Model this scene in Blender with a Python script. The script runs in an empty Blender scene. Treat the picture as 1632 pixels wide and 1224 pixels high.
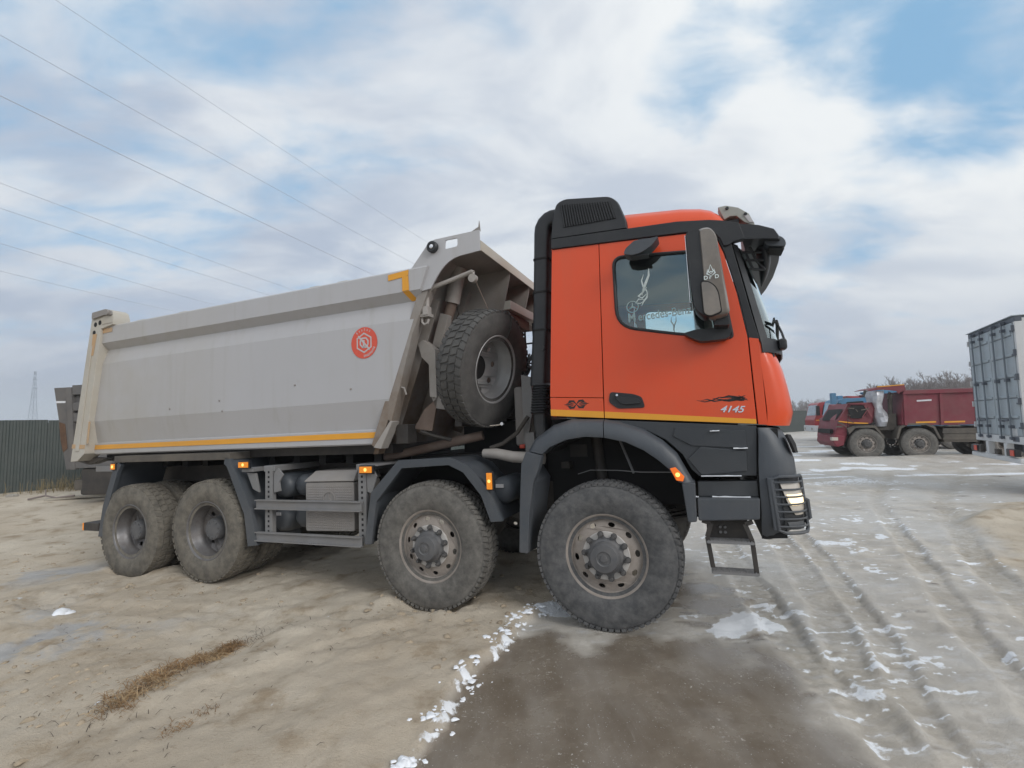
import bpy, bmesh, math, random
import numpy as np
from mathutils import Vector, Matrix, Euler
from mathutils.geometry import tessellate_polygon

S = bpy.context.scene
COL = S.collection
rad = math.radians

# ------------------------------------------------------------------ camera
CAM_H = 1.754
PITCH, ROLL = rad(4.419), rad(-1.1006)
def cam_axes():
    f0, r0, u0 = Vector((0, 1, 0)), Vector((1, 0, 0)), Vector((0, 0, 1))
    f = f0*math.cos(PITCH) + u0*math.sin(PITCH)
    u = u0*math.cos(PITCH) - f0*math.sin(PITCH)
    r = r0*math.cos(ROLL) + u*math.sin(ROLL)
    u2 = u*math.cos(ROLL) - r0*math.sin(ROLL)
    return r, u2, f
cd = bpy.data.cameras.new('camera')
cam = bpy.data.objects.new('camera', cd)
COL.objects.link(cam)
_r, _u, _f = cam_axes()
cam.matrix_world = Matrix(((_r.x, _u.x, -_f.x, 0), (_r.y, _u.y, -_f.y, 0), (_r.z, _u.z, -_f.z, CAM_H), (0, 0, 0, 1)))
cd.sensor_fit = 'HORIZONTAL'; cd.sensor_width = 36.0
cd.lens = 770.05/1632*36
cd.clip_start = 0.05; cd.clip_end = 3000
S.camera = cam

# ------------------------------------------------------------------ light
SUN_AZ, SUN_EL = rad(138), rad(30)      # azimuth from +Y towards +X
SUN_DIR = Vector((math.sin(SUN_AZ)*math.cos(SUN_EL), math.cos(SUN_AZ)*math.cos(SUN_EL), math.sin(SUN_EL)))
sd = bpy.data.lights.new('sun', 'SUN'); sd.energy = 1.15; sd.angle = rad(24); sd.color = (1.0, 0.965, 0.92)
sun = bpy.data.objects.new('sun', sd); COL.objects.link(sun)
sun.rotation_euler = SUN_DIR.to_track_quat('Z', 'Y').to_euler()

W = bpy.data.worlds.new('World'); S.world = W; W.use_nodes = True
def build_world():
    nt = W.node_tree; N = nt.nodes; L = nt.links; N.clear()
    out = N.new('ShaderNodeOutputWorld'); bg = N.new('ShaderNodeBackground')
    bg.inputs['Strength'].default_value = 0.1
    L.new(bg.outputs[0], out.inputs[0])
    sky = N.new('ShaderNodeTexSky'); sky.sky_type = 'NISHITA'; sky.sun_disc = False
    sky.sun_elevation = SUN_EL; sky.sun_rotation = SUN_AZ
    sky.air_density = 1.0; sky.dust_density = 0.6; sky.ozone_density = 1.2
    tc = N.new('ShaderNodeTexCoord')
    def math_(op, a, b=None, c=None, clamp=False):
        n = N.new('ShaderNodeMath'); n.operation = op; n.use_clamp = clamp
        for i, v in enumerate((a, b, c)):
            if v is None: continue
            if isinstance(v, (int, float)): n.inputs[i].default_value = v
            else: L.new(v, n.inputs[i])
        return n.outputs[0]
    def mix(f, a, b):
        n = N.new('ShaderNodeMix'); n.data_type = 'RGBA'
        for k, v in ((0, f), (6, a), (7, b)):
            if isinstance(v, (int, float)): n.inputs[k].default_value = v
            elif isinstance(v, tuple): n.inputs[k].default_value = (*v, 1)
            else: L.new(v, n.inputs[k])
        return n.outputs[2]
    def ss(x, a, b):
        n = N.new('ShaderNodeMapRange'); n.interpolation_type = 'SMOOTHSTEP'
        L.new(x, n.inputs[0]); n.inputs[1].default_value = a; n.inputs[2].default_value = b
        return n.outputs[0]
    sep = N.new('ShaderNodeSeparateXYZ'); L.new(tc.outputs['Generated'], sep.inputs[0])
    zc = math_('MAXIMUM', sep.outputs[2], 0.0)
    den = math_('ADD', zc, 0.27)
    cx = math_('DIVIDE', sep.outputs[0], den); cy = math_('DIVIDE', sep.outputs[1], den)
    cmb = N.new('ShaderNodeCombineXYZ'); L.new(cx, cmb.inputs[0]); L.new(cy, cmb.inputs[1])
    def noise(scale, detail, rough, loc, stretch=(1, 1, 1), dist=0.0):
        m = N.new('ShaderNodeMapping'); L.new(cmb.outputs[0], m.inputs[0])
        m.inputs['Location'].default_value = loc; m.inputs['Scale'].default_value = stretch
        m.inputs['Rotation'].default_value = (0, 0, rad(-28))
        n = N.new('ShaderNodeTexNoise'); L.new(m.outputs[0], n.inputs['Vector'])
        n.inputs['Scale'].default_value = scale; n.inputs['Detail'].default_value = detail
        n.inputs['Roughness'].default_value = rough; n.inputs['Distortion'].default_value = dist
        return n.outputs['Fac']
    big = noise(0.95, 7, 0.50, SKY_OFF, (1.0, 1.6, 1), 0.35)
    mid = noise(3.4, 8, 0.56, (3.1, 7.7, 0), (1.0, 1.7, 1), 0.35)
    cov = math_('ADD', math_('MULTIPLY', big, 0.60), math_('MULTIPLY', mid, 0.40))
    # openings in the cloud deck: broad soft places where the blue shows (direction-space blobs)
    gaps = None
    for (gx, gy, gz, w, s) in SKY_GAPS:
        d = Vector((gx, gy, gz)).normalized()
        vm = N.new('ShaderNodeVectorMath'); vm.operation = 'DOT_PRODUCT'
        L.new(tc.outputs['Generated'], vm.inputs[0]); vm.inputs[1].default_value = d
        g = math_('MULTIPLY', ss(vm.outputs['Value'], math.cos(w), 1.0), s)
        gaps = g if gaps is None else math_('ADD', gaps, g)
    cov = math_('SUBTRACT', math_('ADD', math_('MULTIPLY', math_('SUBTRACT', cov, 0.5), 1.6), 0.725), gaps)
    cloud = ss(cov, 0.36, 0.68)
    cloud = math_('MAXIMUM', cloud, math_('SUBTRACT', 1.0, ss(zc, 0.02, 0.20)))
    # cloud brightness: thin/thick variation plus glow towards the hidden sun
    vm = N.new('ShaderNodeVectorMath'); vm.operation = 'DOT_PRODUCT'
    L.new(tc.outputs['Generated'], vm.inputs[0]); vm.inputs[1].default_value = SUN_DIR
    glow = ss(vm.outputs['Value'], -0.75, 0.55)
    thick = noise(1.7, 7, 0.55, (11.3, 2.2, 0), (1.0, 1.6, 1), 0.4)
    lum = math_('ADD', math_('MULTIPLY', ss(thick, 0.36, 0.62), 0.62), math_('MULTIPLY', glow, 0.62))
    lum = math_('MULTIPLY', lum, ss(zc, -0.12, 0.36), clamp=True)
    cc = mix(lum, (3.3, 3.85, 4.75), (6.4, 6.62, 6.75))
    hor = mix(ss(zc, 0.0, 0.10), (3.85, 4.4, 5.05), cc)
    # clear sky: nishita lifted by thin high veil
    nz = N.new('ShaderNodeMix'); nz.data_type = 'RGBA'; nz.blend_type = 'MULTIPLY'; nz.inputs[0].default_value = 1
    L.new(sky.outputs[0], nz.inputs[6]); nz.inputs[7].default_value = (SKY_K, SKY_K, SKY_K, 1)
    blue = mix(0.80, nz.outputs[2], (1.95, 3.75, 5.6))
    L.new(mix(cloud, blue, hor), bg.inputs['Color'])
SKY_OFF = (0.4, 1.2, 0)
SKY_K = 1.0
# directions of the openings seen over the yard
SKY_GAPS = [(-0.98, 1, 0.80, rad(24), 0.18), (0.40, 1, 0.73, rad(8), 0.27), (0.80, 1, 0.90, rad(10), 0.27),
            (1.06, 1, 0.74, rad(10), 0.26), (-0.15, 1, 0.95, rad(18), 0.09), (0.72, 1, 0.40, rad(6), 0.10)]
build_world()
S.view_settings.view_transform = 'Standard'; S.view_settings.look = 'None'
S.view_settings.exposure = 0.50; S.view_settings.gamma = 1.0
S.view_settings.use_curve_mapping = False
S.cycles.max_bounces = 8; S.cycles.use_denoising = True

# ------------------------------------------------------------------ materials
MATS = {}
def nodes_of(m):
    m.use_nodes = True
    return m.node_tree, m.node_tree.nodes, m.node_tree.links, m.node_tree.nodes['Principled BSDF']
def pm(name, col, rough=0.5, metal=0.0, coat=0.0, var=0.12, vscale=3.0, dirt=None, dirt_amt=0.0, dz=None, bump=0.0, bscale=40.0, emit=None, estr=0.0, spec=0.5, dscale=2.2, dx=None, streak=None):
    """procedural paint/plastic/metal: base colour with tonal variation, patchy dirt film (optionally thicker low down), fine relief"""
    m = bpy.data.materials.new(name); nt, N, L, P = nodes_of(m)
    P.inputs['Metallic'].default_value = metal
    P.inputs['Specular IOR Level'].default_value = spec
    P.inputs['Coat Weight'].default_value = coat; P.inputs['Coat Roughness'].default_value = 0.12
    tc = N.new('ShaderNodeTexCoord')
    n1 = N.new('ShaderNodeTexNoise'); n1.inputs['Scale'].default_value = vscale; n1.inputs['Detail'].default_value = 6; n1.inputs['Roughness'].default_value = 0.6
    L.new(tc.outputs['Object'], n1.inputs['Vector'])
    mr = N.new('ShaderNodeMapRange'); L.new(n1.outputs['Fac'], mr.inputs[0])
    mr.inputs[1].default_value = 0.25; mr.inputs[2].default_value = 0.75
    mr.inputs[3].default_value = 1-var; mr.inputs[4].default_value = 1+var
    mul = N.new('ShaderNodeMix'); mul.data_type = 'RGBA'; mul.blend_type = 'MULTIPLY'; mul.inputs[0].default_value = 1
    mul.inputs[6].default_value = (*col, 1); L.new(mr.outputs[0], mul.inputs[7])
    base = mul.outputs[2]; rsock = None
    if dirt is not None:
        n2 = N.new('ShaderNodeTexNoise'); n2.inputs['Scale'].default_value = dscale; n2.inputs['Detail'].default_value = 9; n2.inputs['Roughness'].default_value = 0.68
        L.new(tc.outputs['Object'], n2.inputs['Vector'])
        m2 = N.new('ShaderNodeMapRange'); L.new(n2.outputs['Fac'], m2.inputs[0])
        m2.inputs[1].default_value = 0.38; m2.inputs[2].default_value = 0.66; m2.inputs[3].default_value = 0.34; m2.inputs[4].default_value = 1.0
        fac = m2.outputs[0]
        for ax, rng in ((2, dz), (0, dx)):
            if rng:
                sp = N.new('ShaderNodeSeparateXYZ'); L.new(tc.outputs['Object'], sp.inputs[0])
                m3 = N.new('ShaderNodeMapRange'); m3.interpolation_type = 'SMOOTHSTEP'; L.new(sp.outputs[ax], m3.inputs[0])
                m3.inputs[1].default_value = rng[0]; m3.inputs[2].default_value = rng[1]; m3.inputs[3].default_value = 1.0; m3.inputs[4].default_value = rng[2] if len(rng) > 2 else 0.12
                q = N.new('ShaderNodeMath'); q.operation = 'MULTIPLY'; L.new(fac, q.inputs[0]); L.new(m3.outputs[0], q.inputs[1]); fac = q.outputs[0]
        q = N.new('ShaderNodeMath'); q.operation = 'MULTIPLY'; q.use_clamp = True; L.new(fac, q.inputs[0]); q.inputs[1].default_value = dirt_amt
        mx = N.new('ShaderNodeMix'); mx.data_type = 'RGBA'; L.new(q.outputs[0], mx.inputs[0]); L.new(base, mx.inputs[6]); mx.inputs[7].default_value = (*dirt, 1)
        base = mx.outputs[2]
        rr = N.new('ShaderNodeMapRange'); L.new(q.outputs[0], rr.inputs[0]); rr.inputs[3].default_value = rough; rr.inputs[4].default_value = max(rough, 0.85)
        rsock = rr.outputs[0]
    if streak:
        mp = N.new('ShaderNodeMapping'); mp.inputs['Scale'].default_value = (7, 7, 0.45); L.new(tc.outputs['Object'], mp.inputs[0])
        n4 = N.new('ShaderNodeTexNoise'); n4.inputs['Scale'].default_value = 1.0; n4.inputs['Detail'].default_value = 7; n4.inputs['Roughness'].default_value = 0.62; L.new(mp.outputs[0], n4.inputs['Vector'])
        m4 = N.new('ShaderNodeMapRange'); m4.interpolation_type = 'SMOOTHSTEP'; L.new(n4.outputs['Fac'], m4.inputs[0]); m4.inputs[1].default_value = 0.50; m4.inputs[2].default_value = 0.78; m4.inputs[4].default_value = streak[1]
        n5 = N.new('ShaderNodeTexNoise'); n5.inputs['Scale'].default_value = 5.0; n5.inputs['Detail'].default_value = 10; n5.inputs['Roughness'].default_value = 0.75; L.new(tc.outputs['Object'], n5.inputs['Vector'])
        m5 = N.new('ShaderNodeMapRange'); m5.interpolation_type = 'SMOOTHSTEP'; L.new(n5.outputs['Fac'], m5.inputs[0]); m5.inputs[1].default_value = 0.60; m5.inputs[2].default_value = 0.72; m5.inputs[4].default_value = streak[1]*0.9
        ad = N.new('ShaderNodeMath'); ad.operation = 'MAXIMUM'; L.new(m4.outputs[0], ad.inputs[0]); L.new(m5.outputs[0], ad.inputs[1])
        mx2 = N.new('ShaderNodeMix'); mx2.data_type = 'RGBA'; L.new(ad.outputs[0], mx2.inputs[0]); L.new(base, mx2.inputs[6]); mx2.inputs[7].default_value = (*streak[0], 1); base = mx2.outputs[2]
    L.new(base, P.inputs['Base Color'])
    if rsock is None:
        rr = N.new('ShaderNodeMapRange'); L.new(n1.outputs['Fac'], rr.inputs[0]); rr.inputs[3].default_value = max(0, rough-0.07); rr.inputs[4].default_value = min(1, rough+0.07); rsock = rr.outputs[0]
    L.new(rsock, P.inputs['Roughness'])
    if bump > 0:
        n3 = N.new('ShaderNodeTexNoise'); n3.inputs['Scale'].default_value = bscale; n3.inputs['Detail'].default_value = 5
        L.new(tc.outputs['Object'], n3.inputs['Vector'])
        b = N.new('ShaderNodeBump'); b.inputs['Strength'].default_value = bump; b.inputs['Distance'].default_value = 0.01
        L.new(n3.outputs['Fac'], b.inputs['Height']); L.new(b.outputs[0], P.inputs['Normal'])
    if emit:
        P.inputs['Emission Color'].default_value = (*emit, 1); P.inputs['Emission Strength'].default_value = estr
    MATS[name] = m
    return m
DUST = (0.30, 0.255, 0.20)
MUD = (0.23, 0.185, 0.14)
def glass(name, tint, rough=0.02, mixf=0.5):
    """thin tinted pane: part transparent, part mirror by fresnel"""
    m = bpy.data.materials.new(name); nt, N, L, P = nodes_of(m); N.remove(P)
    out = [n for n in N if n.type == 'OUTPUT_MATERIAL'][0]
    tr = N.new('ShaderNodeBsdfTransparent'); tr.inputs[0].default_value = (*tint, 1)
    gl = N.new('ShaderNodeBsdfGlossy'); gl.inputs['Roughness'].default_value = rough; gl.inputs[0].default_value = (0.85, 0.95, 0.97, 1)
    fr = N.new('ShaderNodeFresnel'); fr.inputs[0].default_value = 1.5
    mu = N.new('ShaderNodeMath'); mu.operation = 'MULTIPLY_ADD'; L.new(fr.outputs[0], mu.inputs[0]); mu.inputs[1].default_value = 1.6; mu.inputs[2].default_value = mixf; mu.use_clamp = True
    mx = N.new('ShaderNodeMixShader'); L.new(mu.outputs[0], mx.inputs[0]); L.new(tr.outputs[0], mx.inputs[1]); L.new(gl.outputs[0], mx.inputs[2])
    L.new(mx.outputs[0], out.inputs[0]); MATS[name] = m; return m

pm('orange_paint', (0.68, 0.064, 0.009), 0.30, spec=0.35, coat=0.4, var=0.04, vscale=1.2, dirt=(0.42, 0.14, 0.075), dirt_amt=0.25, dz=(1.6, 2.5, 0.35), bump=0.035, bscale=3, streak=((0.40, 0.12, 0.06), 0.16))
pm('grey_plastic', (0.046, 0.056, 0.070), 0.45, var=0.12, dirt=(0.19, 0.18, 0.17), dirt_amt=0.34, bump=0.15, bscale=120, dz=(0.4, 1.5, 0.35), streak=((0.16, 0.155, 0.15), 0.3))
pm('charcoal_plastic', (0.026, 0.032, 0.040), 0.42, var=0.12, dirt=(0.15, 0.145, 0.14), dirt_amt=0.32, dz=(0.7, 1.8, 0.3), bump=0.12, bscale=110)
pm('black_plastic', (0.010, 0.012, 0.016), 0.36, spec=0.4, var=0.15, dirt=(0.10, 0.10, 0.10), dirt_amt=0.22, bump=0.12, bscale=110)
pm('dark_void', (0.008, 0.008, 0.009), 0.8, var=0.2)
pm('chassis_black', (0.014, 0.014, 0.016), 0.6, var=0.25, dirt=(0.13, 0.11, 0.09), dirt_amt=0.45, bump=0.3, bscale=30)
pm('dump_paint', (0.42, 0.42, 0.44), 0.42, coat=0.15, var=0.04, vscale=0.7, dirt=(0.37, 0.335, 0.27), dirt_amt=0.62, dx=(-7.0, -3.6, 0.10), dscale=0.9, bump=0.06, bscale=3, streak=((0.30, 0.275, 0.235), 0.34))
pm('dump_post', (0.46, 0.45, 0.42), 0.5, var=0.06, dirt=(0.42, 0.36, 0.27), dirt_amt=0.6, dscale=1.6, bump=0.06, bscale=12)
pm('dump_inner', (0.30, 0.29, 0.28), 0.6, var=0.15, dirt=(0.15, 0.095, 0.055), dirt_amt=1.0, dz=(1.6, 3.2, 0.35), dscale=1.8, bump=0.1, bscale=10)
pm('yellow_tape', (0.72, 0.33, 0.025), 0.45, var=0.06, dirt=(0.45, 0.27, 0.12), dirt_amt=0.35, dx=(-7, -3, 0.1))
pm('yellow_tape_worn', (0.50, 0.27, 0.10), 0.6, var=0.15, dirt=(0.42, 0.37, 0.29), dirt_amt=0.6)
pm('red_print', (0.62, 0.085, 0.05), 0.5, var=0.05)
pm('white_print', (0.46, 0.45, 0.46), 0.5, var=0.04)
pm('black_print', (0.02, 0.015, 0.015), 0.5, var=0.05)
pm('chrome', (0.75, 0.75, 0.77), 0.2, metal=1.0, var=0.05)
pm('tyre_front', (0.030, 0.033, 0.038), 0.72, var=0.3, vscale=6, dirt=(0.16, 0.157, 0.155), dirt_amt=0.72, dscale=13, bump=0.35, bscale=35)
pm('tyre_dusty', (0.055, 0.053, 0.05), 0.85, var=0.2, vscale=5, dirt=(0.195, 0.184, 0.168), dirt_amt=0.78, dscale=12, bump=0.35, bscale=35)
pm('tyre_muddy', (0.06, 0.057, 0.052), 0.85, var=0.2, vscale=4, dirt=(0.20, 0.18, 0.148), dirt_amt=0.9, dscale=11, bump=0.6, bscale=25)
pm('tyre_clean', (0.034, 0.034, 0.036), 0.7, var=0.2, vscale=5, dirt=(0.15, 0.145, 0.135), dirt_amt=0.5, dscale=5, bump=0.3, bscale=35)
pm('rim_beige', (0.34, 0.305, 0.278), 0.6, var=0.14, vscale=6, dirt=(0.16, 0.13, 0.105), dirt_amt=0.6, dscale=7, bump=0.1, bscale=30)
pm('rim_plate', (0.46, 0.44, 0.42), 0.5, var=0.15, vscale=9)
pm('rim_silver', (0.44, 0.45, 0.46), 0.38, metal=0.4, var=0.1, vscale=6, dirt=(0.17, 0.15, 0.13), dirt_amt=0.35)
pm('rim_dark', (0.24, 0.245, 0.26), 0.30, metal=0.6, var=0.2, vscale=7, dirt=(0.12, 0.10, 0.085), dirt_amt=0.75, dscale=4)
pm('hub_grey', (0.085, 0.09, 0.10), 0.5, var=0.2, vscale=9, dirt=(0.17, 0.155, 0.14), dirt_amt=0.4, dscale=8)
pm('bolt_grey', (0.10, 0.098, 0.098), 0.5, metal=0.3, var=0.2, vscale=20)
pm('galv_grey', (0.20, 0.205, 0.22), 0.5, metal=0.15, var=0.12, vscale=6, dirt=(0.22, 0.20, 0.17), dirt_amt=0.45, bump=0.08)
pm('light_steel', (0.40, 0.385, 0.375), 0.5, metal=0.1, var=0.12, vscale=4, dirt=(0.22, 0.18, 0.14), dirt_amt=0.5)
pm('rust', (0.10, 0.055, 0.032), 0.8, var=0.3, vscale=8, bump=0.3)
pm('old_pipe', (0.20, 0.155, 0.13), 0.7, var=0.25, vscale=5, dirt=(0.12, 0.07, 0.05), dirt_amt=0.6)
pm('box_grey', (0.23, 0.22, 0.22), 0.65, var=0.1, vscale=6, dirt=(0.28, 0.25, 0.21), dirt_amt=0.5, bump=0.1)
pm('arch_amber', (0.75, 0.14, 0.02), 0.25, var=0.1, emit=(1.0, 0.22, 0.02), estr=0.25)
pm('amber_lamp', (0.80, 0.25, 0.02), 0.25, var=0.1, emit=(1.0, 0.36, 0.03), estr=0.15)
pm('amber_glow', (0.9, 0.5, 0.1), 0.3, var=0.05, emit=(1.0, 0.55, 0.14), estr=1.1)
pm('lens_clear', (0.55, 0.50, 0.44), 0.15, var=0.1, coat=1.0)
pm('lamp_on', (0.9, 0.8, 0.6), 0.3, var=0.05, emit=(1.0, 0.76, 0.42), estr=0.9)
pm('mirror_shell', (0.11, 0.103, 0.098), 0.35, var=0.08, vscale=9, dirt=(0.30, 0.26, 0.22), dirt_amt=0.55, dscale=6, coat=0.4)
pm('seat_cloth', (0.03, 0.03, 0.035), 0.9, var=0.2)
pm('visor_shell', (0.33, 0.345, 0.32), 0.4, var=0.08, dirt=(0.24, 0.22, 0.19), dirt_amt=0.35)
pm('maroon_paint', (0.165, 0.008, 0.028), 0.6, coat=0.05, var=0.2, vscale=1.5, dirt=(0.20, 0.13, 0.11), dirt_amt=0.35)
pm('red_paint', (0.34, 0.012, 0.025), 0.4, coat=0.2, var=0.12, dirt=(0.2, 0.15, 0.13), dirt_amt=0.3)
pm('blue_paint', (0.05, 0.22, 0.40), 0.45, var=0.2, dirt=(0.16, 0.16, 0.16), dirt_amt=0.4)
pm('wrap_silver', (0.42, 0.43, 0.46), 0.35, metal=0.3, var=0.3, vscale=7, bump=0.8, bscale=9)
pm('truck_dark', (0.05, 0.047, 0.045), 0.8, var=0.3, dirt=(0.18, 0.155, 0.125), dirt_amt=0.6)
pm('van_white', (0.62, 0.63, 0.66), 0.4, var=0.06)
pm('container_shade_grey', (0.35, 0.415, 0.465), 0.5, var=0.08, vscale=2.5, dirt=(0.30, 0.29, 0.27), dirt_amt=0.35, dscale=3, bump=0.06)  # door tone has the bluish shade of that face put into it
pm('container_white', (0.62, 0.64, 0.66), 0.5, var=0.06, dirt=(0.35, 0.33, 0.3), dirt_amt=0.25)
pm('container_bar', (0.17, 0.20, 0.23), 0.55, var=0.15)
pm('container_trim', (0.085, 0.10, 0.125), 0.55, var=0.15)
pm('fence_green', (0.036, 0.050, 0.048), 0.5, var=0.10, vscale=0.6, dirt=(0.12, 0.12, 0.11), dirt_amt=0.3)
pm('tipper_grey', (0.085, 0.09, 0.10), 0.6, var=0.2, dirt=(0.17, 0.145, 0.12), dirt_amt=0.6, dscale=1.5)
pm('concrete', (0.33, 0.31, 0.28), 0.9, var=0.15, bump=0.3)
pm('old_wood', (0.36, 0.33, 0.28), 0.85, var=0.2, bump=0.3)
pm('steel_far', (0.28, 0.33, 0.39), 0.6, var=0.1)
pm('wire_grey', (0.42, 0.45, 0.50), 0.6, var=0.1)
pm('bark', (0.205, 0.172, 0.16), 0.9, var=0.25, vscale=0.3)
pm('straw_pale', (0.36, 0.26, 0.15), 0.9, var=0.4, vscale=9)
pm('dry_straw', (0.22, 0.135, 0.065), 0.9, var=0.45, vscale=9)
pm('dry_weed', (0.20, 0.16, 0.09), 0.9, var=0.4, vscale=7)
pm('twig_dark', (0.05, 0.04, 0.033), 0.9, var=0.3)
pm('clod', (0.33, 0.272, 0.20), 0.95, var=0.35, vscale=2.0, bump=0.4, bscale=60)
pm('snow', (0.80, 0.83, 0.88), 0.6, var=0.06, bump=0.5, bscale=30)
glass('side_glass', (0.90, 0.97, 0.97), 0.02, 0.02)
glass('windscreen_glass', (0.70, 0.82, 0.80), 0.02, 0.12)
pm('sticker_white', (0.62, 0.70, 0.70), 0.5, var=0.05)
pm('sticker_grey', (0.33, 0.42, 0.43), 0.5, var=0.05)

def haze_material():
    m = bpy.data.materials.new('haze'); nt, N, L, P = nodes_of(m); N.remove(P)
    out = [n for n in N if n.type == 'OUTPUT_MATERIAL'][0]; v = N.new('ShaderNodeVolumePrincipled')
    v.inputs['Color'].default_value = (0.92, 0.94, 0.97, 1); v.inputs['Density'].default_value = 0.0012; v.inputs['Anisotropy'].default_value = 0.2
    L.new(v.outputs[0], out.inputs['Volume']); MATS['haze'] = m
haze_material()
# ------------------------------------------------------------------ mesh helpers
class MB:
    def __init__(s): s.v = []; s.f = []
    def add(s, vs, fs):
        o = len(s.v); s.v += [tuple(p) for p in vs]; s.f += [tuple(i+o for i in f) for f in fs]; return s
    def box(s, x0, x1, y0, y1, z0, z1):
        return s.add([(x0, y0, z0), (x1, y0, z0), (x1, y1, z0), (x0, y1, z0), (x0, y0, z1), (x1, y0, z1), (x1, y1, z1), (x0, y1, z1)],
                     [(3, 2, 1, 0), (4, 5, 6, 7), (0, 1, 5, 4), (1, 2, 6, 5), (2, 3, 7, 6), (3, 0, 4, 7)])
    def prism(s, poly, a, b, axis='Y', holes=()):
        """closed outline (two coordinates) pushed along an axis from a to b; holes allowed"""
        def P(p, t):
            if axis == 'Y': return (p[0], t, p[1])
            if axis == 'X': return (t, p[0], p[1])
            return (p[0], p[1], t)
        loops = [list(poly)] + [list(h) for h in holes]
        flat = [p for l in loops for p in l]; n = len(flat)
        if holes or len(poly) > 4:
            tris = tessellate_polygon([[Vector((p[0], p[1], 0)) for p in l] for l in loops])
        else:
            tris = [tuple(range(len(poly)))]
        vs = [P(p, a) for p in flat] + [P(p, b) for p in flat]
        fs = [tuple(t) for t in tris] + [tuple(i+n for i in reversed(t)) for t in tris]
        o = 0
        for l in loops:
            k = len(l)
            for i in range(k):
                j = (i+1) % k
                fs.append((o+i, o+i+n, o+j+n, o+j))
            o += k
        return s.add(vs, fs)
    def tube(s, pts, r, n=8, caps=True, closed=False):
        pts = [Vector(p) for p in pts]; m = len(pts); rs = r if isinstance(r, (list, tuple)) else [r]*m
        vs = []; fs = []; prev = None
        for i, p in enumerate(pts):
            if closed: t = (pts[(i+1) % m]-pts[i-1]).normalized()
            else: t = (pts[min(i+1, m-1)]-pts[max(i-1, 0)]).normalized()
            if prev is None:
                a = t.orthogonal().normalized()
            else:
                a = (prev - t*prev.dot(t))
                a = a.normalized() if a.length > 1e-6 else t.orthogonal().normalized()
            prev = a; b = t.cross(a)
            for k in range(n):
                an = 2*math.pi*k/n
                vs.append(p + (a*math.cos(an)+b*math.sin(an))*rs[i])
        for i in range(m if closed else m-1):
            i2 = (i+1) % m
            for k in range(n):
                k2 = (k+1) % n
                fs.append((i*n+k, i*n+k2, i2*n+k2, i2*n+k))
        if caps and not closed:
            fs.append(tuple(reversed(range(n)))); fs.append(tuple((m-1)*n+k for k in range(n)))
        return s.add(vs, fs)
    def beam(s, p, q, w, h, up=(0, 0, 1)):
        p = Vector(p); q = Vector(q); t = (q-p).normalized(); u = Vector(up)
        a = t.cross(u)
        a = a.normalized() if a.length > 1e-5 else t.orthogonal().normalized()
        b = a.cross(t)
        vs = []
        for c in (p, q):
            for sa, sb in ((-1, -1), (1, -1), (1, 1), (-1, 1)): vs.append(c+a*sa*w/2+b*sb*h/2)
        return s.add(vs, [(0, 1, 2, 3), (7, 6, 5, 4), (0, 4, 5, 1), (1, 5, 6, 2), (2, 6, 7, 3), (3, 7, 4, 0)])
    def lathe(s, prof, n=32, c=(0, 0, 0), axis='Y', cap0=False, cap1=False):
        """profile of (radius, along-axis) turned round an axis"""
        vs = []; fs = []; m = len(prof)
        for (r, t) in prof:
            for k in range(n):
                a = 2*math.pi*k/n; u, v = r*math.cos(a), r*math.sin(a)
                if axis == 'Y': p = (u, t, v)
                elif axis == 'X': p = (t, u, v)
                else: p = (u, v, t)
                vs.append((p[0]+c[0], p[1]+c[1], p[2]+c[2]))
        for i in range(m-1):
            for k in range(n):
                k2 = (k+1) % n
                fs.append((i*n+k, (i+1)*n+k, (i+1)*n+k2, i*n+k2))
        if cap0: fs.append(tuple(range(n)))
        if cap1: fs.append(tuple(reversed([(m-1)*n+k for k in range(n)])))
        return s.add(vs, fs)
    def loft(s, loops, closed=True, cap0=False, cap1=False):
        n = len(loops[0]); vs = [p for l in loops for p in l]; fs = []
        for i in range(len(loops)-1):
            for k in range(n if closed else n-1):
                k2 = (k+1) % n
                fs.append((i*n+k, i*n+k2, (i+1)*n+k2, (i+1)*n+k))
        if cap0: fs.append(tuple(reversed(range(n))))
        if cap1: fs.append(tuple((len(loops)-1)*n+k for k in range(n)))
        return s.add(vs, fs)
    def shell(s, loops, thick, closed=False):
        """open sheet through rows of points, given thickness along its normals"""
        R = len(loops); n = len(loops[0]); P = np.array(loops, float)
        du = np.gradient(P, axis=1); dv = np.gradient(P, axis=0)
        nn = np.cross(du, dv); nn /= (np.linalg.norm(nn, axis=2, keepdims=True)+1e-9)
        Q = P + nn*thick
        vs = [tuple(p) for p in P.reshape(-1, 3)] + [tuple(p) for p in Q.reshape(-1, 3)]; o = R*n; fs = []
        for i in range(R-1):
            for k in range(n-1):
                a, b, c, d = i*n+k, i*n+k+1, (i+1)*n+k+1, (i+1)*n+k
                fs.append((a, b, c, d)); fs.append((d+o, c+o, b+o, a+o))
        for i in range(R-1):
            fs.append((i*n, (i+1)*n, (i+1)*n+o, i*n+o)); k = n-1
            fs.append((i*n+k+o, (i+1)*n+k+o, (i+1)*n+k, i*n+k))
        for k in range(n-1):
            fs.append((k+1, k, k+o, k+1+o)); i = (R-1)*n
            fs.append((i+k, i+k+1, i+k+1+o, i+k+o))
        return s.add(vs, fs)
    def xf(s, M):
        s.v = [tuple(M @ Vector(p)) for p in s.v]; return s
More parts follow.
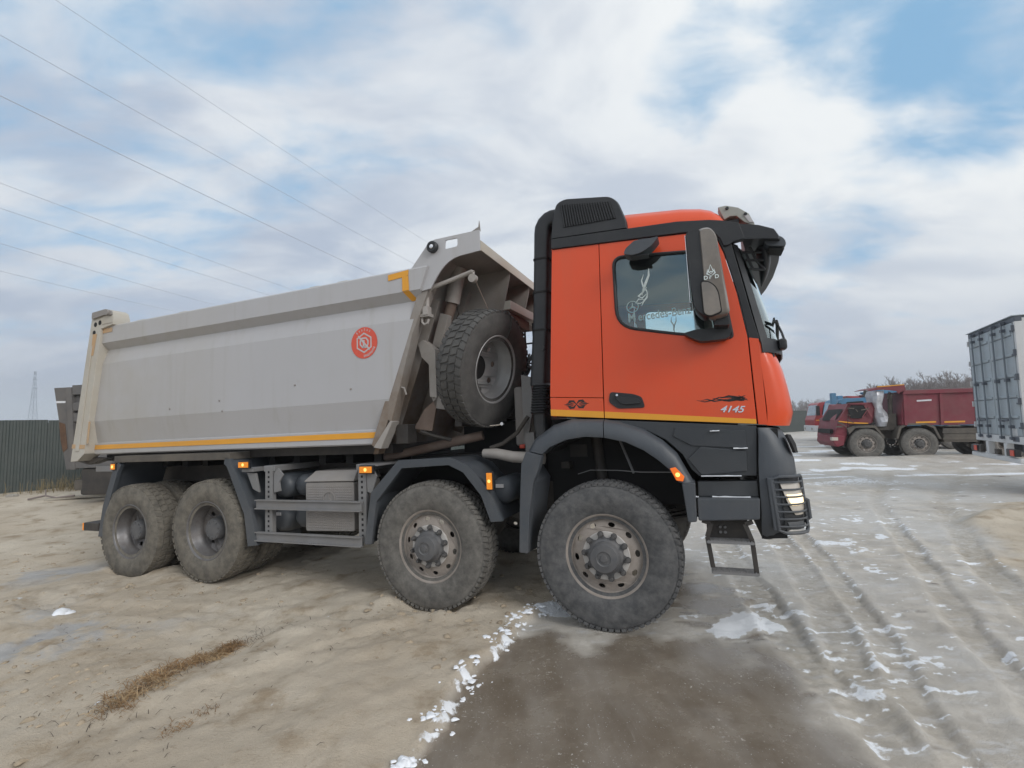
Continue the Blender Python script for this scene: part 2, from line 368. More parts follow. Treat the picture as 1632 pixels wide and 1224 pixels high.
    def mesh(s, name, bevel=0.0, ang=32, recalc=True, segs=2):
        bm = bmesh.new(); vs = [bm.verts.new(p) for p in s.v]
        for f in s.f:
            try: bm.faces.new([vs[i] for i in f])
            except ValueError: pass
        if recalc: bmesh.ops.recalc_face_normals(bm, faces=bm.faces)
        lim = rad(ang)
        if bevel > 0:
            bmesh.ops.remove_doubles(bm, verts=bm.verts, dist=1e-5)
            bmesh.ops.dissolve_limit(bm, angle_limit=rad(1), verts=bm.verts, edges=bm.edges)
            es = [e for e in bm.edges if len(e.link_faces) == 2 and e.calc_face_angle(0) > lim]
            if es:
                bmesh.ops.bevel(bm, geom=es, offset=bevel, segments=segs, profile=0.5, affect='EDGES', clamp_overlap=True)
        for f in bm.faces: f.smooth = True
        for e in bm.edges:
            e.smooth = len(e.link_faces) == 2 and e.calc_face_angle(0) < lim
        me = bpy.data.meshes.new(name); bm.to_mesh(me); bm.free()
        return me
    def build(s, name, mat, parent=None, bevel=0.0, ang=32, loc=None, rot=None, recalc=True, label=None):
        me = s.mesh(name, bevel, ang, recalc)
        o = bpy.data.objects.new(name, me); COL.objects.link(o)
        if bevel > 0:
            wn = o.modifiers.new('weighted_normals', 'WEIGHTED_NORMAL'); wn.keep_sharp = True; wn.weight = 100
        me.materials.append(MATS[mat] if isinstance(mat, str) else mat)
        if parent: o.parent = parent
        if loc: o.location = loc
        if rot: o.rotation_euler = rot
        if label: o['label'] = label
        return o
def empty(name, loc=(0, 0, 0), rot=(0, 0, 0), parent=None):
    o = bpy.data.objects.new(name, None); COL.objects.link(o); o.location = loc; o.rotation_euler = rot
    o.empty_display_size = 0.2
    if parent: o.parent = parent
    return o
def tag(o, label, cat, group=None, kind=None):
    if label: o['label'] = label
    if cat: o['category'] = cat
    if group: o['group'] = group
    if kind: o['kind'] = kind
    return o
def dup(o, parent=None, loc=None, rot=None):
    c = o.copy(); COL.objects.link(c)
    if parent is not None: c.parent = parent
    if loc is not None: c.location = loc
    if rot is not None: c.rotation_euler = rot
    return c
def dup_tree(o, parent=None, loc=None, rot=None):
    c = dup(o, parent, loc, rot)
    for ch in list(o.children): dup_tree(ch, c)
    return c
def round_poly(poly, rs, n=5):
    out = []; m = len(poly)
    if not isinstance(rs, (list, tuple)): rs = [rs]*m
    for i in range(m):
        p = Vector(poly[i]).to_2d(); a = Vector(poly[i-1]).to_2d(); b = Vector(poly[(i+1) % m]).to_2d()
        u = (a-p); v = (b-p); r = rs[i]
        if r <= 0: out.append(tuple(p)); continue
        d = min(r, u.length*0.48, v.length*0.48); p0 = p+u.normalized()*d; p1 = p+v.normalized()*d
        for k in range(n+1):
            t = k/n; q = p0*(1-t)**2 + p*2*t*(1-t) + p1*t*t; out.append((q.x, q.y))
    return out
def mirror_y(o):
    """the same piece on the other flank, as a mesh of its own"""
    me = o.data.copy(); bm = bmesh.new(); bm.from_mesh(me)
    for v in bm.verts: v.co.y = -v.co.y
    bmesh.ops.reverse_faces(bm, faces=bm.faces); bm.to_mesh(me); bm.free()
    c = o.copy(); c.data = me; COL.objects.link(c); return c

# ------------------------------------------------------------------ ground
TRUCK_T = Vector((1.2212, 5.2522, 0.0)); TRUCK_YAW, TRUCK_PITCH, TRUCK_ROLL = -0.378343, 0.028646, -0.003759
def truck_matrix():
    cy, sy = math.cos(TRUCK_YAW), math.sin(TRUCK_YAW); cp, sp = math.cos(TRUCK_PITCH), math.sin(TRUCK_PITCH); cr, sr = math.cos(TRUCK_ROLL), math.sin(TRUCK_ROLL)
    Rz = Matrix(((cy, -sy, 0), (sy, cy, 0), (0, 0, 1))); Ry = Matrix(((cp, 0, -sp), (0, 1, 0), (sp, 0, cp))); Rx = Matrix(((1, 0, 0), (0, cr, -sr), (0, sr, cr)))
    return Rz @ Ry @ Rx
TRUCK_R = truck_matrix()
def _hash(ix, iy, seed):
    h = (ix.astype(np.int64)*374761393 + iy.astype(np.int64)*668265263 + seed*1274126177) & 0xffffffff
    h = ((h ^ (h >> 13))*1103515245) & 0xffffffff
    h = ((h ^ (h >> 16))*69069) & 0xffffffff
    return ((h >> 8) & 0xffff)/65535.0
def vnoise(x, y, seed=0):
    ix = np.floor(x); iy = np.floor(y); fx = x-ix; fy = y-iy
    fx = fx*fx*fx*(fx*(fx*6-15)+10); fy = fy*fy*fy*(fy*(fy*6-15)+10)
    a = _hash(ix, iy, seed); b = _hash(ix+1, iy, seed); c = _hash(ix, iy+1, seed); d = _hash(ix+1, iy+1, seed)
    return (a*(1-fx)+b*fx)*(1-fy)+(c*(1-fx)+d*fx)*fy - 0.5
def fbm(x, y, sc, oct=4, seed=0, gain=0.5):
    s = np.zeros_like(x); a = 1.0; f = 1.0/sc
    ca, sa = math.cos(0.6), math.sin(0.6)
    for k in range(oct):
        s += a*vnoise((x*ca-y*sa)*f+13.7*k, (x*sa+y*ca)*f+7.1*k, seed+k); a *= gain; f *= 2.03; ca, sa = math.cos(0.6+k), math.sin(0.6+k)
    return s
def sstep(x, a, b):
    t = np.clip((x-a)/(b-a), 0, 1); return t*t*(3-2*t)
def polydist(x, y, pts):
    """distance to a polyline, signed side and running length"""
    best = np.full(x.shape, 1e9); side = np.zeros_like(x); run = np.zeros_like(x); acc = 0
    for (x0, y0), (x1, y1) in zip(pts[:-1], pts[1:]):
        dx, dy = x1-x0, y1-y0; L2 = dx*dx+dy*dy; L = math.sqrt(L2)
        t = np.clip(((x-x0)*dx+(y-y0)*dy)/L2, 0, 1)
        d = np.hypot(x-x0-t*dx, y-y0-t*dy); m = d < best
        best = np.where(m, d, best); side = np.where(m, np.sign((x-x0)*dy-(y-y0)*dx), side); run = np.where(m, acc+t*L, run); acc += L
    return best, side, run
EDGE = [(-1.6, 0.2), (-1.0, 1.5), (-0.57, 2.61), (-0.37, 3.32), (-0.12, 3.93), (0.02, 4.35), (0.30, 4.62), (0.75, 4.95), (1.6, 5.6), (2.0, 6.5), (1.6, 9.5), (-2, 14), (-8, 17.5), (-40, 30), (-300, 140)]
ROADR = [(3.4, 0.0), (4.2, 2.5), (5.29, 5.19), (6.11, 6.52), (7.05, 7.6), (9.3, 9.4), (16, 11.5), (40, 15), (300, 40)]
TRACKS = [([(1.2, 0.6), (2.23, 3.3), (2.88, 4.7), (3.33, 5.87), (4.6, 9.5), (7, 15)], 0.15, 0.024),
          ([(1.5, 0.7), (2.44, 3.15), (2.9, 4.02), (3.46, 5.4), (5.0, 9.2), (8.5, 15)], 0.10, 0.032),
          ([(2.1, 1.0), (3.6, 3.99), (4.23, 4.96), (4.73, 5.77), (7.2, 9.8), (12, 15.5)], 0.12, 0.030),
          ([(2.9, 1.6), (4.35, 4.1), (5.5, 5.9), (8.5, 9.8), (14, 15)], 0.15, 0.020),
          ([(2.0, 2.2), (2.05, 3.6), (2.5, 5.4), (3.4, 8.5), (4, 13)], 0.16, 0.03),
          ([(-9, 6.6), (-5, 5.35), (-2.6, 4.75), (-1.2, 4.55), (0.3, 4.75)], 0.17, 0.014),
          ([(-9, 4.6), (-5.2, 4.5), (-3.2, 4.3), (-1.6, 4.0), (-0.2, 4.15)], 0.17, 0.010),
          ([(-4.2, 1.2), (-2.6, 2.9), (-1.4, 3.9), (-0.4, 4.4)], 0.16, 0.012)]
def ground_fields(x, y):
    x = np.asarray(x, float); y = np.asarray(y, float)
    fx, fy = math.cos(TRUCK_YAW), math.sin(TRUCK_YAW)
    s = (x-TRUCK_T.x)*fx + (y-TRUCK_T.y)*fy
    z = math.tan(TRUCK_PITCH)*np.clip(s, -9, 0.4)
    far = np.hypot(x, y)
    de, se, _ = polydist(x, y, EDGE)
    right = np.where(se > 0, de, -de)               # > 0 on the frozen side of the sand edge
    wob = fbm(x, y, 0.55, 4, 5)*0.16
    frozen = sstep(right+wob, -0.03, 0.05)
    dr, sr, _ = polydist(x, y, ROADR)
    beyond = sstep(np.where(sr > 0, dr, -dr)+fbm(x, y, 0.9, 3, 9)*0.5, -0.12, 0.25)*frozen   # right hand sand
    # brown sheet ice in front of the truck
    bx = sstep(1.78+0.12*np.sin(y*2.1)+0.18*(y-3)*0.4 - x + fbm(x, y, 0.5, 4, 21)*0.35, -0.12, 0.16)*sstep(4.0-y-0.10*(x-1)+fbm(x, y, 0.35, 4, 22)*0.5, -0.1, 0.2)
    mud = np.exp(-(((x-1.78)/0.42)**2+((y-4.95)/0.75)**2))*1.1 + np.exp(-(((x-0.4)/0.9)**2+((y-5.6)/0.6)**2))*0.8
    brown = frozen*np.maximum(bx, sstep(mud+fbm(x*0.6, y*1.5, 0.25, 4, 23, 0.6)*1.1, 0.62, 0.85)*0.9)
    sand = np.maximum(1-frozen, beyond)
    fade = 1-sstep(far, 30, 90)
    z += sand*(fbm(x, y, 2.6, 5, 1, 0.52)*0.12 + fbm(x, y, 0.55, 5, 2, 0.6)*0.050 + np.clip(fbm(x, y, 0.16, 3, 6, 0.6)-0.16, 0, 1)*0.055*sstep(fbm(x, y, 1.4, 3, 7), -0.1, 0.25))*fade
    z += (1-sand)*(fbm(x, y, 1.8, 4, 3)*0.05 + fbm(x, y, 0.22, 4, 4, 0.6)*0.013*(1-brown))*fade
    z += 0.05*sstep(-right, 0.0, 0.7)*(1-frozen)    # sand lies a little above the ice
    z += 0.20*np.exp(-(((x+11.5)/3.5)**2+((y-13.2)/1.6)**2)) + 0.15*np.exp(-(((x-7.6)/1.6)**2+((y-8.0)/1.0)**2)) * sand
    z += 0.16*np.exp(-(((x-15.5)/6)**2+((y-18.6)/0.9)**2))
    z -= 0.03*np.exp(-(((x+4.6)/1.1)**2+((y-4.5)/0.7)**2))
    # tyre tracks: a trough, thrown-up rims, cross bars left by the lugs
    rut = np.zeros_like(x); lugs = np.zeros_like(x)
    for pts, w, dep in TRACKS:
        d, side, run = polydist(x, y, pts)
        d = d + fbm(x, y, 0.4, 3, 31)*0.05
        inside = 1-sstep(d, w*0.75, w*1.1)
        act = 0.55+0.9*np.clip(fbm(x, y, 1.3, 3, 33)+0.35, 0, 1)
        z += act*dep*(-inside + 0.38*np.exp(-((d-w*1.3)/(w*0.45))**2))*(1-brown)
        z += act*inside*0.22*dep*np.tanh(2.2*np.sin(run*2*math.pi/0.12+d*9+fbm(x, y, 0.3, 3, 34)*3))*(1-brown)
        rut = np.maximum(rut, inside*act)
        lug = np.exp(-((d-w*1.12)/0.032)**2)*sstep(np.sin(run*2*math.pi/0.115+fbm(x, y, 0.5, 3, 35)*2), 0.15, 0.6)*sstep(fbm(x, y, 0.8, 3, 36), 0.0, 0.2)*(side > 0)
        lugs = np.maximum(lugs, lug)
    # snow: along the sand edge, in blown scraps over the frozen mud
    band = np.exp(-((right-0.02+wob*0.9)/0.055)**2)*sstep(fbm(x, y, 0.16, 4, 41, 0.65), -0.10, 0.20)*(1-sstep(np.abs(y-3.9), 1.3, 2.2))
    scr = fbm(x, y, 0.42, 5, 42, 0.6) + 0.35*fbm(x, y, 1.9, 3, 43)
    fine = fbm(x*0.62, y*1.5, 0.14, 4, 52, 0.62)+0.5*fbm(x, y, 1.3, 3, 53)
    scraps = np.maximum(sstep(scr, 0.50, 0.70)*0.74, sstep(fine, 0.36, 0.60)*0.74)*frozen*(1-beyond*0.85)*(1-brown*sstep(2.4-x+0.3*(y-3), -.5, 0.6)*0.93)
    front = np.exp(-(((x-1.9)/0.75)**2+((y-4.25)/0.33)**2))
    scraps = np.maximum(scraps, sstep(fbm(x, y, 0.22, 4, 45)*0.8+front*0.95, 0.58, 0.86)*frozen)
    w2 = np.exp(-(((x-0.35)/0.35)**2+((y-4.6)/0.16)**2))
    scraps = np.maximum(scraps, sstep(fbm(x, y, 0.2, 4, 46)*0.9+w2*0.95, 0.52, 0.80))
    farw = sstep(y, 10, 15)*frozen*sstep(fbm(x*0.35, y*1.6, 1.0, 4, 47), 0.16, 0.30)*(1-sstep(far, 26, 45))
    scraps = np.maximum(scraps, lugs*0.85*frozen*(1-brown))
    snow = np.clip(np.maximum(np.maximum(band, scraps*(1-sstep(far, 14, 30))), farw), 0, 1)
    z += band*(0.012+0.03*np.clip(fbm(x, y, 0.07, 4, 48, 0.65)+0.3, 0, 1)) + scraps*0.004*(1-sstep(far, 10, 20))
    # wheels press into the ground, sand is pushed up round them
    for i, (wx, sink) in enumerate(((0.0, 0.0), (-1.7, 0.0), (-4.805, 0.03), (-6.25, -0.028))):
        for wy, hw in ((-1.09, 0.2), (1.09, 0.2)) if i < 2 else ((-0.90, 0.36), (0.90, 0.36)):
            c = TRUCK_T + TRUCK_R @ Vector((wx, wy, sink))
            lx = (x-c.x)*fx+(y-c.y)*fy; ly = -(x-c.x)*fy+(y-c.y)*fx
            foot = (1-sstep(np.abs(lx), 0.16, 0.42))*(1-sstep(np.abs(ly), hw, hw+0.16))
            z = z*(1-foot) + (c.z+0.004)*foot
            ring = np.exp(-((np.hypot(lx/1.25, ly*0.9)-0.42)/0.10)**2)
            z += ring*0.035*(1-frozen)*np.clip(fbm(x, y, 0.3, 3, 51)+0.4, 0, 1)
    # far fields fall flat
    return z, frozen, brown, beyond, snow, rut
def graded(lo, hi, c0, c1, d0, g):
    a = list(np.arange(c0, c1, d0)); d = d0; t = c1
    while t < hi: a.append(t); d *= g; t += d
    a.append(hi); d = d0; t = c0-d0; b = []
    while t > lo: b.append(t); d *= g; t -= d
    b.append(lo)
    return np.array(sorted(b)+a)
def ground_z(x, y):
    return float(ground_fields(np.array([x]), np.array([y]))[0][0])
def ground_material():
    m = bpy.data.materials.new('yard_ground'); nt, N, L, P = nodes_of(m); P.inputs['Specular IOR Level'].default_value = 0.5
    tc = N.new('ShaderNodeTexCoord')
    def att(n):
        a = N.new('ShaderNodeAttribute'); a.attribute_name = n; return a.outputs['Fac']
    def noise(sc, det=6, ro=0.6, stretch=None):
        n = N.new('ShaderNodeTexNoise'); n.inputs['Scale'].default_value = sc; n.inputs['Detail'].default_value = det; n.inputs['Roughness'].default_value = ro
        if stretch:
            mp = N.new('ShaderNodeMapping'); mp.inputs['Scale'].default_value = stretch; L.new(tc.outputs['Object'], mp.inputs[0]); L.new(mp.outputs[0], n.inputs['Vector'])
        else: L.new(tc.outputs['Object'], n.inputs['Vector'])
        return n.outputs['Fac']
    def mr(x, a, b, c=0.0, d=1.0):
        n = N.new('ShaderNodeMapRange'); n.interpolation_type = 'SMOOTHSTEP'; L.new(x, n.inputs[0])
        for i, v in enumerate((a, b, c, d)): n.inputs[i+1].default_value = v
        return n.outputs[0]
    def mix(f, a, b, mode='MIX'):
        n = N.new('ShaderNodeMix'); n.data_type = 'RGBA'; n.blend_type = mode
        for k, v in ((0, f), (6, a), (7, b)):
            if isinstance(v, (int, float)): n.inputs[k].default_value = v
            elif isinstance(v, tuple): n.inputs[k].default_value = (*v, 1)
            else: L.new(v, n.inputs[k])
        return n.outputs[2]
    def mth(op, a, b):
        n = N.new('ShaderNodeMath'); n.operation = op; n.use_clamp = op in ('ADD', 'MULTIPLY_ADD')
        for i, v in enumerate((a, b)):
            if isinstance(v, (int, float)): n.inputs[i].default_value = v
            else: L.new(v, n.inputs[i])
        return n.outputs[0]
    def fmix(f, a, b):
        n = N.new('ShaderNodeMix'); L.new(f, n.inputs[0])
        for k, v in ((2, a), (3, b)):
            if isinstance(v, (int, float)): n.inputs[k].default_value = v
            else: L.new(v, n.inputs[k])
        return n.outputs[0]
    n_big, n_mid, n_fine, n_grain = noise(0.55, 5), noise(2.6, 8, 0.65), noise(14, 8, 0.7), noise(160, 3, 0.7)
    sand = mix(mr(n_big, 0.35, 0.65), (0.48, 0.412, 0.325), (0.60, 0.535, 0.44))
    sand = mix(mr(n_mid, 0.48, 0.72), sand, (0.335, 0.265, 0.185))
    sand = mix(mr(n_fine, 0.60, 0.74, 0, 0.75), sand, (0.235, 0.18, 0.12))
    sand = mix(mr(n_grain, 0.3, 0.7, 0, 0.25), sand, (0.24, 0.19, 0.13))
    patch = mr(noise(1.1, 7, 0.62, (1, 1, 1)), 0.49, 0.58, 0, 0.7)
    sand = mix(mth('MULTIPLY', patch, att('leftice')), sand, (0.36, 0.38, 0.41))
    road = mix(mr(n_mid, 0.36, 0.66), (0.39, 0.358, 0.312), (0.53, 0.495, 0.442))
    road = mix(mr(n_big, 0.40, 0.64, 0, 0.7), road, (0.52, 0.51, 0.49))
    road = mix(mr(n_fine, 0.58, 0.74, 0, 0.6), road, (0.25, 0.215, 0.175))
    road = mix(mth('MULTIPLY', att('rut'), mr(n_fine, 0.35, 0.65, 0.1, 0.65)), road, (0.30, 0.262, 0.205))
    frost = mr(noise(5, 10, 0.72, (0.6, 1.6, 1)), 0.50, 0.66, 0, 0.6)
    road = mix(frost, road, (0.57, 0.57, 0.575))
    bic = mix(mr(n_mid, 0.38, 0.66), (0.150, 0.122, 0.093), (0.205, 0.174, 0.138))
    bic = mix(mr(noise(1.3, 7, 0.62, (2.2, 0.7, 1)), 0.36, 0.82, 0, 0.8), bic, (0.27, 0.245, 0.215))
    bic = mix(mr(noise(1.0, 8, 0.7, (26, 2.2, 1)), 0.60, 0.74, 0, 0.35), bic, (0.32, 0.295, 0.26))
    bic = mix(mth('MULTIPLY', mr(noise(34, 5, 0.7), 0.60, 0.66, 0, 0.9), mr(noise(2.2, 5, 0.6), 0.48, 0.62)), bic, (0.50, 0.47, 0.43))
    bic = mix(mr(noise(75, 3, 0.7), 0.665, 0.70, 0, 0.85), bic, (0.62, 0.62, 0.62))
    bic = mix(mr(noise(23, 8, 0.75, (1.8, 0.9, 1)), 0.62, 0.72, 0, 0.7), bic, (0.34, 0.29, 0.235))
    bic = mix(mr(noise(7.5, 8, 0.75), 0.69, 0.72, 0, 0.8), bic, (0.34, 0.285, 0.21))
    froz = mix(att('brown'), road, bic)
    isand = mth('MAXIMUM', mth('SUBTRACT', 1.0, att('frozen')), att('beyond'))
    col = mix(isand, froz, sand)
    sn = mr(mth('ADD', att('snow'), mth('MULTIPLY', mth('SUBTRACT', noise(15, 10, 0.75), 0.5), 1.9)), 0.42, 0.74)
    col = mix(sn, col, (0.80, 0.83, 0.87))
    L.new(col, P.inputs['Base Color'])
    rg = fmix(isand, fmix(att('brown'), mr(n_mid, 0.35, 0.65, 0.45, 0.75), mr(n_mid, 0.35, 0.7, 0.14, 0.34)), 0.95)
    L.new(fmix(sn, rg, 0.7), P.inputs['Roughness'])
    hh = mth('ADD', mth('MULTIPLY', n_fine, 0.75), mth('MULTIPLY', n_grain, 0.28))
    b = N.new('ShaderNodeBump'); b.inputs['Distance'].default_value = 0.045
    L.new(fmix(isand, fmix(att('brown'), 0.6, 0.06), 0.75), b.inputs['Strength']); L.new(hh, b.inputs['Height']); L.new(b.outputs[0], P.inputs['Normal'])
    return m
def build_ground():
    xs = graded(-900, 900, -5.5, 6.0, 0.034, 1.05); ys = graded(-300, 1600, 2.2, 8.6, 0.032, 1.05)
    X, Y = np.meshgrid(xs, ys); z, fr, br, be, sn, ru = ground_fields(X.ravel(), Y.ravel())
    nx, ny = len(xs), len(ys); n = nx*ny
    co = np.stack([X.ravel(), Y.ravel(), z], 1).astype(np.float32)
    i = np.arange((ny-1)*(nx-1)); r = i//(nx-1); c = i % (nx-1); a = r*nx+c
    q = np.stack([a, a+1, a+nx+1, a+nx], 1).astype(np.int32)
    me = bpy.data.meshes.new('ground'); me.vertices.add(n); me.vertices.foreach_set('co', co.ravel())
    me.loops.add(q.size); me.loops.foreach_set('vertex_index', q.ravel())
    me.polygons.add(len(q)); me.polygons.foreach_set('loop_start', np.arange(0, q.size, 4, dtype=np.int32)); me.polygons.foreach_set('loop_total', np.full(len(q), 4, np.int32))
    me.polygons.foreach_set('use_smooth', np.ones(len(q), bool))
    me.update(calc_edges=True)
    left = np.clip(np.exp(-(((X.ravel()+4.3)/1.0)**2+((Y.ravel()-4.6)/0.75)**2))*1.4+np.exp(-(((X.ravel()+6.2)/1.0)**2+((Y.ravel()-6.6)/0.5)**2)), 0, 1)*(1-fr)
    for nm, v in (('frozen', fr), ('brown', br), ('beyond', be), ('snow', sn), ('rut', ru), ('leftice', left)):
        at = me.attributes.new(nm, 'FLOAT', 'POINT'); at.data.foreach_set('value', v.astype(np.float32))
    o = bpy.data.objects.new('ground', me); COL.objects.link(o); me.materials.append(ground_material()); o['kind'] = 'structure'
    o['label'] = 'sandy yard ground with frozen muddy track and scraps of snow'
build_ground()

# ------------------------------------------------------------------ wheels (shared by all lorries)
RT = 0.614
def tyre_mesh(name='tyre', blocks=70, hw=0.16, R=RT, cut=0.0):
    b = MB(); k = R/0.614; w = hw/0.16
    prof = [(0.300, -0.118), (0.338, -0.126), (0.350, -0.138), (0.372, -0.146), (0.42, -0.160), (0.47, -0.165), (0.52, -0.160), (0.552, -0.150), (0.566, -0.149), (0.585, -0.138), (0.594, -0.118),
            (0.596, -0.06), (0.597, 0), (0.596, 0.06), (0.594, 0.118), (0.585, 0.138), (0.566, 0.149), (0.552, 0.150), (0.52, 0.160), (0.47, 0.165), (0.42, 0.160), (0.372, 0.146), (0.350, 0.138), (0.338, 0.126), (0.300, 0.118)]
    b.lathe([(r*k, y*w) for r, y in prof], 72)
    def block(a, da, y0, y1, r0, r1, sk=0.0, drop=0.0):
        vs = []
        for (aa, yy, rr) in ((a-da, y0, r0), (a+da, y0, r0), (a+da+sk, y1, r0), (a-da+sk, y1, r0), (a-da*.85, y0, r1-drop), (a+da*.85, y0, r1-drop), (a+da*.85+sk, y1, r1), (a-da*.85+sk, y1, r1)):
            vs.append((rr*k*math.cos(aa), yy*w, rr*k*math.sin(aa)))
        b.add(vs, [(0, 1, 2, 3), (7, 6, 5, 4), (0, 4, 5, 1), (1, 5, 6, 2), (2, 6, 7, 3), (3, 7, 4, 0)])
    for i in range(blocks):
        a = 2*math.pi*i/blocks; st = math.pi/blocks
        for sg in (-1, 1):
            off = st*(0.5 if sg > 0 else 0)
            block(a+off, st*0.78, sg*0.148, sg*0.088, 0.580, 0.610-cut, 0.03*sg, 0.009)
            block(a+off+st, st*0.80, sg*0.080, sg*0.010, 0.585, 0.614-cut, -0.035*sg)
    return b.mesh(name, ang=40)
def rim_front_meshes():
    out = {}
    b = MB()
    b.lathe([(0.338, 0.10), (0.325, 0.09), (0.322, -0.07), (0.330, -0.105), (0.347, -0.120), (0.350, -0.131), (0.345, -0.136), (0.336, -0.133), (0.326, -0.122), (0.312, -0.106), (0.296, -0.094)], 64)
    # dished plate with ten oval hand holes
    n = 80
    def yf(r):
        t = min(max((r-0.195)/(0.297-0.195), 0), 1); return -0.116 + 0.024*(t*t*(3-2*t))
    outer = [(0.297*math.cos(2*math.pi*i/n), 0.297*math.sin(2*math.pi*i/n)) for i in range(n)]
    inner = [(0.195*math.cos(2*math.pi*i/n), 0.195*math.sin(2*math.pi*i/n)) for i in range(n)]
    holes = []
    for j in range(10):
        a = 2*math.pi*(j+0.35)/10; ca, sa = math.cos(a), math.sin(a); h = []
        for q in range(10):
            t = 2*math.pi*q/10; rr = 0.257+0.020*math.cos(t); tt = 0.030*math.sin(t)
            h.append((rr*ca-tt*sa, rr*sa+tt*ca))
        holes.append(h)
    loops = [outer, inner]+holes; flat = [p for l in loops for p in l]
    tris = tessellate_polygon([[Vector((p[0], p[1], 0)) for p in l] for l in loops])
    vs = [(p[0], yf(math.hypot(*p)), p[1]) for p in flat]; o = len(flat)
    vs += [(p[0], yf(math.hypot(*p))+0.012, p[1]) for p in flat]
    fs = [tuple(t) for t in tris]+[tuple(i+o for i in reversed(t)) for t in tris]; s0 = 0
    for l in loops:
        for i in range(len(l)):
            j = (i+1) % len(l); fs.append((s0+i, s0+i+o, s0+j+o, s0+j))
        s0 += len(l)
    b.add(vs, fs)
    out['rim'] = b.mesh('rim', ang=38)
    b = MB(); b.lathe([(0.199, -0.085), (0.199, -0.1185), (0.194, -0.122), (0.02, -0.122)], 48, cap1=True); out['rim_plate'] = b.mesh('rim_plate')
    # hub with a lobed flange reaching out to the nuts
    b = MB(); pts = []
    for i in range(120):
        a = 2*math.pi*i/120; lob = 0.5+0.5*math.cos(10*a); pts.append(((0.148+0.050*lob**1.6)*math.cos(a), (0.148+0.050*lob**1.6)*math.sin(a)))
    b.prism(pts, -0.123, -0.136)
    b.lathe([(0.150, -0.120), (0.146, -0.150), (0.128, -0.163), (0.124, -0.205), (0.112, -0.226), (0.06, -0.233), (0.052, -0.226), (0.03, -0.226), (0.026, -0.236)], 48, cap1=True)
    out['hub'] = b.mesh('hub', ang=30)
    b = MB(); b.lathe([(0.024, 0.0), (0.024, -0.008), (0.019, -0.010), (0.0185, -0.034), (0.014, -0.042)], 6, cap1=True); b.lathe([(0.026, 0), (0.026, -0.006)], 16, cap1=True); out['nut'] = b.mesh('lug_nut', ang=25)
    return out
def rim_rear_mesh(deep=True):
    """dual-wheel rim seen from its hollow side: stepped barrel running in to a holed disc"""
    b = MB(); d = 0.085
    b.lathe([(0.352, -0.122), (0.354, -0.136), (0.346, -0.141), (0.334, -0.134), (0.328, -0.112), (0.318, -0.100), (0.316, -0.060), (0.306, -0.045), (0.304, -0.020), (0.294, -0.008), (0.292, 0.04), (0.286, d-0.02)], 64)
    n = 72
    def yf(r):
        t = min(max((r-0.17)/(0.292-0.17), 0), 1); return d+0.012-0.05*t*t
    outer = [(0.292*math.cos(2*math.pi*i/n), 0.292*math.sin(2*math.pi*i/n)) for i in range(n)]
    inner = [(0.125*math.cos(2*math.pi*i/n), 0.125*math.sin(2*math.pi*i/n)) for i in range(n)]
    holes = []
    for j in range(8):
        a = 2*math.pi*(j+0.3)/8; ca, sa = math.cos(a), math.sin(a)
        holes.append([((0.235+0.026*math.cos(t))*ca-0.034*math.sin(t)*sa, (0.235+0.026*math.cos(t))*sa+0.034*math.sin(t)*ca) for t in [2*math.pi*q/10 for q in range(10)]])
    loops = [outer, inner]+holes; flat = [p for l in loops for p in l]
    tris = tessellate_polygon([[Vector((p[0], p[1], 0)) for p in l] for l in loops])
    vs = [(p[0], yf(math.hypot(*p)), p[1]) for p in flat]; o = len(flat); vs += [(p[0], yf(math.hypot(*p))+0.012, p[1]) for p in flat]
    fs = [tuple(t) for t in tris]+[tuple(i+o for i in reversed(t)) for t in tris]; s0 = 0
    for l in loops:
        for i in range(len(l)):
            j = (i+1) % len(l); fs.append((s0+i, s0+i+o, s0+j+o, s0+j))
        s0 += len(l)
    b.add(vs, fs)
    return b.mesh('rim', ang=38)
def hub_rear_mesh():
    b = MB(); b.lathe([(0.15, 0.09), (0.15, 0.06), (0.135, 0.05), (0.132, -0.03), (0.118, -0.058), (0.05, -0.066), (0.03, -0.066)], 40, cap1=True)
    for j in range(10):
        a = 2*math.pi*j/10; b.lathe([(0.013, -0.04), (0.013, -0.066), (0.010, -0.069)], 6, c=(0.098*math.cos(a), 0, 0.098*math.sin(a)), cap1=True)
    return b.mesh('hub', ang=30)
TY = tyre_mesh(); TM = tyre_mesh('tyre_caked', 46, cut=0.006); RF = rim_front_meshes(); RR = rim_rear_mesh(); HR = hub_rear_mesh()
def link(me, name, mat, parent, loc=None, rot=None):
    key = me.name+mat
    o = bpy.data.objects.new(name, me)
    if not me.materials: me.materials.append(MATS[mat])
    COL.objects.link(o); o.parent = parent
    if me.materials[0] != MATS[mat]:
        o.material_slots[0].link = 'OBJECT'; o.material_slots[0].material = MATS[mat]
    if loc: o.location = loc
    if rot: o.rotation_euler = rot
    return o
def wheel_front(parent, loc, rot, tyre='tyre_front'):
    w = empty('wheel', loc, rot, parent)
    link(TY, 'tyre', tyre, w); link(RF['rim'], 'rim', 'rim_beige', w); link(RF['rim_plate'], 'rim_plate', 'rim_plate', w); link(RF['hub'], 'hub', 'hub_grey', w)
    for j in range(10):
        a = 2*math.pi*j/10; link(RF['nut'], 'lug_nut', 'bolt_grey', w, (0.182*math.cos(a), -0.134, 0.182*math.sin(a)))
    return w
def wheel_rear(parent, loc, rot, tyre='tyre_muddy', rim='rim_dark', hub=True):
    w = empty('wheel', loc, rot, parent)
    link(TM if tyre == 'tyre_muddy' else TY, 'tyre', tyre, w); link(RR, 'rim', rim, w)
    if hub: link(HR, 'hub', 'hub_grey', w)
    return w

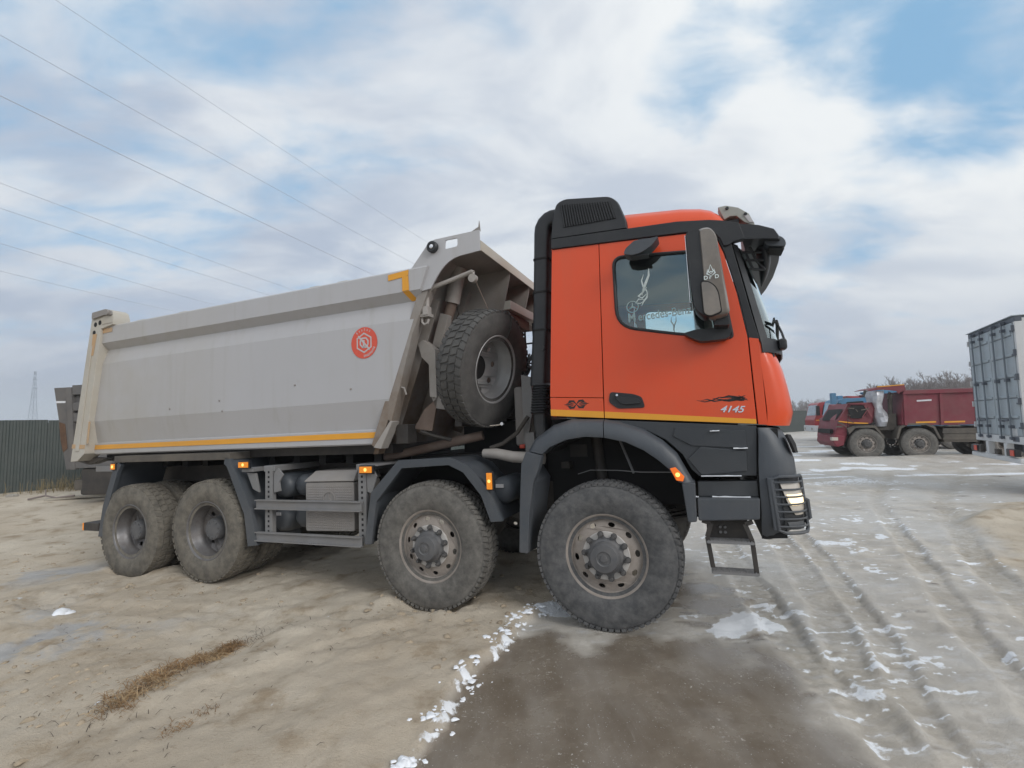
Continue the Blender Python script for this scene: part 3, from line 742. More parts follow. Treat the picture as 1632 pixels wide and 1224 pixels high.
# ------------------------------------------------------------------ the orange dump truck
T = empty('dump_truck', TRUCK_T); T.rotation_euler = TRUCK_R.to_euler()
tag(T, 'large eight-wheel dump truck with orange cab, grey tipping body and spare wheel behind the cab', 'dump truck')
PI = math.pi
AX = [(0.0, 0.0), (-1.70, 0.0), (-4.805, 0.0315), (-6.25, -0.0274)]
for i, (ax, dz) in enumerate(AX):
    z = RT+dz
    if i < 2:
        wheel_front(T, (ax, -1.085, z), (0, 0.12+0.9*i, 0), 'tyre_front' if i == 0 else 'tyre_dusty')
        wheel_front(T, (ax, 1.085, z), (0, 0.3, PI), 'tyre_dusty')
    else:
        for s, r in ((-1, 0), (1, PI)):
            wheel_rear(T, (ax, s*1.07, z), (0, 0.5*i, r)); wheel_rear(T, (ax, s*0.70, z), (0, 0.2, r+PI), hub=False)
    b = MB(); b.lathe([(0.06, -0.95), (0.085, -0.6), (0.10, -0.35), (0.21, -0.22), (0.24, 0), (0.21, 0.22), (0.10, 0.35), (0.085, 0.6), (0.06, 0.95)], 16, c=(ax, 0, z))
    b.box(ax-0.08, ax+0.08, -0.62, -0.5, z-0.1, z+0.28); b.box(ax-0.08, ax+0.08, 0.5, 0.62, z-0.1, z+0.28)
    b.build('axle', 'chassis_black', T)
    for s in (-1, 1):
        b = MB()
        for k in range(4):
            L = 0.8-0.13*k
            pts = [(ax-L+2*L*t, s*0.56, z+0.16+0.022*k+0.10*((2*t-1)**2)*(1-0.1*k)) for t in [j/8 for j in range(9)]]
            b.loft([[(p[0], p[1]-0.045, p[2]), (p[0], p[1]+0.045, p[2]), (p[0], p[1]+0.045, p[2]+0.018), (p[0], p[1]-0.045, p[2]+0.018)] for p in pts], cap0=True, cap1=True)
        b.build('leaf_spring', 'chassis_black', T)
for s in (-1, 1):
    b = MB(); ya = s*0.40
    b.box(-7.15, 1.15, ya-0.035, ya+0.035, 0.86, 1.14); b.build('chassis_rail', 'chassis_black', T, 0.008)
    b = MB(); b.box(-7.2, -1.75, s*0.42-0.06, s*0.42+0.06, 1.15, 1.38); b.build('subframe_rail', 'chassis_black', T, 0.008)
b = MB()
for x in (-6.9, -5.5, -4.0, -3.2, -2.3, -0.9, 0.9): b.box(x-0.06, x+0.06, -0.36, 0.36, 0.9, 1.1)
b.build('cross_member', 'chassis_black', T, 0.006)
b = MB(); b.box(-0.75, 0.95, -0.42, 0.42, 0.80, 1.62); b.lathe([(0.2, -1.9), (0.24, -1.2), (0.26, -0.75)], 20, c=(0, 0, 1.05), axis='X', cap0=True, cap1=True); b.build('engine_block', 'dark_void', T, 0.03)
b = MB(); b.tube([(-1.9, 0, 0.95), (-4.6, 0, 0.75)], 0.07, 12); b.build('drive_shaft', 'chassis_black', T)

# ---- tipping body
def xf(z): return -1.681-(3.209-z)*0.3973
def xp(z): return -6.86-(3.339-z)*0.1676      # front edge of the rear post
def xr(z): return -7.06-(3.57-z)*0.1940
def slanted(profile, x0, x1):
    """closed (y, z) profile run between two slanting ends"""
    b = MB(); n = len(profile)
    vs = [(x0(z), y, z) for y, z in profile]+[(x1(z), y, z) for y, z in profile]
    tris = tessellate_polygon([[Vector((y, z, 0)) for y, z in profile]])
    fs = [tuple(t) for t in tris]+[tuple(i+n for i in reversed(t)) for t in tris]
    for i in range(n):
        j = (i+1) % n; fs.append((i, i+n, j+n, j))
    return b.add(vs, fs)
SIDE = [(-1.06, 1.60), (-1.14, 1.60), (-1.160, 1.615), (-1.165, 1.752), (-1.138, 1.765), (-1.210, 2.065), (-1.205, 2.86), (-1.155, 3.058), (-1.247, 3.145), (-1.25, 3.36), (-1.24, 3.375), (-1.10, 3.375), (-1.06, 3.30)]
side = slanted(SIDE, xp, xf).build('body_side_panel', 'dump_paint', T, 0.0, ang=6)
side2 = mirror_y(side)
def strip(pts, y, t, name, mat, parent=T):
    b = MB(); b.prism(pts, y, y-t); return b.build(name, mat, parent)
strip([(xp(1.67)+0.01, 1.672), (xf(1.67)-0.02, 1.672), (xf(1.74)-0.02, 1.733), (xp(1.74)+0.01, 1.733)], -1.166, 0.003, 'reflective_stripe', 'yellow_tape', side)
strip([(-7.43, 1.700), (-7.135, 1.688), (-7.125, 1.742), (-7.42, 1.758)], -1.283, 0.003, 'reflective_stripe', 'yellow_tape_worn', side)
strip([(-2.085, 3.345), (-1.835, 3.362), (-1.84, 3.305), (-1.90, 3.295), (-2.085, 3.282)], -1.2515, 0.003, 'corner_mark', 'yellow_tape', side)
strip([(-1.915, 3.30), (-1.84, 3.30), (-1.835, 3.15), (-1.915, 3.15)], -1.2515, 0.0028, 'corner_mark', 'yellow_tape', side)
b = MB(); b.add([(-1.915, -1.2505, 3.147), (-1.835, -1.2505, 3.147), (-1.785, -1.159, 3.059), (-1.865, -1.159, 3.059)], [(0, 1, 2, 3)]); b.build('corner_mark', 'yellow_tape', side)
strip([(-6.99, 3.345), (-6.66, 3.345), (-6.66, 3.285), (-6.90, 3.28), (-6.99, 3.28)], -1.2515, 0.003, 'corner_mark', 'yellow_tape_worn', side)
strip([(-7.03, 3.28), (-6.94, 3.28), (-7.01, 2.98), (-7.07, 2.98)], -1.284, 0.003, 'corner_mark', 'yellow_tape_worn', side)
strip([(-7.06, 2.06), (-7.02, 2.06), (-7.05, 1.76), (-7.09, 1.76)], -1.284, 0.003, 'corner_mark', 'yellow_tape_worn', side)
b = MB(); b.add([(-2.235, -1.169, 1.93), (-2.16, -1.169, 1.95), (-2.235, -1.150, 1.78), (-2.28, -1.150, 1.78)], [(0, 1, 2, 3)]);
b.add([(-2.33, -1.1925, 2.02), (-2.20, -1.1925, 2.02), (-2.235, -1.15, 1.82), (-2.33, -1.15, 1.82)], [(0, 1, 2, 3)]); b.build('corner_mark', 'yellow_tape_worn', side)
# printed maker's disc on the side
def disc(cx, cz, r0, r1, y, name, mat, parent, n=48, t=0.002):
    o = [(cx+r1*math.cos(2*PI*i/n), cz+r1*math.sin(2*PI*i/n)) for i in range(n)]
    h = [[(cx+r0*math.cos(2*PI*i/n), cz+r0*math.sin(2*PI*i/n)) for i in range(n)]] if r0 > 0 else []
    b = MB(); b.prism(o, y, y-t, holes=h); return b.build(name, mat, parent)
LX, LZ, LR = -2.436, 2.679, 0.168
disc(LX, LZ, 0, LR, -1.2095, 'printed_emblem', 'red_print', side)
b = MB()
def ringseg(cx, cz, r0, r1, a0, a1, y, n=8):
    vs = []; fs = []
    for i in range(n+1):
        a = a0+(a1-a0)*i/n
        vs += [(cx+r0*math.cos(a), y, cz+r0*math.sin(a)), (cx+r1*math.cos(a), y, cz+r1*math.sin(a))]
        if i: fs.append((2*i-2, 2*i-1, 2*i+1, 2*i))
    b.add(vs, fs)
YL = -1.2120
hexp = lambda r, off=0: [(LX+r*math.cos(PI/6+off+i*PI/3), LZ+r*math.sin(PI/6+off+i*PI/3)) for i in range(6)]
b.prism(hexp(LR*0.66), YL, YL-0.001, holes=[hexp(LR*0.56)])
b.prism([(LX-0.058, LZ+0.022), (LX-0.030, LZ+0.058), (LX+0.028, LZ+0.058), (LX+0.060, LZ+0.02), (LX+0.058, LZ-0.022), (LX+0.032, LZ-0.056), (LX-0.02, LZ-0.056), (LX-0.056, LZ-0.022)], YL, YL-0.001,
        holes=[[(LX-0.040, LZ+0.016), (LX-0.022, LZ+0.042), (LX+0.022, LZ+0.042), (LX+0.043, LZ+0.014), (LX+0.042, LZ-0.016), (LX+0.024, LZ-0.040), (LX-0.014, LZ-0.040), (LX-0.039, LZ-0.016)]])
b.beam((LX-0.075, YL-0.001, LZ+0.078), (LX+0.07, YL-0.001, LZ-0.078), 0.002, 0.018, up=(1, 0, 0.9))
b.box(LX-0.016, LX+0.006, YL-0.001, YL, LZ-0.055, LZ+0.03)
random.seed(5)
for a0, n in ((PI*0.72, 6), (PI*1.86, 10)):
    step = -0.155 if n == 6 else -0.125
    for i in range(n):
        a = a0+step*i*(1.6 if n == 6 else 1)
        w = 0.045
        ringseg(LX, LZ, LR*0.76, LR*0.90, a-w, a-w*0.35, YL, 2); ringseg(LX, LZ, LR*0.76, LR*0.90, a+w*0.35, a+w, YL, 2)
        k = i % 3; r = (0.885, 0.825, 0.765)[k]
        ringseg(LX, LZ, LR*r, LR*(r+0.03), a-w, a+w, YL, 2)
b.build('emblem_linework', 'white_print', side)
b = MB()
for x, z in ((-2.62, 2.20), (-3.4, 2.30), (-4.6, 2.2), (-4.55, 2.07), (-5.5, 2.15)): b.lathe([(0.014, -1.204), (0.010, -1.216)], 10, c=(x, 0, z), cap1=True)
b.build('side_bolt', 'box_grey', side)
for x in (-2.75, -3.15, -5.35, -6.2):
    b = MB(); b.tube([(x-0.08, -1.16, 3.37), (x-0.06, -1.16, 3.40), (x+0.06, -1.16, 3.40), (x+0.08, -1.16, 3.37)], 0.014, 6); b.build('tarp_hook', 'dump_post', T)
# rear posts, floor, front wall, tailgate
post = [(-6.86, 3.339), (-6.60, 3.375), (-6.587, 3.465), (-6.625, 3.557), (-6.68, 3.59), (-6.80, 3.605), (-7.02, 3.585), (-7.075, 3.53), (xr(3.2)-0.0, 3.25), (-7.459, 1.514), (-7.30, 1.52), (-7.145, 1.62)]
b = MB(); b.prism(post, -1.282, -1.07); p0 = b.build('rear_post', 'dump_post', T, 0.008); p1 = mirror_y(p0)
b = MB(); b.prism([(-7.10, 3.12), (-7.03, 3.12), (-7.26, 1.66), (-7.34, 1.66)], -1.2821, -1.2945); b.build('post_fold', 'dump_post', p0, 0.003)
b = MB()
for (x, z) in ((-6.985, 3.415), (-6.885, 3.43), (-7.01, 3.30)): b.lathe([(0.034, -1.281), (0.034, -1.284)], 16, c=(x, 0, z), cap1=True)
b.build('post_bolt_hole', 'dark_void', p0)
b = MB(); b.prism(round_poly([(-7.03, 3.49), (-6.74, 3.52), (-6.60, 3.50), (-6.60, 3.56), (-6.72, 3.60), (-7.03, 3.585)], 0.02), -1.285, -1.31); b.lathe([(0.04, -1.29), (0.04, -1.335)], 14, c=(-6.66, 0, 3.54), cap1=True); b.build('tailgate_hinge', 'box_grey', p0, 0.004)
b = MB(); b.prism([(-6.83, 3.40), (-6.60, 3.40), (-6.60, 3.50), (-6.80, 3.505)], -1.2825, -1.289); b.build('hinge_plate', 'dump_post', p0)
b = MB(); b.prism([(xr(3.3)+0.03, 3.3), (xr(3.3)+0.10, 3.3), (xr(1.6)+0.10, 1.6), (xr(1.6)+0.03, 1.6)], -1.06, 1.06); b.build('tailgate', 'dump_paint', T)
b = MB(); b.prism([(xp(1.62)-0.1, 1.50), (xf(1.62)+0.02, 1.50), (xf(1.62)+0.02, 1.60), (xp(1.62)-0.1, 1.60)], -0.95, 0.95); b.build('body_floor', 'chassis_black', T)  # floor coloured black to stand for the shade under the body
b = MB()
for i in range(12):
    x = -7.0+i*0.4; b.box(x-0.05, x+0.05, -0.8, 0.8, 1.39, 1.498)
b.build('floor_bearer', 'dark_void', T)['kind'] = 'stuff'  # bearers painted near black, giving the dark shaded gap below the body
fw = MB(); fw.prism([(xf(1.5)-0.10, 1.5), (xf(1.5)-0.04, 1.5), (xf(3.38)-0.04, 3.38), (xf(3.38)-0.10, 3.38)], -1.06, 1.06); front = fw.build('front_wall', 'dump_inner', T)
for s in (-1, 1):
    b = MB(); b.prism([(xf(3.22), 3.22), (xf(3.22)+0.075, 3.215), (-1.838, 2.715), (-2.02, 2.144), (-2.118, 1.829), (-2.163, 1.85), (-2.25, 1.60), (-2.33, 1.575), (xf(1.6)-0.05, 1.6), (xf(3.1)-0.05, 3.10)], s*1.205, s*1.07)
    b.build('front_flange', 'dump_inner', front, 0.005)
    b = MB(); b.beam((xf(1.7)+0.02, s*0.95, 1.7), (xf(3.1)+0.02, s*0.95, 3.1), 0.012, 0.10, up=(1, 0, 0)); b.build('wall_rib', 'dump_inner', front)
    b = MB(); b.beam((xf(1.7)+0.05, s*0.45, 1.7), (xf(3.3)+0.05, s*0.45, 3.3), 0.10, 0.14, up=(1, 0, 0)); b.build('wall_rib', 'dump_inner', front)
MB().prism([(-2.0, 1.75), (-1.78, 1.72), (-1.70, 2.06), (-1.86, 1.95)], -0.98, -0.95).build('splash_plate', 'old_pipe', T)
b = MB(); b.tube([(-2.05, -1.16, 2.12), (-2.02, -1.18, 2.18), (-1.97, -1.18, 2.17), (-1.96, -1.16, 2.10)], 0.010, 6); b.build('rope_hook', 'light_steel', T)
b = MB(); b.prism([(-2.33, 1.575), (-2.24, 1.56), (-2.09, 1.83), (-2.12, 1.84)], -1.225, -1.10); b.build('flange_foot', 'light_steel', T, 0.004)
b = MB(); b.box(-2.13, -1.98, -1.12, -0.95, 1.60, 1.80); b.build('valve_box', 'chassis_black', T, 0.012)
# canopy over the cab side of the body
plate = round_poly([(-1.84, 3.36), (-1.622, 3.60), (-1.559, 3.634), (-1.042, 3.638), (-1.042, 3.433), (-1.303, 3.416), (-1.40, 3.375), (-1.48, 3.31), (-1.56, 3.204), (-1.60, 3.14), (-1.70, 3.13)], [0, 0.06, 0.05, 0, 0, 0.08, 0.05, 0.05, 0.05, 0, 0], 3)
hole = round_poly([(-1.42, 3.605), (-1.28, 3.602), (-1.283, 3.518), (-1.425, 3.513)], 0.02, 3)
b = MB(); b.prism(plate, -1.222, -1.206, holes=[hole]); cp = b.build('canopy_side_plate', 'dump_paint', T); mirror_y(cp)
b = MB(); b.lathe([(0.058, -1.223), (0.058, -1.262), (0.05, -1.27), (0.030, -1.27), (0.030, -1.245)], 24, c=(-1.554, 0, 3.552)); b.build('tarp_roller_end', 'black_plastic', T)
b = MB(); b.lathe([(0.022, -1.23), (0.022, -1.268), (0.012, -1.272)], 12, c=(-1.554, 0, 3.552), cap1=True); b.build('roller_pin', 'chrome', T)
b = MB(); b.prism([(-1.66, 3.36), (-1.50, 3.488), (-1.05, 3.50), (-1.05, 3.488), (-1.50, 3.474), (-1.66, 3.34)], -1.205, 1.205); can = b.build('canopy_roof', 'dump_inner', T)
b = MB(); b.box(-1.048, -1.036, -1.205, 1.205, 3.438, 3.538); b.build('canopy_lip', 'dump_post', T, 0.003)
b = MB(); b.prism([(-1.16, 3.636), (-1.06, 3.68), (-1.05, 3.74), (-1.04, 3.636)], -1.20, -1.188); b.build('lifting_lug', 'box_grey', T)
for y in (-0.42, 0.22, 0.75):
    b = MB(); b.prism([(-1.06, 3.485), (-1.06, 3.40), (-1.16, 3.0), (xf(3.0)-0.05, 3.0), (xf(3.35)-0.05, 3.35), (-1.50, 3.47)], y, y+0.012); b.build('canopy_gusset', 'dump_inner', T)
b = MB(); b.beam((-1.13, -0.42, 3.08), (-1.10, 0.55, 3.08), 0.14, 0.10); b.build('wall_bracket', 'dump_post', T, 0.006)
b = MB(); b.box(-1.24, -1.10, -0.40, 0.3, 2.90, 3.02); b.build('bracket_block', 'rust', T, 0.01); b = MB(); b.lathe([(0.03, -0.46), (0.03, -0.40)], 12, c=(-1.15, 0, 2.98), cap0=True); b.build('bracket_pin', 'chrome', T)
# hoist cylinder, tarp arm, spare wheel and its carrier
b = MB(); b.tube([(-1.52, -0.74, 3.48), (-1.625, -0.74, 3.10)], [0.078, 0.083], 20); hy = b.build('hoist_cylinder', 'light_steel', T)
b = MB(); b.tube([(-1.615, -0.74, 3.12), (-1.69, -0.74, 2.93)], 0.058, 18); b.build('cylinder_rod', 'old_pipe', hy)
b = MB(); b.beam((-1.675, -0.78, 2.97), (-1.79, -0.78, 2.62), 0.11, 0.10, up=(0, 1, 0)); b.build('cylinder_sleeve', 'light_steel', hy, 0.006)
b = MB(); b.tube([(-1.79, -0.76, 2.66), (-1.83, -0.76, 2.52)], 0.07, 16); b.tube([(-1.61, -0.68, 3.12), (-1.60, -0.64, 3.0), (-1.72, -0.66, 2.7)], 0.008, 6); b.build('cylinder_base', 'chassis_black', hy)
b = MB(); b.tube([(-1.69, -1.15, 2.90), (-1.688, -1.15, 3.08), (-1.672, -1.15, 3.13), (-1.62, -1.15, 3.172), (-1.36, -1.15, 3.222), (-1.17, -1.15, 3.262), (-1.155, -1.15, 3.25)], 0.023, 10); ta = b.build('tarp_arm', 'light_steel', T)
b = MB(); b.lathe([(0.042, -1.185), (0.042, -1.135), (0.02, -1.13)], 18, c=(-1.157, 0, 3.19), cap0=True, cap1=True); b.beam((-1.157, -1.15, 3.19), (-1.157, -1.15, 3.255), 0.02, 0.02); b.build('arm_roller', 'light_steel', ta)
b = MB(); b.box(-1.80, -1.66, -1.18, -1.08, 2.875, 2.91); b.box(-1.725, -1.665, -1.19, -1.11, 2.89, 2.98); b.tube([(-1.75, -1.15, 2.885), (-1.755, -1.15, 2.83), (-1.73, -1.15, 2.80), (-1.69, -1.15, 2.81), (-1.675, -1.15, 2.85)], 0.014, 8); b.build('arm_clamp', 'light_steel', ta, 0.003)
b = MB(); b.tube([(-1.14, -1.14, 3.17), (-1.08, -1.0, 2.90), (-1.12, -0.93, 2.93)], 0.004, 5); b.build('tarp_cord', 'old_pipe', ta)
SPC = Vector((-1.213, -0.822, 2.339)); sn = Vector((math.cos(-0.19)*math.cos(-0.205), math.sin(-0.19)*math.cos(-0.205), math.sin(-0.205)))
sw = empty('spare_wheel', SPC, (0, 0, 0), T); sw.rotation_euler = (-sn).to_track_quat('Y', 'Z').to_euler()
link(TM, 'tyre', 'tyre_clean', sw); link(RR, 'rim', 'rim_silver', sw)
b = MB(); b.lathe([(0.13, 0.10), (0.13, 0.13)], 24, cap0=True, cap1=True); b.build('hub_hole', 'dark_void', sw)
b = MB(); b.tube([(0.10, -0.15, 0.33), (0.11, -0.178, 0.46), (0.125, -0.165, 0.55), (0.13, -0.10, 0.616), (0.13, 0.1, 0.622)], 0.008, 6); b.build('tie_chain', 'chassis_black', sw)
b = MB(); b.prism([(-1.914, 2.648), (-1.845, 2.68), (-1.703, 2.567), (-1.699, 2.056), (-1.786, 2.071), (-1.786, 2.41), (-1.873, 2.496)], -1.0, -0.88); ca = b.build('spare_carrier', 'light_steel', T, 0.008)
b = MB(); b.prism([(-1.786, 2.09), (-1.66, 2.07), (-1.62, 1.93), (-1.73, 1.95)], -0.98, -0.87); b.build('carrier_foot', 'box_grey', ca, 0.006)
b = MB(); b.beam((-1.75, -0.9, 2.35), (-1.36, -0.85, 2.34), 0.12, 0.12); b.box(-1.5, -1.42, -1.0, 0.2, 1.75, 1.86); b.build('carrier_beam', 'chassis_black', ca, 0.006)
# rear of cab: tanks, cross deck, pipes
b = MB(); b.box(-1.0, -0.74, -0.62, 0.55, 1.52, 2.14); b.build('hydraulic_tank', 'box_grey', T, 0.03)
b = MB(); b.box(-1.75, -0.78, -0.35, 1.05, 1.44, 1.80); b.build('dark_filler_deck', 'dark_void', T, 0.03)  # added box that darkens the see-through gap behind the spare wheel
b = MB(); b.box(-1.5, -1.1, -0.30, 0.9, 1.80, 2.25); b.build('dark_filler_block', 'chassis_black', T, 0.05)  # added dark block closing the view through behind the spare
b = MB(); b.box(-1.02, -0.99, -0.45, 0.4, 1.6, 2.08); b.build('tank_plate', 'dark_void', T)
b = MB(); b.prism([(-0.86, 2.25), (-0.76, 2.22), (-0.74, 1.94), (-0.82, 1.56), (-0.86, 1.56)], -0.74, -0.70); b.box(-0.84, -0.74, -0.76, -0.72, 1.38, 1.66); b.build('tank_bracket', 'galv_grey', T, 0.004)
b = MB()
for x in (-1.16, -1.05): b.tube([(x, 0.28, 1.6), (x, 0.28, 3.0)], 0.014, 6)
for z in (2.0, 2.25, 2.5, 2.75): b.tube([(-1.16, 0.28, z), (-1.05, 0.28, z)], 0.011, 6)
b.build('access_ladder', 'black_plastic', T)
b = MB(); b.tube([(-0.98, -0.2, 2.42), (-0.9, -0.4, 2.36), (-0.84, -0.55, 2.40), (-0.80, -0.5, 2.48)], 0.018, 7); b.tube([(-0.98, -0.1, 2.55), (-0.9, -0.35, 2.50), (-0.86, -0.5, 2.32), (-0.9, -0.6, 2.22)], 0.015, 7); b.tube([(-1.0, -0.3, 2.32), (-0.86, -0.55, 2.28), (-0.8, -0.62, 2.34)], 0.022, 7); b.build('hydraulic_hose', 'black_plastic', T)
b = MB(); b.tube([(-1.25, -0.86, 1.47), (-1.10, -0.88, 1.465), (-0.92, -0.9, 1.43), (-0.6, -0.9, 1.41)], [0.045, 0.052, 0.056, 0.056], 14); b.build('exhaust_pipe', 'light_steel', T)
b = MB(); b.tube([(-2.6, -0.72, 1.44), (-2.2, -0.72, 1.50), (-1.62, -0.72, 1.60), (-1.35, -0.66, 1.65)], 0.05, 12); b.build('return_pipe', 'old_pipe', T)
b = MB(); b.tube([(-0.78, -0.80, 1.82), (-0.90, -0.82, 1.66), (-1.05, -0.84, 1.56), (-1.18, -0.86, 1.52)], 0.022, 8); b.tube([(-1.9, -1.0, 1.72), (-1.75, -0.95, 1.66), (-1.6, -0.9, 1.62)], 0.018, 8); b.build('rubber_hose', 'chassis_black', T)
b = MB(); b.box(-0.93, -0.87, -0.70, -0.6, 1.50, 1.54); b.build('red_fitting', 'red_print', T, 0.01)
b = MB(); b.tube([(-1.12, -0.98, 1.745), (-1.02, -0.98, 1.75), (-0.99, -0.98, 1.758)], 0.008, 6); b.lathe([(0.016, -1.0), (0.016, -0.96)], 10, c=(-0.985, 0, 1.757), cap0=True, cap1=True); b.build('winch_handle', 'chrome', T)
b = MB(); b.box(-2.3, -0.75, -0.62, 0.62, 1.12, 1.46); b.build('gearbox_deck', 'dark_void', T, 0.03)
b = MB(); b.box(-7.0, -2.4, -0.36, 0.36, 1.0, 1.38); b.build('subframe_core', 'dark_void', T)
# mid-axle and bogie mudguards
def guard(poly_out, poly_in, y0, y1, name, mat='grey_plastic'):
    b = MB(); b.prism(list(poly_out)+list(reversed(poly_in)), y0, y0+0.05)
    mid = [((a[0]*0.8+c[0]*0.2), (a[1]*0.8+c[1]*0.2)) for a, c in zip(poly_out, poly_in)]
    th = [((a[0]*0.55+c[0]*0.45), (a[1]*0.55+c[1]*0.45)) for a, c in zip(poly_out, poly_in)]
    b.prism(mid+list(reversed(th)), y0+0.051, y1)
    return b.build(name, mat, T, 0.004)
mo = [(-2.465, 0.60), (-2.372, 1.12), (-2.035, 1.440), (-1.439, 1.458), (-1.262, 1.385), (-1.075, 1.190), (-0.925, 0.872)]
mi = [(-2.38, 0.60), (-2.305, 1.03), (-1.995, 1.360), (-1.462, 1.385), (-1.310, 1.315), (-1.130, 1.10), (-1.04, 0.862)]
g = guard(mo, mi, -1.225, -0.62, 'mudguard'); mirror_y(g)
ro = [(-6.88, 0.50), (-6.80, 0.90), (-6.60, 1.40), (-6.50, 1.485)]; ri = [(-6.74, 0.50), (-6.69, 0.90), (-6.50, 1.36), (-6.43, 1.45)]
g = guard(ro, ri, -1.225, -0.55, 'mudguard'); mirror_y(g)
ro = [(-4.47, 1.52), (-4.40, 1.50), (-4.24, 1.25), (-4.05, 0.90), (-3.955, 0.52)]; ri = [(-4.50, 1.44), (-4.45, 1.41), (-4.34, 1.20), (-4.16, 0.86), (-4.10, 0.50)]
g = guard(ro, ri, -1.225, -0.55, 'mudguard'); mirror_y(g)
b = MB(); b.box(-6.58, -4.40, -1.225, -0.58, 1.487, 1.572); g = b.build('mudguard_top', 'truck_dark', T, 0.006); mirror_y(g)
b = MB(); b.prism([(-6.92, 0.66), (-6.74, 0.66), (-6.73, 0.38), (-6.93, 0.38)], -1.15, -0.62); b.build('mud_flap', 'chassis_black', T)
b = MB(); b.box(-7.42, -7.08, -1.12, 1.12, 0.54, 0.65); b.build('underrun_bar', 'chassis_black', T, 0.01)
b = MB(); b.box(-7.44, -7.415, -1.12, -1.0, 0.545, 0.645); b.build('tail_reflector', 'amber_lamp', T)
b = MB(); b.box(-7.16, -6.60, -1.13, -0.5, 1.36, 1.44); b.box(-7.4, -7.1, -0.8, 0.8, 1.35, 1.5); b.build('rear_bracket', 'galv_grey', T, 0.006)
b = MB(); b.prism([(-7.62, 1.51), (-7.36, 1.56), (-6.95, 1.54), (-7.35, 1.46)], -1.12, -1.0); b.build('tailgate_latch', 'chassis_black', T)
# side guard with battery box and air tanks
for zl, zh in ((0.922, 1.027), (0.566, 0.668)):
    b = MB(); b.box(-3.985, -2.505, -1.212, -1.18, zl, zh); b.box(-3.985, -2.505, -1.2125, -1.19, zl+0.012, zh-0.012); b.build('side_guard_rail', 'galv_grey', T, 0.004)
    b = MB(); b.box(-3.985, -2.505, -1.235, -1.2126, zh-0.012, zh); b.box(-3.985, -2.505, -1.235, -1.2126, zl, zl+0.012); b.build('rail_edge', 'galv_grey', T)
for x0, x1 in ((-3.885, -3.775), (-2.57, -2.47)):
    b = MB(); b.box(x0, x1, -1.178, -1.12, 0.60, 1.40); b.box(x0-0.03, x1+0.03, -1.17, -0.45, 1.34, 1.405); po = b.build('side_guard_post', 'galv_grey', T, 0.005)
    b = MB()
    for k in range(13): b.box((x0+x1)/2-0.012, (x0+x1)/2+0.012, -1.1795, -1.177, 0.66+k*0.055, 0.685+k*0.055)
    b.build('post_slot', 'dark_void', po)
b = MB(); b.prism([(-3.76, 1.32), (-3.70, 1.38), (-3.62, 1.30), (-3.68, 1.22), (-3.66, 1.12), (-3.76, 1.10)], -1.17, -1.15); b.build('hanger_plate', 'galv_grey', T, 0.003)
b = MB(); b.prism([(-2.47, 1.30), (-2.40, 1.38), (-2.34, 1.28), (-2.40, 1.10), (-2.46, 1.12)], -1.17, -1.15); b.build('hanger_plate', 'galv_grey', T, 0.003)
b = MB(); b.prism(round_poly([(-3.352, 0.675), (-2.682, 0.695), (-2.682, 1.215), (-3.352, 1.208)], 0.03), -1.11, -0.66); bb = b.build('battery_box', 'box_grey', T, 0.012)
b = MB(); b.loft([[(-3.36, -1.12, 1.214), (-2.675, -1.12, 1.222), (-2.675, -0.65, 1.222), (-3.36, -0.65, 1.214)], [(-3.36, -1.12, 1.226), (-2.675, -1.12, 1.234), (-2.675, -0.65, 1.234), (-3.36, -0.65, 1.226)], [(-3.31, -1.0, 1.325), (-2.72, -1.0, 1.333), (-2.72, -0.66, 1.333), (-3.31, -0.66, 1.325)]], cap0=True, cap1=True); b.build('box_lid', 'box_grey', bb, 0.006)
b = MB()
for r in range(17):
    for c in range(24):
        x = -3.325+c*0.0262; z = 0.715+r*0.0275
        if (x+3.017)**2+(z-1.03)**2 < 0.085**2: continue
        b.add([(x, -1.111, z), (x+0.018, -1.111, z), (x+0.018, -1.111, z+0.019), (x, -1.111, z+0.019), (x+0.009, -1.1165, z+0.0095)], [(0, 1, 4), (1, 2, 4), (2, 3, 4), (3, 0, 4)])
o = b.build('embossed_studs', 'box_grey', bb); o['kind'] = 'stuff'
def star_emblem(cx, cz, r, y, name, mat, parent, t=0.003, ring=0.12):
    b = MB(); n = 40
    b.prism([(cx+r*math.cos(2*PI*i/n), cz+r*math.sin(2*PI*i/n)) for i in range(n)], y, y-t, holes=[[(cx+r*(1-ring)*math.cos(2*PI*i/n), cz+r*(1-ring)*math.sin(2*PI*i/n)) for i in range(n)]])
    pts = []
    for k in range(6):
        a = PI/2+k*PI/3; rr = r*0.93 if k % 2 == 0 else r*0.16; pts.append((cx+rr*math.cos(a), cz+rr*math.sin(a)))
    b.prism(pts, y, y-t); return b.build(name, mat, parent)
star_emblem(-3.017, 1.03, 0.085, -1.111, 'embossed_emblem', 'box_grey', bb, 0.008, 0.14)
def tank(p, q, r, name='air_tank'):
    p, q = Vector(p), Vector(q); d = (q-p); L = d.length; d.normalize(); pts = []; rs = []
    for t, k in ((0, 0.35), (0.015, 0.7), (0.05, 0.93), (0.10, 1.0), (L-0.10, 1.0), (L-0.05, 0.93), (L-0.015, 0.7), (L, 0.35)): pts.append(p+d*t); rs.append(r*k)
    b = MB(); b.tube(pts, rs, 24); return b.build(name, 'grey_plastic', T)
t1 = tank((-3.80, -1.05, 1.16), (-3.80, -0.1, 1.16), 0.145); t2 = tank((-3.84, -1.02, 0.755), (-3.84, -0.1, 0.755), 0.135)
t3 = tank((-3.53, -1.0, 1.16), (-3.53, -0.1, 1.16), 0.13); t4 = tank((-3.53, -1.0, 0.80), (-3.53, -0.1, 0.80), 0.13)
t5 = tank((-1.0, -1.06, 1.12), (-1.0, -0.3, 1.12), 0.13)
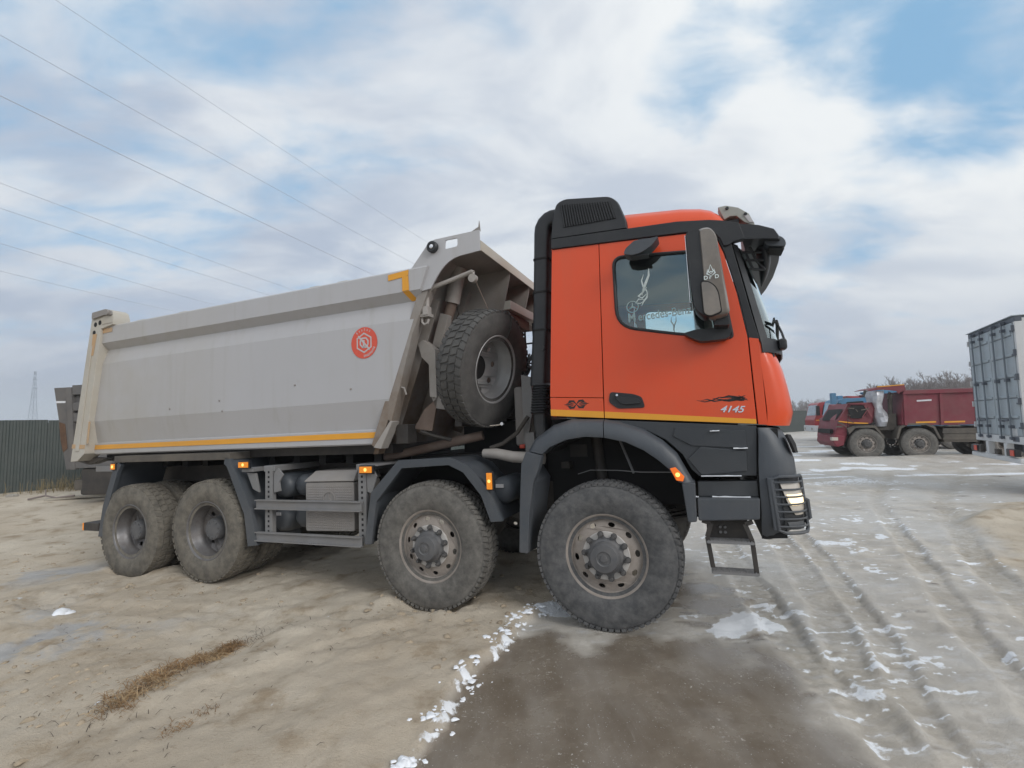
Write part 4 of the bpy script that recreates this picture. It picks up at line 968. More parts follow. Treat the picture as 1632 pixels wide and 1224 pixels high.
for par, x, y, z in ((t1, -3.835, -1.052, 1.20), (t2, -3.86, -1.022, 0.83), (t5, -1.01, -1.064, 1.165)):
    b = MB(); b.box(x-0.035, x+0.045, y-0.004, y+0.006, z-0.012, z+0.022); b.build('tank_label', 'white_print', par)
# marker lamps along the flank
def marker(x, z, w, h, y=-1.235):
    b = MB(); b.box(x-w/2-0.012, x+w/2+0.012, y, y+0.03, z-h/2-0.012, z+h/2+0.012); m = b.build('marker_lamp', 'black_plastic', T, 0.004)
    b = MB(); b.box(x-w/2, x+w/2, y-0.016, y-0.001, z-h/2, z+h/2); b.build('lamp_lens', 'amber_lamp', m, 0.005)
    b = MB(); b.lathe([(min(w, h)*0.28, y-0.0165), (min(w, h)*0.2, y-0.020)], 10, c=(x, 0, z), cap1=True); b.build('lamp_glow', 'amber_glow', m)
    return m
marker(-4.155, 1.425, 0.15, 0.065); marker(-2.42, 1.352, 0.15, 0.065); marker(-1.03, 1.235, 0.055, 0.15); marker(-6.575, 1.432, 0.075, 0.075)
b = MB(); b.box(-4.23, -4.05, -1.20, -0.6, 1.34, 1.385); b.prism([(-4.2, 1.33), (-4.06, 1.32), (-4.0, 1.1), (-4.1, 1.14)], -1.16, -1.13); b.build('lamp_bracket', 'galv_grey', T, 0.004)
b = MB(); b.box(-2.52, -2.30, -1.20, -0.6, 1.385, 1.405); b.build('lamp_bracket', 'galv_grey', T)

# ---- cab
YS = -1.15
seam_r = lambda z: 0.048+(z-1.758)*0.029            # rear door seam
DOOR = [(0.0475, 1.7625), (1.222, 1.6605), (1.2105, 2.344), (1.1625, 2.70), (1.090, 3.05), (1.040, 3.205), (0.985, 3.238), (0.807, 3.262), (0.0935, 3.308)]
WIN = round_poly([(0.208, 3.165), (1.028, 3.088), (1.105, 2.35), (0.74, 2.415), (0.205, 2.545)], [0.09, 0.05, 0.03, 0.2, 0.16], 6)
def side_part(poly, y0, y1, name, mat, parent=None, holes=(), bevel=0.0):
    b = MB(); b.prism(poly, y0, y1, holes=holes); return b.build(name, mat, parent or T, bevel)
REAR = [(-0.435, 1.803), (0.0425, 1.763), (0.0885, 3.309), (-0.346, 3.333)]
LOWLINE = 0.165
cab = side_part([(-0.435, 1.9745), (0.0445, 1.9395), (0.0885, 3.309), (-0.346, 3.333)], YS, YS+0.03, 'cab_side_panel', 'orange_paint', bevel=0.004); mirror_y(cab)
lk = side_part([(-0.435, 1.803), (0.0425, 1.763), (0.0443, 1.9345), (-0.435, 1.9695)], YS, YS+0.03, 'locker_flap', 'orange_paint', bevel=0.004); mirror_y(lk)
b = MB(); b.box(-0.43, 1.2, YS+0.032, YS+0.036, 1.7, 3.25)  # dark seam backing, split round the window
MB().prism([(-0.42, 1.82), (1.215, 1.68), (1.205, 2.34), (1.15, 2.72), (1.08, 3.06), (1.03, 3.22), (-0.34, 3.32)], YS+0.033, YS+0.037, holes=[[(0.19, 3.185), (1.035, 3.10), (1.115, 2.34), (0.74, 2.39), (0.19, 2.52)]]).build('seam_backing', 'dark_void', T)
door = side_part(DOOR, YS-0.002, YS+0.03, 'door', 'orange_paint', holes=[WIN], bevel=0.004)
door2 = mirror_y(door)
for d, s in ((door, 1), (door2, -1)):
    def my(o):
        if s < 0:
            me = o.data; bm = bmesh.new(); bm.from_mesh(me)
            for v in bm.verts: v.co.y = -v.co.y
            bmesh.ops.reverse_faces(bm, faces=bm.faces); bm.to_mesh(me); bm.free()
        return o
    b = MB(); b.prism(WIN, YS+0.012, YS+0.016); my(b.build('window_glass', 'side_glass', d))
    pts = [(p[0], YS-0.002, p[1]) for p in WIN]
    b = MB(); b.tube(pts, 0.013, 8, closed=True); my(b.build('window_seal', 'black_plastic', d))
    hd = round_poly([(0.108, 1.985), (0.30, 1.955), (0.372, 1.925), (0.395, 1.832), (0.165, 1.836), (0.092, 1.897)], 0.025, 3)
    b = MB(); b.prism(hd, YS-0.0022, YS-0.012); ho = my(b.build('door_handle', 'black_plastic', d, 0.005))
    b = MB(); b.prism(round_poly([(0.145, 1.945), (0.345, 1.912), (0.372, 1.868), (0.20, 1.868)], 0.03, 3), YS-0.0122, YS-0.034); my(b.build('handle_grip', 'black_plastic', d, 0.008))
    b = MB(); b.lathe([(0.011, YS-0.013), (0.010, YS-0.036)], 10, c=(0.17, 0, 1.952), cap1=True); my(b.build('door_lock', 'chrome', d))
# crease pressed along the top of the door and side
b = MB(); b.prism([(-0.335, 3.255), (0.985, 3.165), (0.985, 3.155), (-0.335, 3.243)], YS-0.0002, YS-0.006)
yl = lambda x: 1.8035-(x+0.435)*0.0898
strip([(-0.435, yl(-0.435)+0.003), (0.0425, yl(0.0425)+0.003), (0.0425, yl(0.0425)+0.058), (-0.435, yl(-0.435)+0.060)], YS-0.0006, 0.002, 'cab_stripe', 'yellow_tape', lk)
strip([(0.051, yl(0.051)+0.003), (1.2185, yl(1.2185)+0.006), (1.2185, yl(1.2185)+0.042), (0.051, yl(0.051)+0.058)], YS-0.0026, 0.002, 'door_stripe', 'yellow_tape', door)
# decals: ornament on the locker, flame and type number on the door
def curve_blade(b, pts, w, y):
    """tapering brush stroke through points, lying flat on the panel"""
    pts = [Vector((p[0], p[1])) for p in pts]; n = len(pts); L = []
    for i, p in enumerate(pts):
        t = (pts[min(i+1, n-1)]-pts[max(i-1, 0)]).normalized(); nn = Vector((-t.y, t.x)); k = math.sin(PI*(0.06+0.90*i/(n-1)))
        L.append((p+nn*w*k/2, p-nn*w*k/2))
    vs = []; fs = []
    for i, (a, c) in enumerate(L):
        vs += [(a.x, y, a.y), (c.x, y, c.y)]
        if i: fs.append((2*i-2, 2*i-1, 2*i+1, 2*i))
    b.add(vs, fs)
b = MB(); X0, Z0 = -0.195, 1.896
for sx in (-1, 1):
    for sz in (-1, 1):
        curve_blade(b, [(X0, Z0), (X0+sx*0.025, Z0+sz*0.028), (X0+sx*0.06, Z0+sz*0.030), (X0+sx*0.075, Z0+sz*0.018)], 0.022, YS-0.0012)
        curve_blade(b, [(X0+sx*0.02, Z0+sz*0.004), (X0+sx*0.06, Z0+sz*0.016), (X0+sx*0.095, Z0+sz*0.008)], 0.012, YS-0.0012)
    curve_blade(b, [(X0+sx*0.03, Z0), (X0+sx*0.07, Z0), (X0+sx*0.115, Z0+0.002)], 0.013, YS-0.0012)
b.build('ornament_decal', 'black_print', lk)
b = MB(); YD = YS-0.0032
for p, w in (([(0.80, 1.868), (0.86, 1.852), (0.92, 1.862), (0.97, 1.882), (1.03, 1.880)], 0.010), ([(0.83, 1.862), (0.88, 1.872), (0.93, 1.852), (0.99, 1.858), (1.05, 1.868)], 0.010),
             ([(0.92, 1.878), (0.98, 1.862), (1.04, 1.848), (1.10, 1.850)], 0.014), ([(0.98, 1.876), (1.04, 1.885), (1.10, 1.872), (1.16, 1.868)], 0.022), ([(1.0, 1.850), (1.07, 1.862), (1.13, 1.852), (1.17, 1.858)], 0.022),
             ([(1.06, 1.886), (1.10, 1.862), (1.15, 1.842)], 0.018), ([(1.06, 1.845), (1.11, 1.866), (1.16, 1.886)], 0.018), ([(1.11, 1.888), (1.14, 1.865), (1.175, 1.845)], 0.014)):
    curve_blade(b, p, w, YD)
b.build('flame_decal', 'black_print', door)
def text_mesh(txt, size, name, mat, parent, x, y, z, rot=0.0, shear=0.0, depth=0.0008, sx=1.0, bold=0.0):
    cu = bpy.data.curves.new(name, 'FONT'); cu.body = txt; cu.size = size; cu.extrude = depth; cu.shear = shear; cu.offset = bold
    tmp = bpy.data.objects.new('tmp', cu); COL.objects.link(tmp)
    dg = bpy.context.evaluated_depsgraph_get(); me = bpy.data.meshes.new_from_object(tmp.evaluated_get(dg)); bpy.data.objects.remove(tmp); bpy.data.curves.remove(cu)
    o = bpy.data.objects.new(name, me); COL.objects.link(o); me.materials.clear(); me.materials.append(MATS[mat]); o.parent = parent
    o.matrix_local = Matrix.Translation((x, y, z)) @ Matrix.Rotation(rot, 4, 'Y') @ Matrix.Rotation(PI/2, 4, 'X') @ Matrix.Diagonal((sx, 1, 1, 1)); return o
text_mesh('4145', 0.072, 'type_number', 'chrome', door, 0.965, YS-0.0045, 1.765, rot=rad(4), shear=0.35, depth=0.0015, sx=1.18, bold=0.0012)
# window stickers: scrolls, ring emblem, maker's lettering
YG = YS+0.0085
star_emblem(0.345, 2.705, 0.052, YG, 'window_emblem', 'sticker_grey', door, 0.001, 0.16)
text_mesh('M', 0.108, 'window_lettering', 'sticker_grey', door, 0.300, YG, 2.575, rot=rad(-1), sx=0.80, bold=0.0025)
text_mesh('ercedes-Benz', 0.098, 'window_lettering', 'sticker_grey', door, 0.385, YG, 2.577, rot=rad(-1.5), sx=0.80, bold=0.0012)
b = MB()
curve_blade(b, [(0.50, 3.02), (0.497, 2.96), (0.47, 2.90), (0.445, 2.84), (0.43, 2.79)], 0.022, YG); curve_blade(b, [(0.455, 2.975), (0.435, 2.92), (0.445, 2.87), (0.47, 2.83), (0.475, 2.80)], 0.014, YG)
curve_blade(b, [(0.475, 2.86), (0.44, 2.82), (0.40, 2.79), (0.43, 2.77), (0.48, 2.81)], 0.018, YG); curve_blade(b, [(0.48, 2.82), (0.47, 2.77), (0.44, 2.74), (0.42, 2.70)], 0.016, YG)
curve_blade(b, [(0.45, 2.755), (0.40, 2.765), (0.375, 2.735), (0.41, 2.725), (0.44, 2.74)], 0.012, YG)
b.build('scroll_sticker', 'sticker_white', door)
b = MB(); curve_blade(b, [(0.655, 2.58), (0.65, 2.54), (0.67, 2.50), (0.668, 2.46), (0.672, 2.44)], 0.013, YG); curve_blade(b, [(0.692, 2.58), (0.69, 2.54), (0.672, 2.50), (0.66, 2.46)], 0.011, YG); curve_blade(b, [(0.36, 2.56), (0.365, 2.53), (0.37, 2.50)], 0.016, YG); b.build('scroll_sticker', 'sticker_grey', door)
# A-pillar and its fillet
PIL = [(1.048, 3.205), (1.098, 3.05), (1.170, 2.70), (1.2185, 2.345), (1.225, 2.325), (1.30, 2.305), (1.262, 2.49), (1.155, 3.12), (1.13, 3.20)]
p_ = side_part(PIL, YS+0.002, YS+0.05, 'a_pillar', 'black_plastic', bevel=0.006); mirror_y(p_)
# rear wall, floor, head lining
b = MB(); b.prism([(-0.435, 1.80), (-0.40, 1.79), (-0.31, 3.32), (-0.346, 3.33)], YS+0.031, -YS-0.031); b.build('cab_rear_wall', 'orange_paint', T, 0.01)
b = MB(); b.prism([(-0.40, 1.79), (1.20, 1.66), (1.33, 1.65), (1.33, 1.70), (-0.40, 1.86)], YS+0.06, -YS-0.06); b.build('cab_floor', 'dark_void', T)
b = MB(); b.prism([(-0.31, 3.27), (1.08, 3.18), (1.08, 3.20), (-0.31, 3.31)], YS+0.04, -YS-0.04); b.build('head_lining', 'seat_cloth', T)
for y in (-0.62, 0.62):
    st = MB(); st.box(0.05, 0.55, y-0.25, y+0.25, 2.05, 2.20); s_ = st.build('seat', 'seat_cloth', T, 0.04)
    b = MB(); b.prism([(-0.05, 2.12), (0.10, 2.15), (0.02, 2.60), (-0.10, 2.59)], y-0.24, y+0.24); b.build('seat_back', 'seat_cloth', s_, 0.04)
    b = MB(); b.prism([(-0.08, 2.62), (0.02, 2.63), (-0.01, 2.80), (-0.09, 2.79)], y-0.13, y+0.13); b.build('headrest', 'seat_cloth', s_, 0.03)
b = MB(); b.prism([(1.0, 1.8), (1.40, 1.8), (1.40, 2.28), (1.20, 2.34), (1.02, 2.20)], -1.08, 1.08); b.build('dashboard', 'seat_cloth', T, 0.03)
b = MB(); n = 28; c = Vector((0.86, 0.62, 2.30)); ax = Vector((-0.55, 0, 0.83)); u = Vector((0, 1, 0)); v = ax.cross(u)
b.tube([c+(u*math.cos(2*PI*i/n)+v*math.sin(2*PI*i/n))*0.22 for i in range(n)], 0.016, 8, closed=True); b.tube([c-u*0.21, c+u*0.21], 0.014, 6); b.tube([c, Vector((1.1, 0.62, 2.10))], 0.03, 8); b.build('steering_wheel', 'black_plastic', T)
# front face of the cab, corner panels and windscreen
FC = [(1.302, -1.15), (1.36, -1.143), (1.42, -1.118), (1.468, -1.06), (1.497, -0.97), (1.525, -0.80), (1.548, -0.5), (1.56, -0.2), (1.562, 0)]
def dxf(z): return float(np.interp(z, [1.55, 1.60, 1.66, 1.736, 1.80, 1.97, 2.13, 2.29, 2.36], [-0.075, -0.055, -0.025, 0, 0, -0.022, -0.05, -0.108, -0.135]))
def front_row(z, pts, y0=None):
    out = []
    for x, y in pts:
        k = min(max((x-1.24)/0.20, 0), 1); out.append((x+dxf(z)*k, y, z-0.055*(x-1.3)))
    return out
zs = [1.645, 1.68, 1.75, 1.85, 1.97, 2.10, 2.20, 2.28, 2.325]
def corner_row(z, pts):
    return front_row(z, pts)
rows = [corner_row(z, FC[:6]) for z in zs]
b = MB(); b.shell(rows, -0.02); cpn = b.build('corner_panel', 'orange_paint', T, ang=50); mirror_y(cpn)
rows = [[(1.2315, YS, z-0.055*(1.2315-1.3)+0.0) , (1.262, YS, z-0.055*(1.262-1.3)), (1.2955, YS, z-0.055*(1.2955-1.3))] for z in zs]
b = MB(); b.prism([(1.2315, 1.655), (1.2965, 1.648), (1.2885, 2.322), (1.2195, 2.339)], YS, YS+0.03); q = b.build('corner_filler', 'orange_paint', T, 0.004); mirror_y(q)
half = FC[5:]; full = half+[(x, -y) for x, y in reversed(half[:-1])]
rows = [front_row(z, full) for z in zs]
b = MB(); b.shell(rows, -0.02); b.build('front_panel', 'orange_paint', T, ang=50)
gr = empty('front_grille', (0, 0, 0), (0, 0, 0), T)
for i, z in enumerate((1.72, 1.82, 1.92, 2.02, 2.12)):
    r0 = [(p[0]+0.012, p[1]*0.55, p[2]) for p in front_row(z, full)]; r1 = [(p[0]+0.014, p[1]*0.55, p[2]) for p in front_row(z+0.06, full)]
    b = MB(); b.shell([r0, r1], -0.012); b.build('grille_slat', 'black_plastic', gr)
b = MB(); n = 36
b.lathe([(0.13, 1.60), (0.15, 1.60), (0.15, 1.575), (0.13, 1.575)], n, c=(0, 0, 1.93), axis='X')
for k in range(3):
    a = PI/2+k*2*PI/3; b.beam((1.588, 0, 1.93), (1.588, 0.14*math.cos(a), 1.93+0.14*math.sin(a)), 0.02, 0.028, up=(1, 0, 0))
b.build('grille_emblem', 'chrome', gr)
WS = {2.30: [(1.288, -1.142), (1.345, -1.10), (1.40, -1.03), (1.452, -0.90), (1.49, -0.6), (1.51, -0.3), (1.515, 0)],
      2.49: [(1.256, -1.137), (1.31, -1.09), (1.362, -1.01), (1.412, -0.88), (1.45, -0.6), (1.47, -0.3), (1.475, 0)],
      2.80: [(1.206, -1.127), (1.255, -1.07), (1.30, -0.98), (1.345, -0.85), (1.38, -0.6), (1.40, -0.3), (1.405, 0)],
      3.12: [(1.150, -1.115), (1.19, -1.05), (1.225, -0.96), (1.268, -0.84), (1.30, -0.6), (1.32, -0.3), (1.325, 0)]}
rows = []
for z in sorted(WS):
    h = WS[z]; rows.append([(x, y, z-0.04*(x-1.2)) for x, y in h]+[(x, -y, z-0.04*(x-1.2)) for x, y in reversed(h[:-1])])
b = MB(); b.shell(rows, 0.006); b.build('windscreen', 'windscreen_glass', T, ang=60)
rows2 = [[(x-0.008, y*1.002, z) for x, y, z in r[:2]] for r in rows]
for sgn in (1, -1):
    b = MB(); b.shell([[(x+0.012, sgn*y*1.003, z) for x, y, z in r[:2]] for r in rows], 0.006*sgn); b.build('windscreen_border', 'black_plastic', T, ang=60)
r0 = rows[0]; b = MB(); b.shell([[(x+0.014, y*1.004, z-0.085+0.02*k) for x, y, z in r0] for k in (0, 1)] + [[(x+0.012, y*1.003, z-0.02) for x, y, z in r0], [(x+0.004, y*1.002, z+0.03) for x, y, z in r0]], 0.01); b.build('windscreen_cowl', 'black_plastic', T, ang=60)
b = MB(); b.tube([(1.50, -0.45, 2.31), (1.475, -0.75, 2.42), (1.455, -0.93, 2.45), (1.44, -1.0, 2.47)], 0.014, 7); b.tube([(1.46, -0.92, 2.45), (1.475, -0.97, 2.38), (1.485, -1.0, 2.31)], 0.009, 6); wp = b.build('wiper_arm', 'black_plastic', T)
b = MB(); b.box(1.44, 1.50, -1.03, -0.93, 2.235, 2.325); b.build('wiper_pod', 'black_plastic', wp, 0.02)
b = MB(); b.beam((1.46, -0.2, 2.42), (1.43, -0.98, 2.49), 0.012, 0.03); b.build('wiper_blade', 'black_plastic', wp)
# roof
def roof_loop(x, zb, zt, w=1.135):
    h = [(-w, zb), (-w+0.006, zb+0.35*(zt-zb)), (-w+0.04, zb+0.70*(zt-zb)), (-1.04, zb+0.90*(zt-zb)), (-0.95, zt-0.004), (-0.5, zt+0.035), (0, zt+0.045)]
    l = h+[(-y, z) for y, z in reversed(h[:-1])]
    return [(x, y, z) for y, z in l]
rl = [(-0.352, 3.33, 3.56), (-0.335, 3.33, 3.60), (-0.25, 3.325, 3.618), (0.345, 3.295, 3.600), (0.79, 3.27, 3.553), (0.95, 3.262, 3.517), (1.03, 3.258, 3.482), (1.09, 3.250, 3.425), (1.125, 3.235, 3.36), (1.15, 3.22, 3.27)]
b = MB(); b.loft([roof_loop(*a) for a in rl], cap0=True, cap1=True); b.build('roof', 'orange_paint', T, ang=45)
RS = [(-0.346, 3.336), (0.0925, 3.314), (0.807, 3.268), (0.985, 3.243), (1.045, 3.208), (1.075, 3.165), (1.095, 3.10), (1.14, 3.10), (1.165, 3.12), (1.27, 3.135), (1.485, 3.085), (1.488, 3.11), (1.46, 3.175), (1.36, 3.225), (1.242, 3.262), (1.10, 3.315), (1.0, 3.340), (0.755, 3.376), (0.355, 3.395), (-0.343, 3.43)]
b = MB(); b.prism(RS[:9]+[(1.255, 3.132), (1.225, 3.266)]+RS[15:], -1.168, -1.10); rs = b.build('roof_rail', 'black_plastic', T, 0.008); mirror_y(rs)
# sun visor across the front
prof = [(1.222, 3.134), (1.196, 3.270), (1.36, 3.222), (1.46, 3.172), (1.49, 3.108), (1.484, 3.088), (1.40, 3.105)]
sec = []
for y, k, w in ((-1.165, 0.0, 0), (-1.13, 0.015, 0), (-0.9, 0.05, 0), (-0.5, 0.085, 0), (0, 0.10, 0), (0.5, 0.085, 0), (0.9, 0.05, 0), (1.13, 0.015, 0), (1.165, 0, 0)):
    sec.append([(x+k, y, z) for x, z in prof])
b = MB(); b.loft(sec, cap0=True, cap1=True); b.build('sun_visor', 'black_plastic', T, ang=35)
b = MB(); lo = [(1.394, 3.105), (1.42, 3.14), (1.50, 3.14), (1.545, 3.098), (1.548, 3.035), (1.41, 3.068)]
b.prism(round_poly(lo, 0.03, 3), -1.10, -0.90); pod = b.build('kerb_mirror', 'grey_plastic', T, 0.012)
b = MB(); b.prism([(1.425, 3.055), (1.535, 3.028), (1.53, 3.018), (1.43, 3.045)], -1.08, -0.92); b.build('mirror_glass', 'dark_void', pod)
# front view mirror hung below the visor
b = MB(); loops = []
for t in [i/8 for i in range(9)]:
    z = 3.16-0.36*t; r = math.sin(PI*(0.30+0.70*t))**0.8 if t < 1 else 0.05
    xc = 1.375+0.03*math.sin(PI*t)-0.02*t
    loops.append([(xc+0.085*r*math.cos(a)*0.55+0.02, -0.84+0.16*r*math.sin(a), z) for a in [2*PI*j/14 for j in range(14)]])
b.loft(loops, cap0=True, cap1=True); fm = b.build('front_mirror', 'black_plastic', T, ang=60)
b = MB()
for z, x0, x1 in ((3.08, 1.24, 1.40), (3.01, 1.26, 1.42), (2.93, 1.29, 1.40)): b.tube([(x0, -0.98, z), (x1, -0.96, z-0.02)], 0.011, 6)
b.tube([(1.30, -0.98, 3.12), (1.34, -0.97, 3.0), (1.40, -0.96, 2.91)], 0.011, 6); b.tube([(1.27, -0.98, 3.06), (1.31, -0.98, 2.93)], 0.010, 6); b.build('mirror_bracket', 'black_plastic', fm)
# beacon shell on the front of the roof
b = MB(); arc = [(1.085, 3.49), (1.15, 3.492), (1.24, 3.455), (1.315, 3.388), (1.352, 3.29)]; bot = [(1.125, 3.37), (1.17, 3.39), (1.22, 3.385), (1.275, 3.32), (1.345, 3.275)]
b.prism(arc+list(reversed(bot)), -1.02, -0.90); rb = b.build('roof_lamp_shell', 'visor_shell', T, 0.012)
b = MB(); b.lathe([(0.014, -1.021), (0.012, -1.032)], 10, c=(1.155, 0, 3.462), cap1=True); b.lathe([(0.014, -1.021), (0.012, -1.032)], 10, c=(1.288, 0, 3.385), cap1=True); b.build('shell_bolt', 'black_plastic', rb)
b = MB(); b.prism([(1.275, 3.375), (1.31, 3.375), (1.348, 3.30), (1.31, 3.31)], -1.0205, -1.026); b.build('lamp_window', 'white_print', rb, 0.003)
b = MB(); b.box(1.14, 1.24, -0.99, -0.94, 3.25, 3.37); b.tube([(1.12, -0.98, 3.30), (1.16, -0.98, 3.37)], 0.012, 6); b.build('shell_foot', 'black_plastic', rb)
# air intake on the roof edge with its duct down the back of the cab
ink = round_poly([(-0.352, 3.432), (-0.335, 3.60), (-0.296, 3.780), (-0.215, 3.812), (0.212, 3.740), (0.280, 3.675), (0.345, 3.475), (0.35, 3.40)], [0, 0, 0.05, 0.05, 0.06, 0.06, 0.03, 0], 4)
b = MB(); lp = []
for y, k in ((-1.150, 0.985), (-1.163, 0.96), (-1.135, 1.0), (-0.80, 1.0), (-0.66, 0.95)):
    cx_, cz_ = 0.0, 3.55
    lp.append([(cx_+(x-cx_)*k, y+0.10*max(0, z-3.43), cz_+(z-cz_)*k) for x, z in ink])
b.loft([lp[1], lp[0], lp[2], lp[3], lp[4]], cap0=True, cap1=True); ib = b.build('air_intake', 'black_plastic', T, ang=40)
def yi(z): return -1.163+0.10*max(0, z-3.43)
GQ = [(-0.248, 3.752), (0.212, 3.682), (0.258, 3.508), (-0.222, 3.520)]
b = MB(); b.add([(x, yi(z)-0.002, z) for x, z in GQ], [(0, 1, 2, 3)]); b.build('intake_opening', 'dark_void', ib)
b = MB()
for k in range(20):
    t = (k+0.5)/20; xa = GQ[0][0]+(GQ[1][0]-GQ[0][0])*t; za = GQ[0][1]+(GQ[1][1]-GQ[0][1])*t; xb = GQ[3][0]+(GQ[2][0]-GQ[3][0])*t; zb = GQ[3][1]+(GQ[2][1]-GQ[3][1])*t
    b.beam((xa, yi(za)-0.006, za), (xb, yi(zb)-0.006, zb), 0.011, 0.012, up=(0, 1, 0))
b.build('intake_louvre', 'black_plastic', ib)['kind'] = 'stuff'
b = MB()
def ring(x0, x1, z, y0=-1.08, y1=-0.80, r=0.04):
    return [(px, py, z) for px, py in round_poly([(x0, y0), (x1, y0), (x1, y1), (x0, y1)], r, 3)]
L_ = [ring(-0.655, -0.505, 2.10), ring(-0.645, -0.497, 2.20), ring(-0.605, -0.46, 2.60), ring(-0.597, -0.452, 2.66), ring(-0.575, -0.43, 3.0), ring(-0.553, -0.408, 3.35), ring(-0.54, -0.39, 3.56)]
b.loft(L_, cap0=True)
def tilt(ang_, cx0, cz0, h0, w0):
    pass
k5 = [[(x, y, z) for x, y, z in L_[-1]]]
for a in (20, 45, 70, 90):
    ca, sa = math.cos(rad(a)), math.sin(rad(a)); px, pz = -0.37, 3.56
    k5.append([(px+(x-px)*ca+0.0, y, pz+(-(x-px))*sa*1.0+0.03*(a/90)) for x, y, z in L_[-1]])
b.loft(k5); b.loft([k5[-1], [(x+0.10, y, z) for x, y, z in k5[-1]]], cap1=True)
du = b.build('intake_duct', 'black_plastic', T, ang=45)
b = MB(); lp = []
for k in range(23):
    z = 1.835+0.0125*k; e = 0.006 if k % 2 else -0.008; x0 = -0.662+0.0055*k*0.3; lp.append(ring(x0-e, x0+0.155+e, z, -1.09-e, -0.79+e))
b.loft(lp, cap0=True, cap1=True); b.build('duct_bellows', 'black_plastic', du)
b = MB(); b.loft([ring(-0.63, -0.53, 1.55, -1.05, -0.82), ring(-0.645, -0.53, 1.70, -1.05, -0.82), ring(-0.645, -0.52, 1.84, -1.06, -0.82)], cap0=True, cap1=True); b.build('duct_foot', 'black_plastic', du)
for z in (2.62, 2.98, 3.30): b = MB(); xo = -0.60+(z-2.62)*0.065; b.loft([ring(xo-0.006, xo+0.152, z-0.008, -1.087, -0.793), ring(xo-0.006, xo+0.152, z+0.008, -1.087, -0.793)], cap0=True, cap1=True); b.build('duct_joint', 'dark_void', du)
b = MB(); b.lathe([(0.02, -1.105), (0.02, -1.07)], 10, c=(-0.50, 0, 2.44), cap0=True); b.box(-0.52, -0.43, -1.05, -1.0, 3.22, 3.26); b.build('duct_clip', 'black_plastic', du)
# big side mirrors, one each flank
MO = round_poly([(0.888, 3.168), (0.975, 3.172), (1.02, 3.10), (1.072, 2.475), (0.952, 2.456), (0.900, 2.545), (0.892, 2.745)], [0.03, 0.05, 0.06, 0.03, 0.06, 0.05, 0], 4)
mm = empty('side_mirror', (0, 0, 0), (0, 0, 0), T)
b = MB(); ctr = (0.965, 2.83); L0 = []
for y, kx, kz in ((-1.30, 0.90, 0.97), (-1.33, 1.0, 1.0), (-1.43, 1.0, 1.0), (-1.475, 0.93, 0.975), (-1.50, 0.78, 0.92)):
    L0.append([(ctr[0]+(x-ctr[0])*kx+(0.02 if y < -1.45 else 0), y, ctr[1]+(z-ctr[1])*kz) for x, z in MO])
b.loft(L0, cap0=True, cap1=True); ms = b.build('mirror_housing', 'mirror_shell', mm, ang=50)
b = MB(); RM = round_poly([(0.818, 3.16), (0.925, 3.168), (0.945, 2.75), (0.985, 2.60), (0.93, 2.448), (0.845, 2.54), (0.829, 2.745)], [0.04, 0.02, 0, 0, 0.06, 0.05, 0], 4)
lo = []
for y, k in ((-1.29, 0.95), (-1.31, 1.0), (-1.445, 1.0), (-1.488, 0.96)):
    lo.append([(0.88+(x-0.88)*k-0.004, y, 2.83+(z-2.83)*k) for x, z in RM])
b.loft(lo, cap0=True, cap1=True); b.build('mirror_frame', 'black_plastic', mm, ang=50)
b = MB(); b.box(0.812, 0.816, -1.47, -1.31, 2.60, 3.13); b.build('mirror_glass', 'chrome', mm, 0.001)
b = MB(); b.prism(round_poly([(0.902, 2.742), (0.955, 2.732), (0.995, 2.69), (1.012, 2.64), (1.022, 2.50), (0.945, 2.475), (0.905, 2.50)], 0.02, 3), -1.470, -1.506); b.build('mirror_lower_cover', 'mirror_shell', mm, 0.012)
b = MB(); b.prism(round_poly([(0.896, 2.750), (0.958, 2.740), (1.002, 2.695), (1.020, 2.642), (1.030, 2.49), (0.945, 2.468), (0.897, 2.495)], 0.02, 3), -1.465, -1.5012); b.build('mirror_split', 'dark_void', mm)
b = MB(); YM = -1.5035
for s_ in (-1, 1):
    curve_blade(b, [(0.975, 2.775), (0.975+s_*0.028, 2.795), (0.975+s_*0.022, 2.83)], 0.011, YM); curve_blade(b, [(0.975, 2.79), (0.975+s_*0.018, 2.812), (0.975+s_*0.004, 2.845)], 0.010, YM)
curve_blade(b, [(0.955, 2.80), (0.975, 2.81), (0.995, 2.80)], 0.009, YM); curve_blade(b, [(0.965, 2.835), (0.975, 2.86), (0.985, 2.835)], 0.010, YM)
b.build('mirror_decal', 'sticker_white', mm)
for i, ch in enumerate(('D', 'r', 'D')): text_mesh(ch, 0.040, 'mirror_lettering', 'sticker_white', mm, 0.922+i*0.038, YM-0.004, 2.752, bold=0.001)
b = MB(); arm = round_poly([(0.735, 2.405), (0.83, 2.425), (1.0, 2.42), (1.09, 2.40), (1.085, 2.345), (1.05, 2.325), (0.865, 2.325), (0.80, 2.36)], 0.02, 3)
b.prism(arm, -1.275, -1.17); b.prism(round_poly([(0.96, 2.42), (1.08, 2.41), (1.07, 2.50), (1.03, 2.53), (0.99, 2.47)], 0.02, 3), -1.40, -1.20); b.build('mirror_arm', 'black_plastic', mm, 0.014)
b = MB(); b.prism([(1.01, 2.42), (1.095, 2.41), (1.085, 2.62), (1.06, 2.62)], -1.166, -1.154); b.build('mirror_foot', 'black_plastic', mm, 0.003)
def copy_mirrored(rt):
    r = empty(rt.name.split('.')[0], (0, 0, 0), (0, 0, 0), T)
    for ch in rt.children:
        if ch.name.startswith(('mirror_decal', 'mirror_lettering')): continue
        c = mirror_y(ch); c.parent = r
    return r
copy_mirrored(mm)
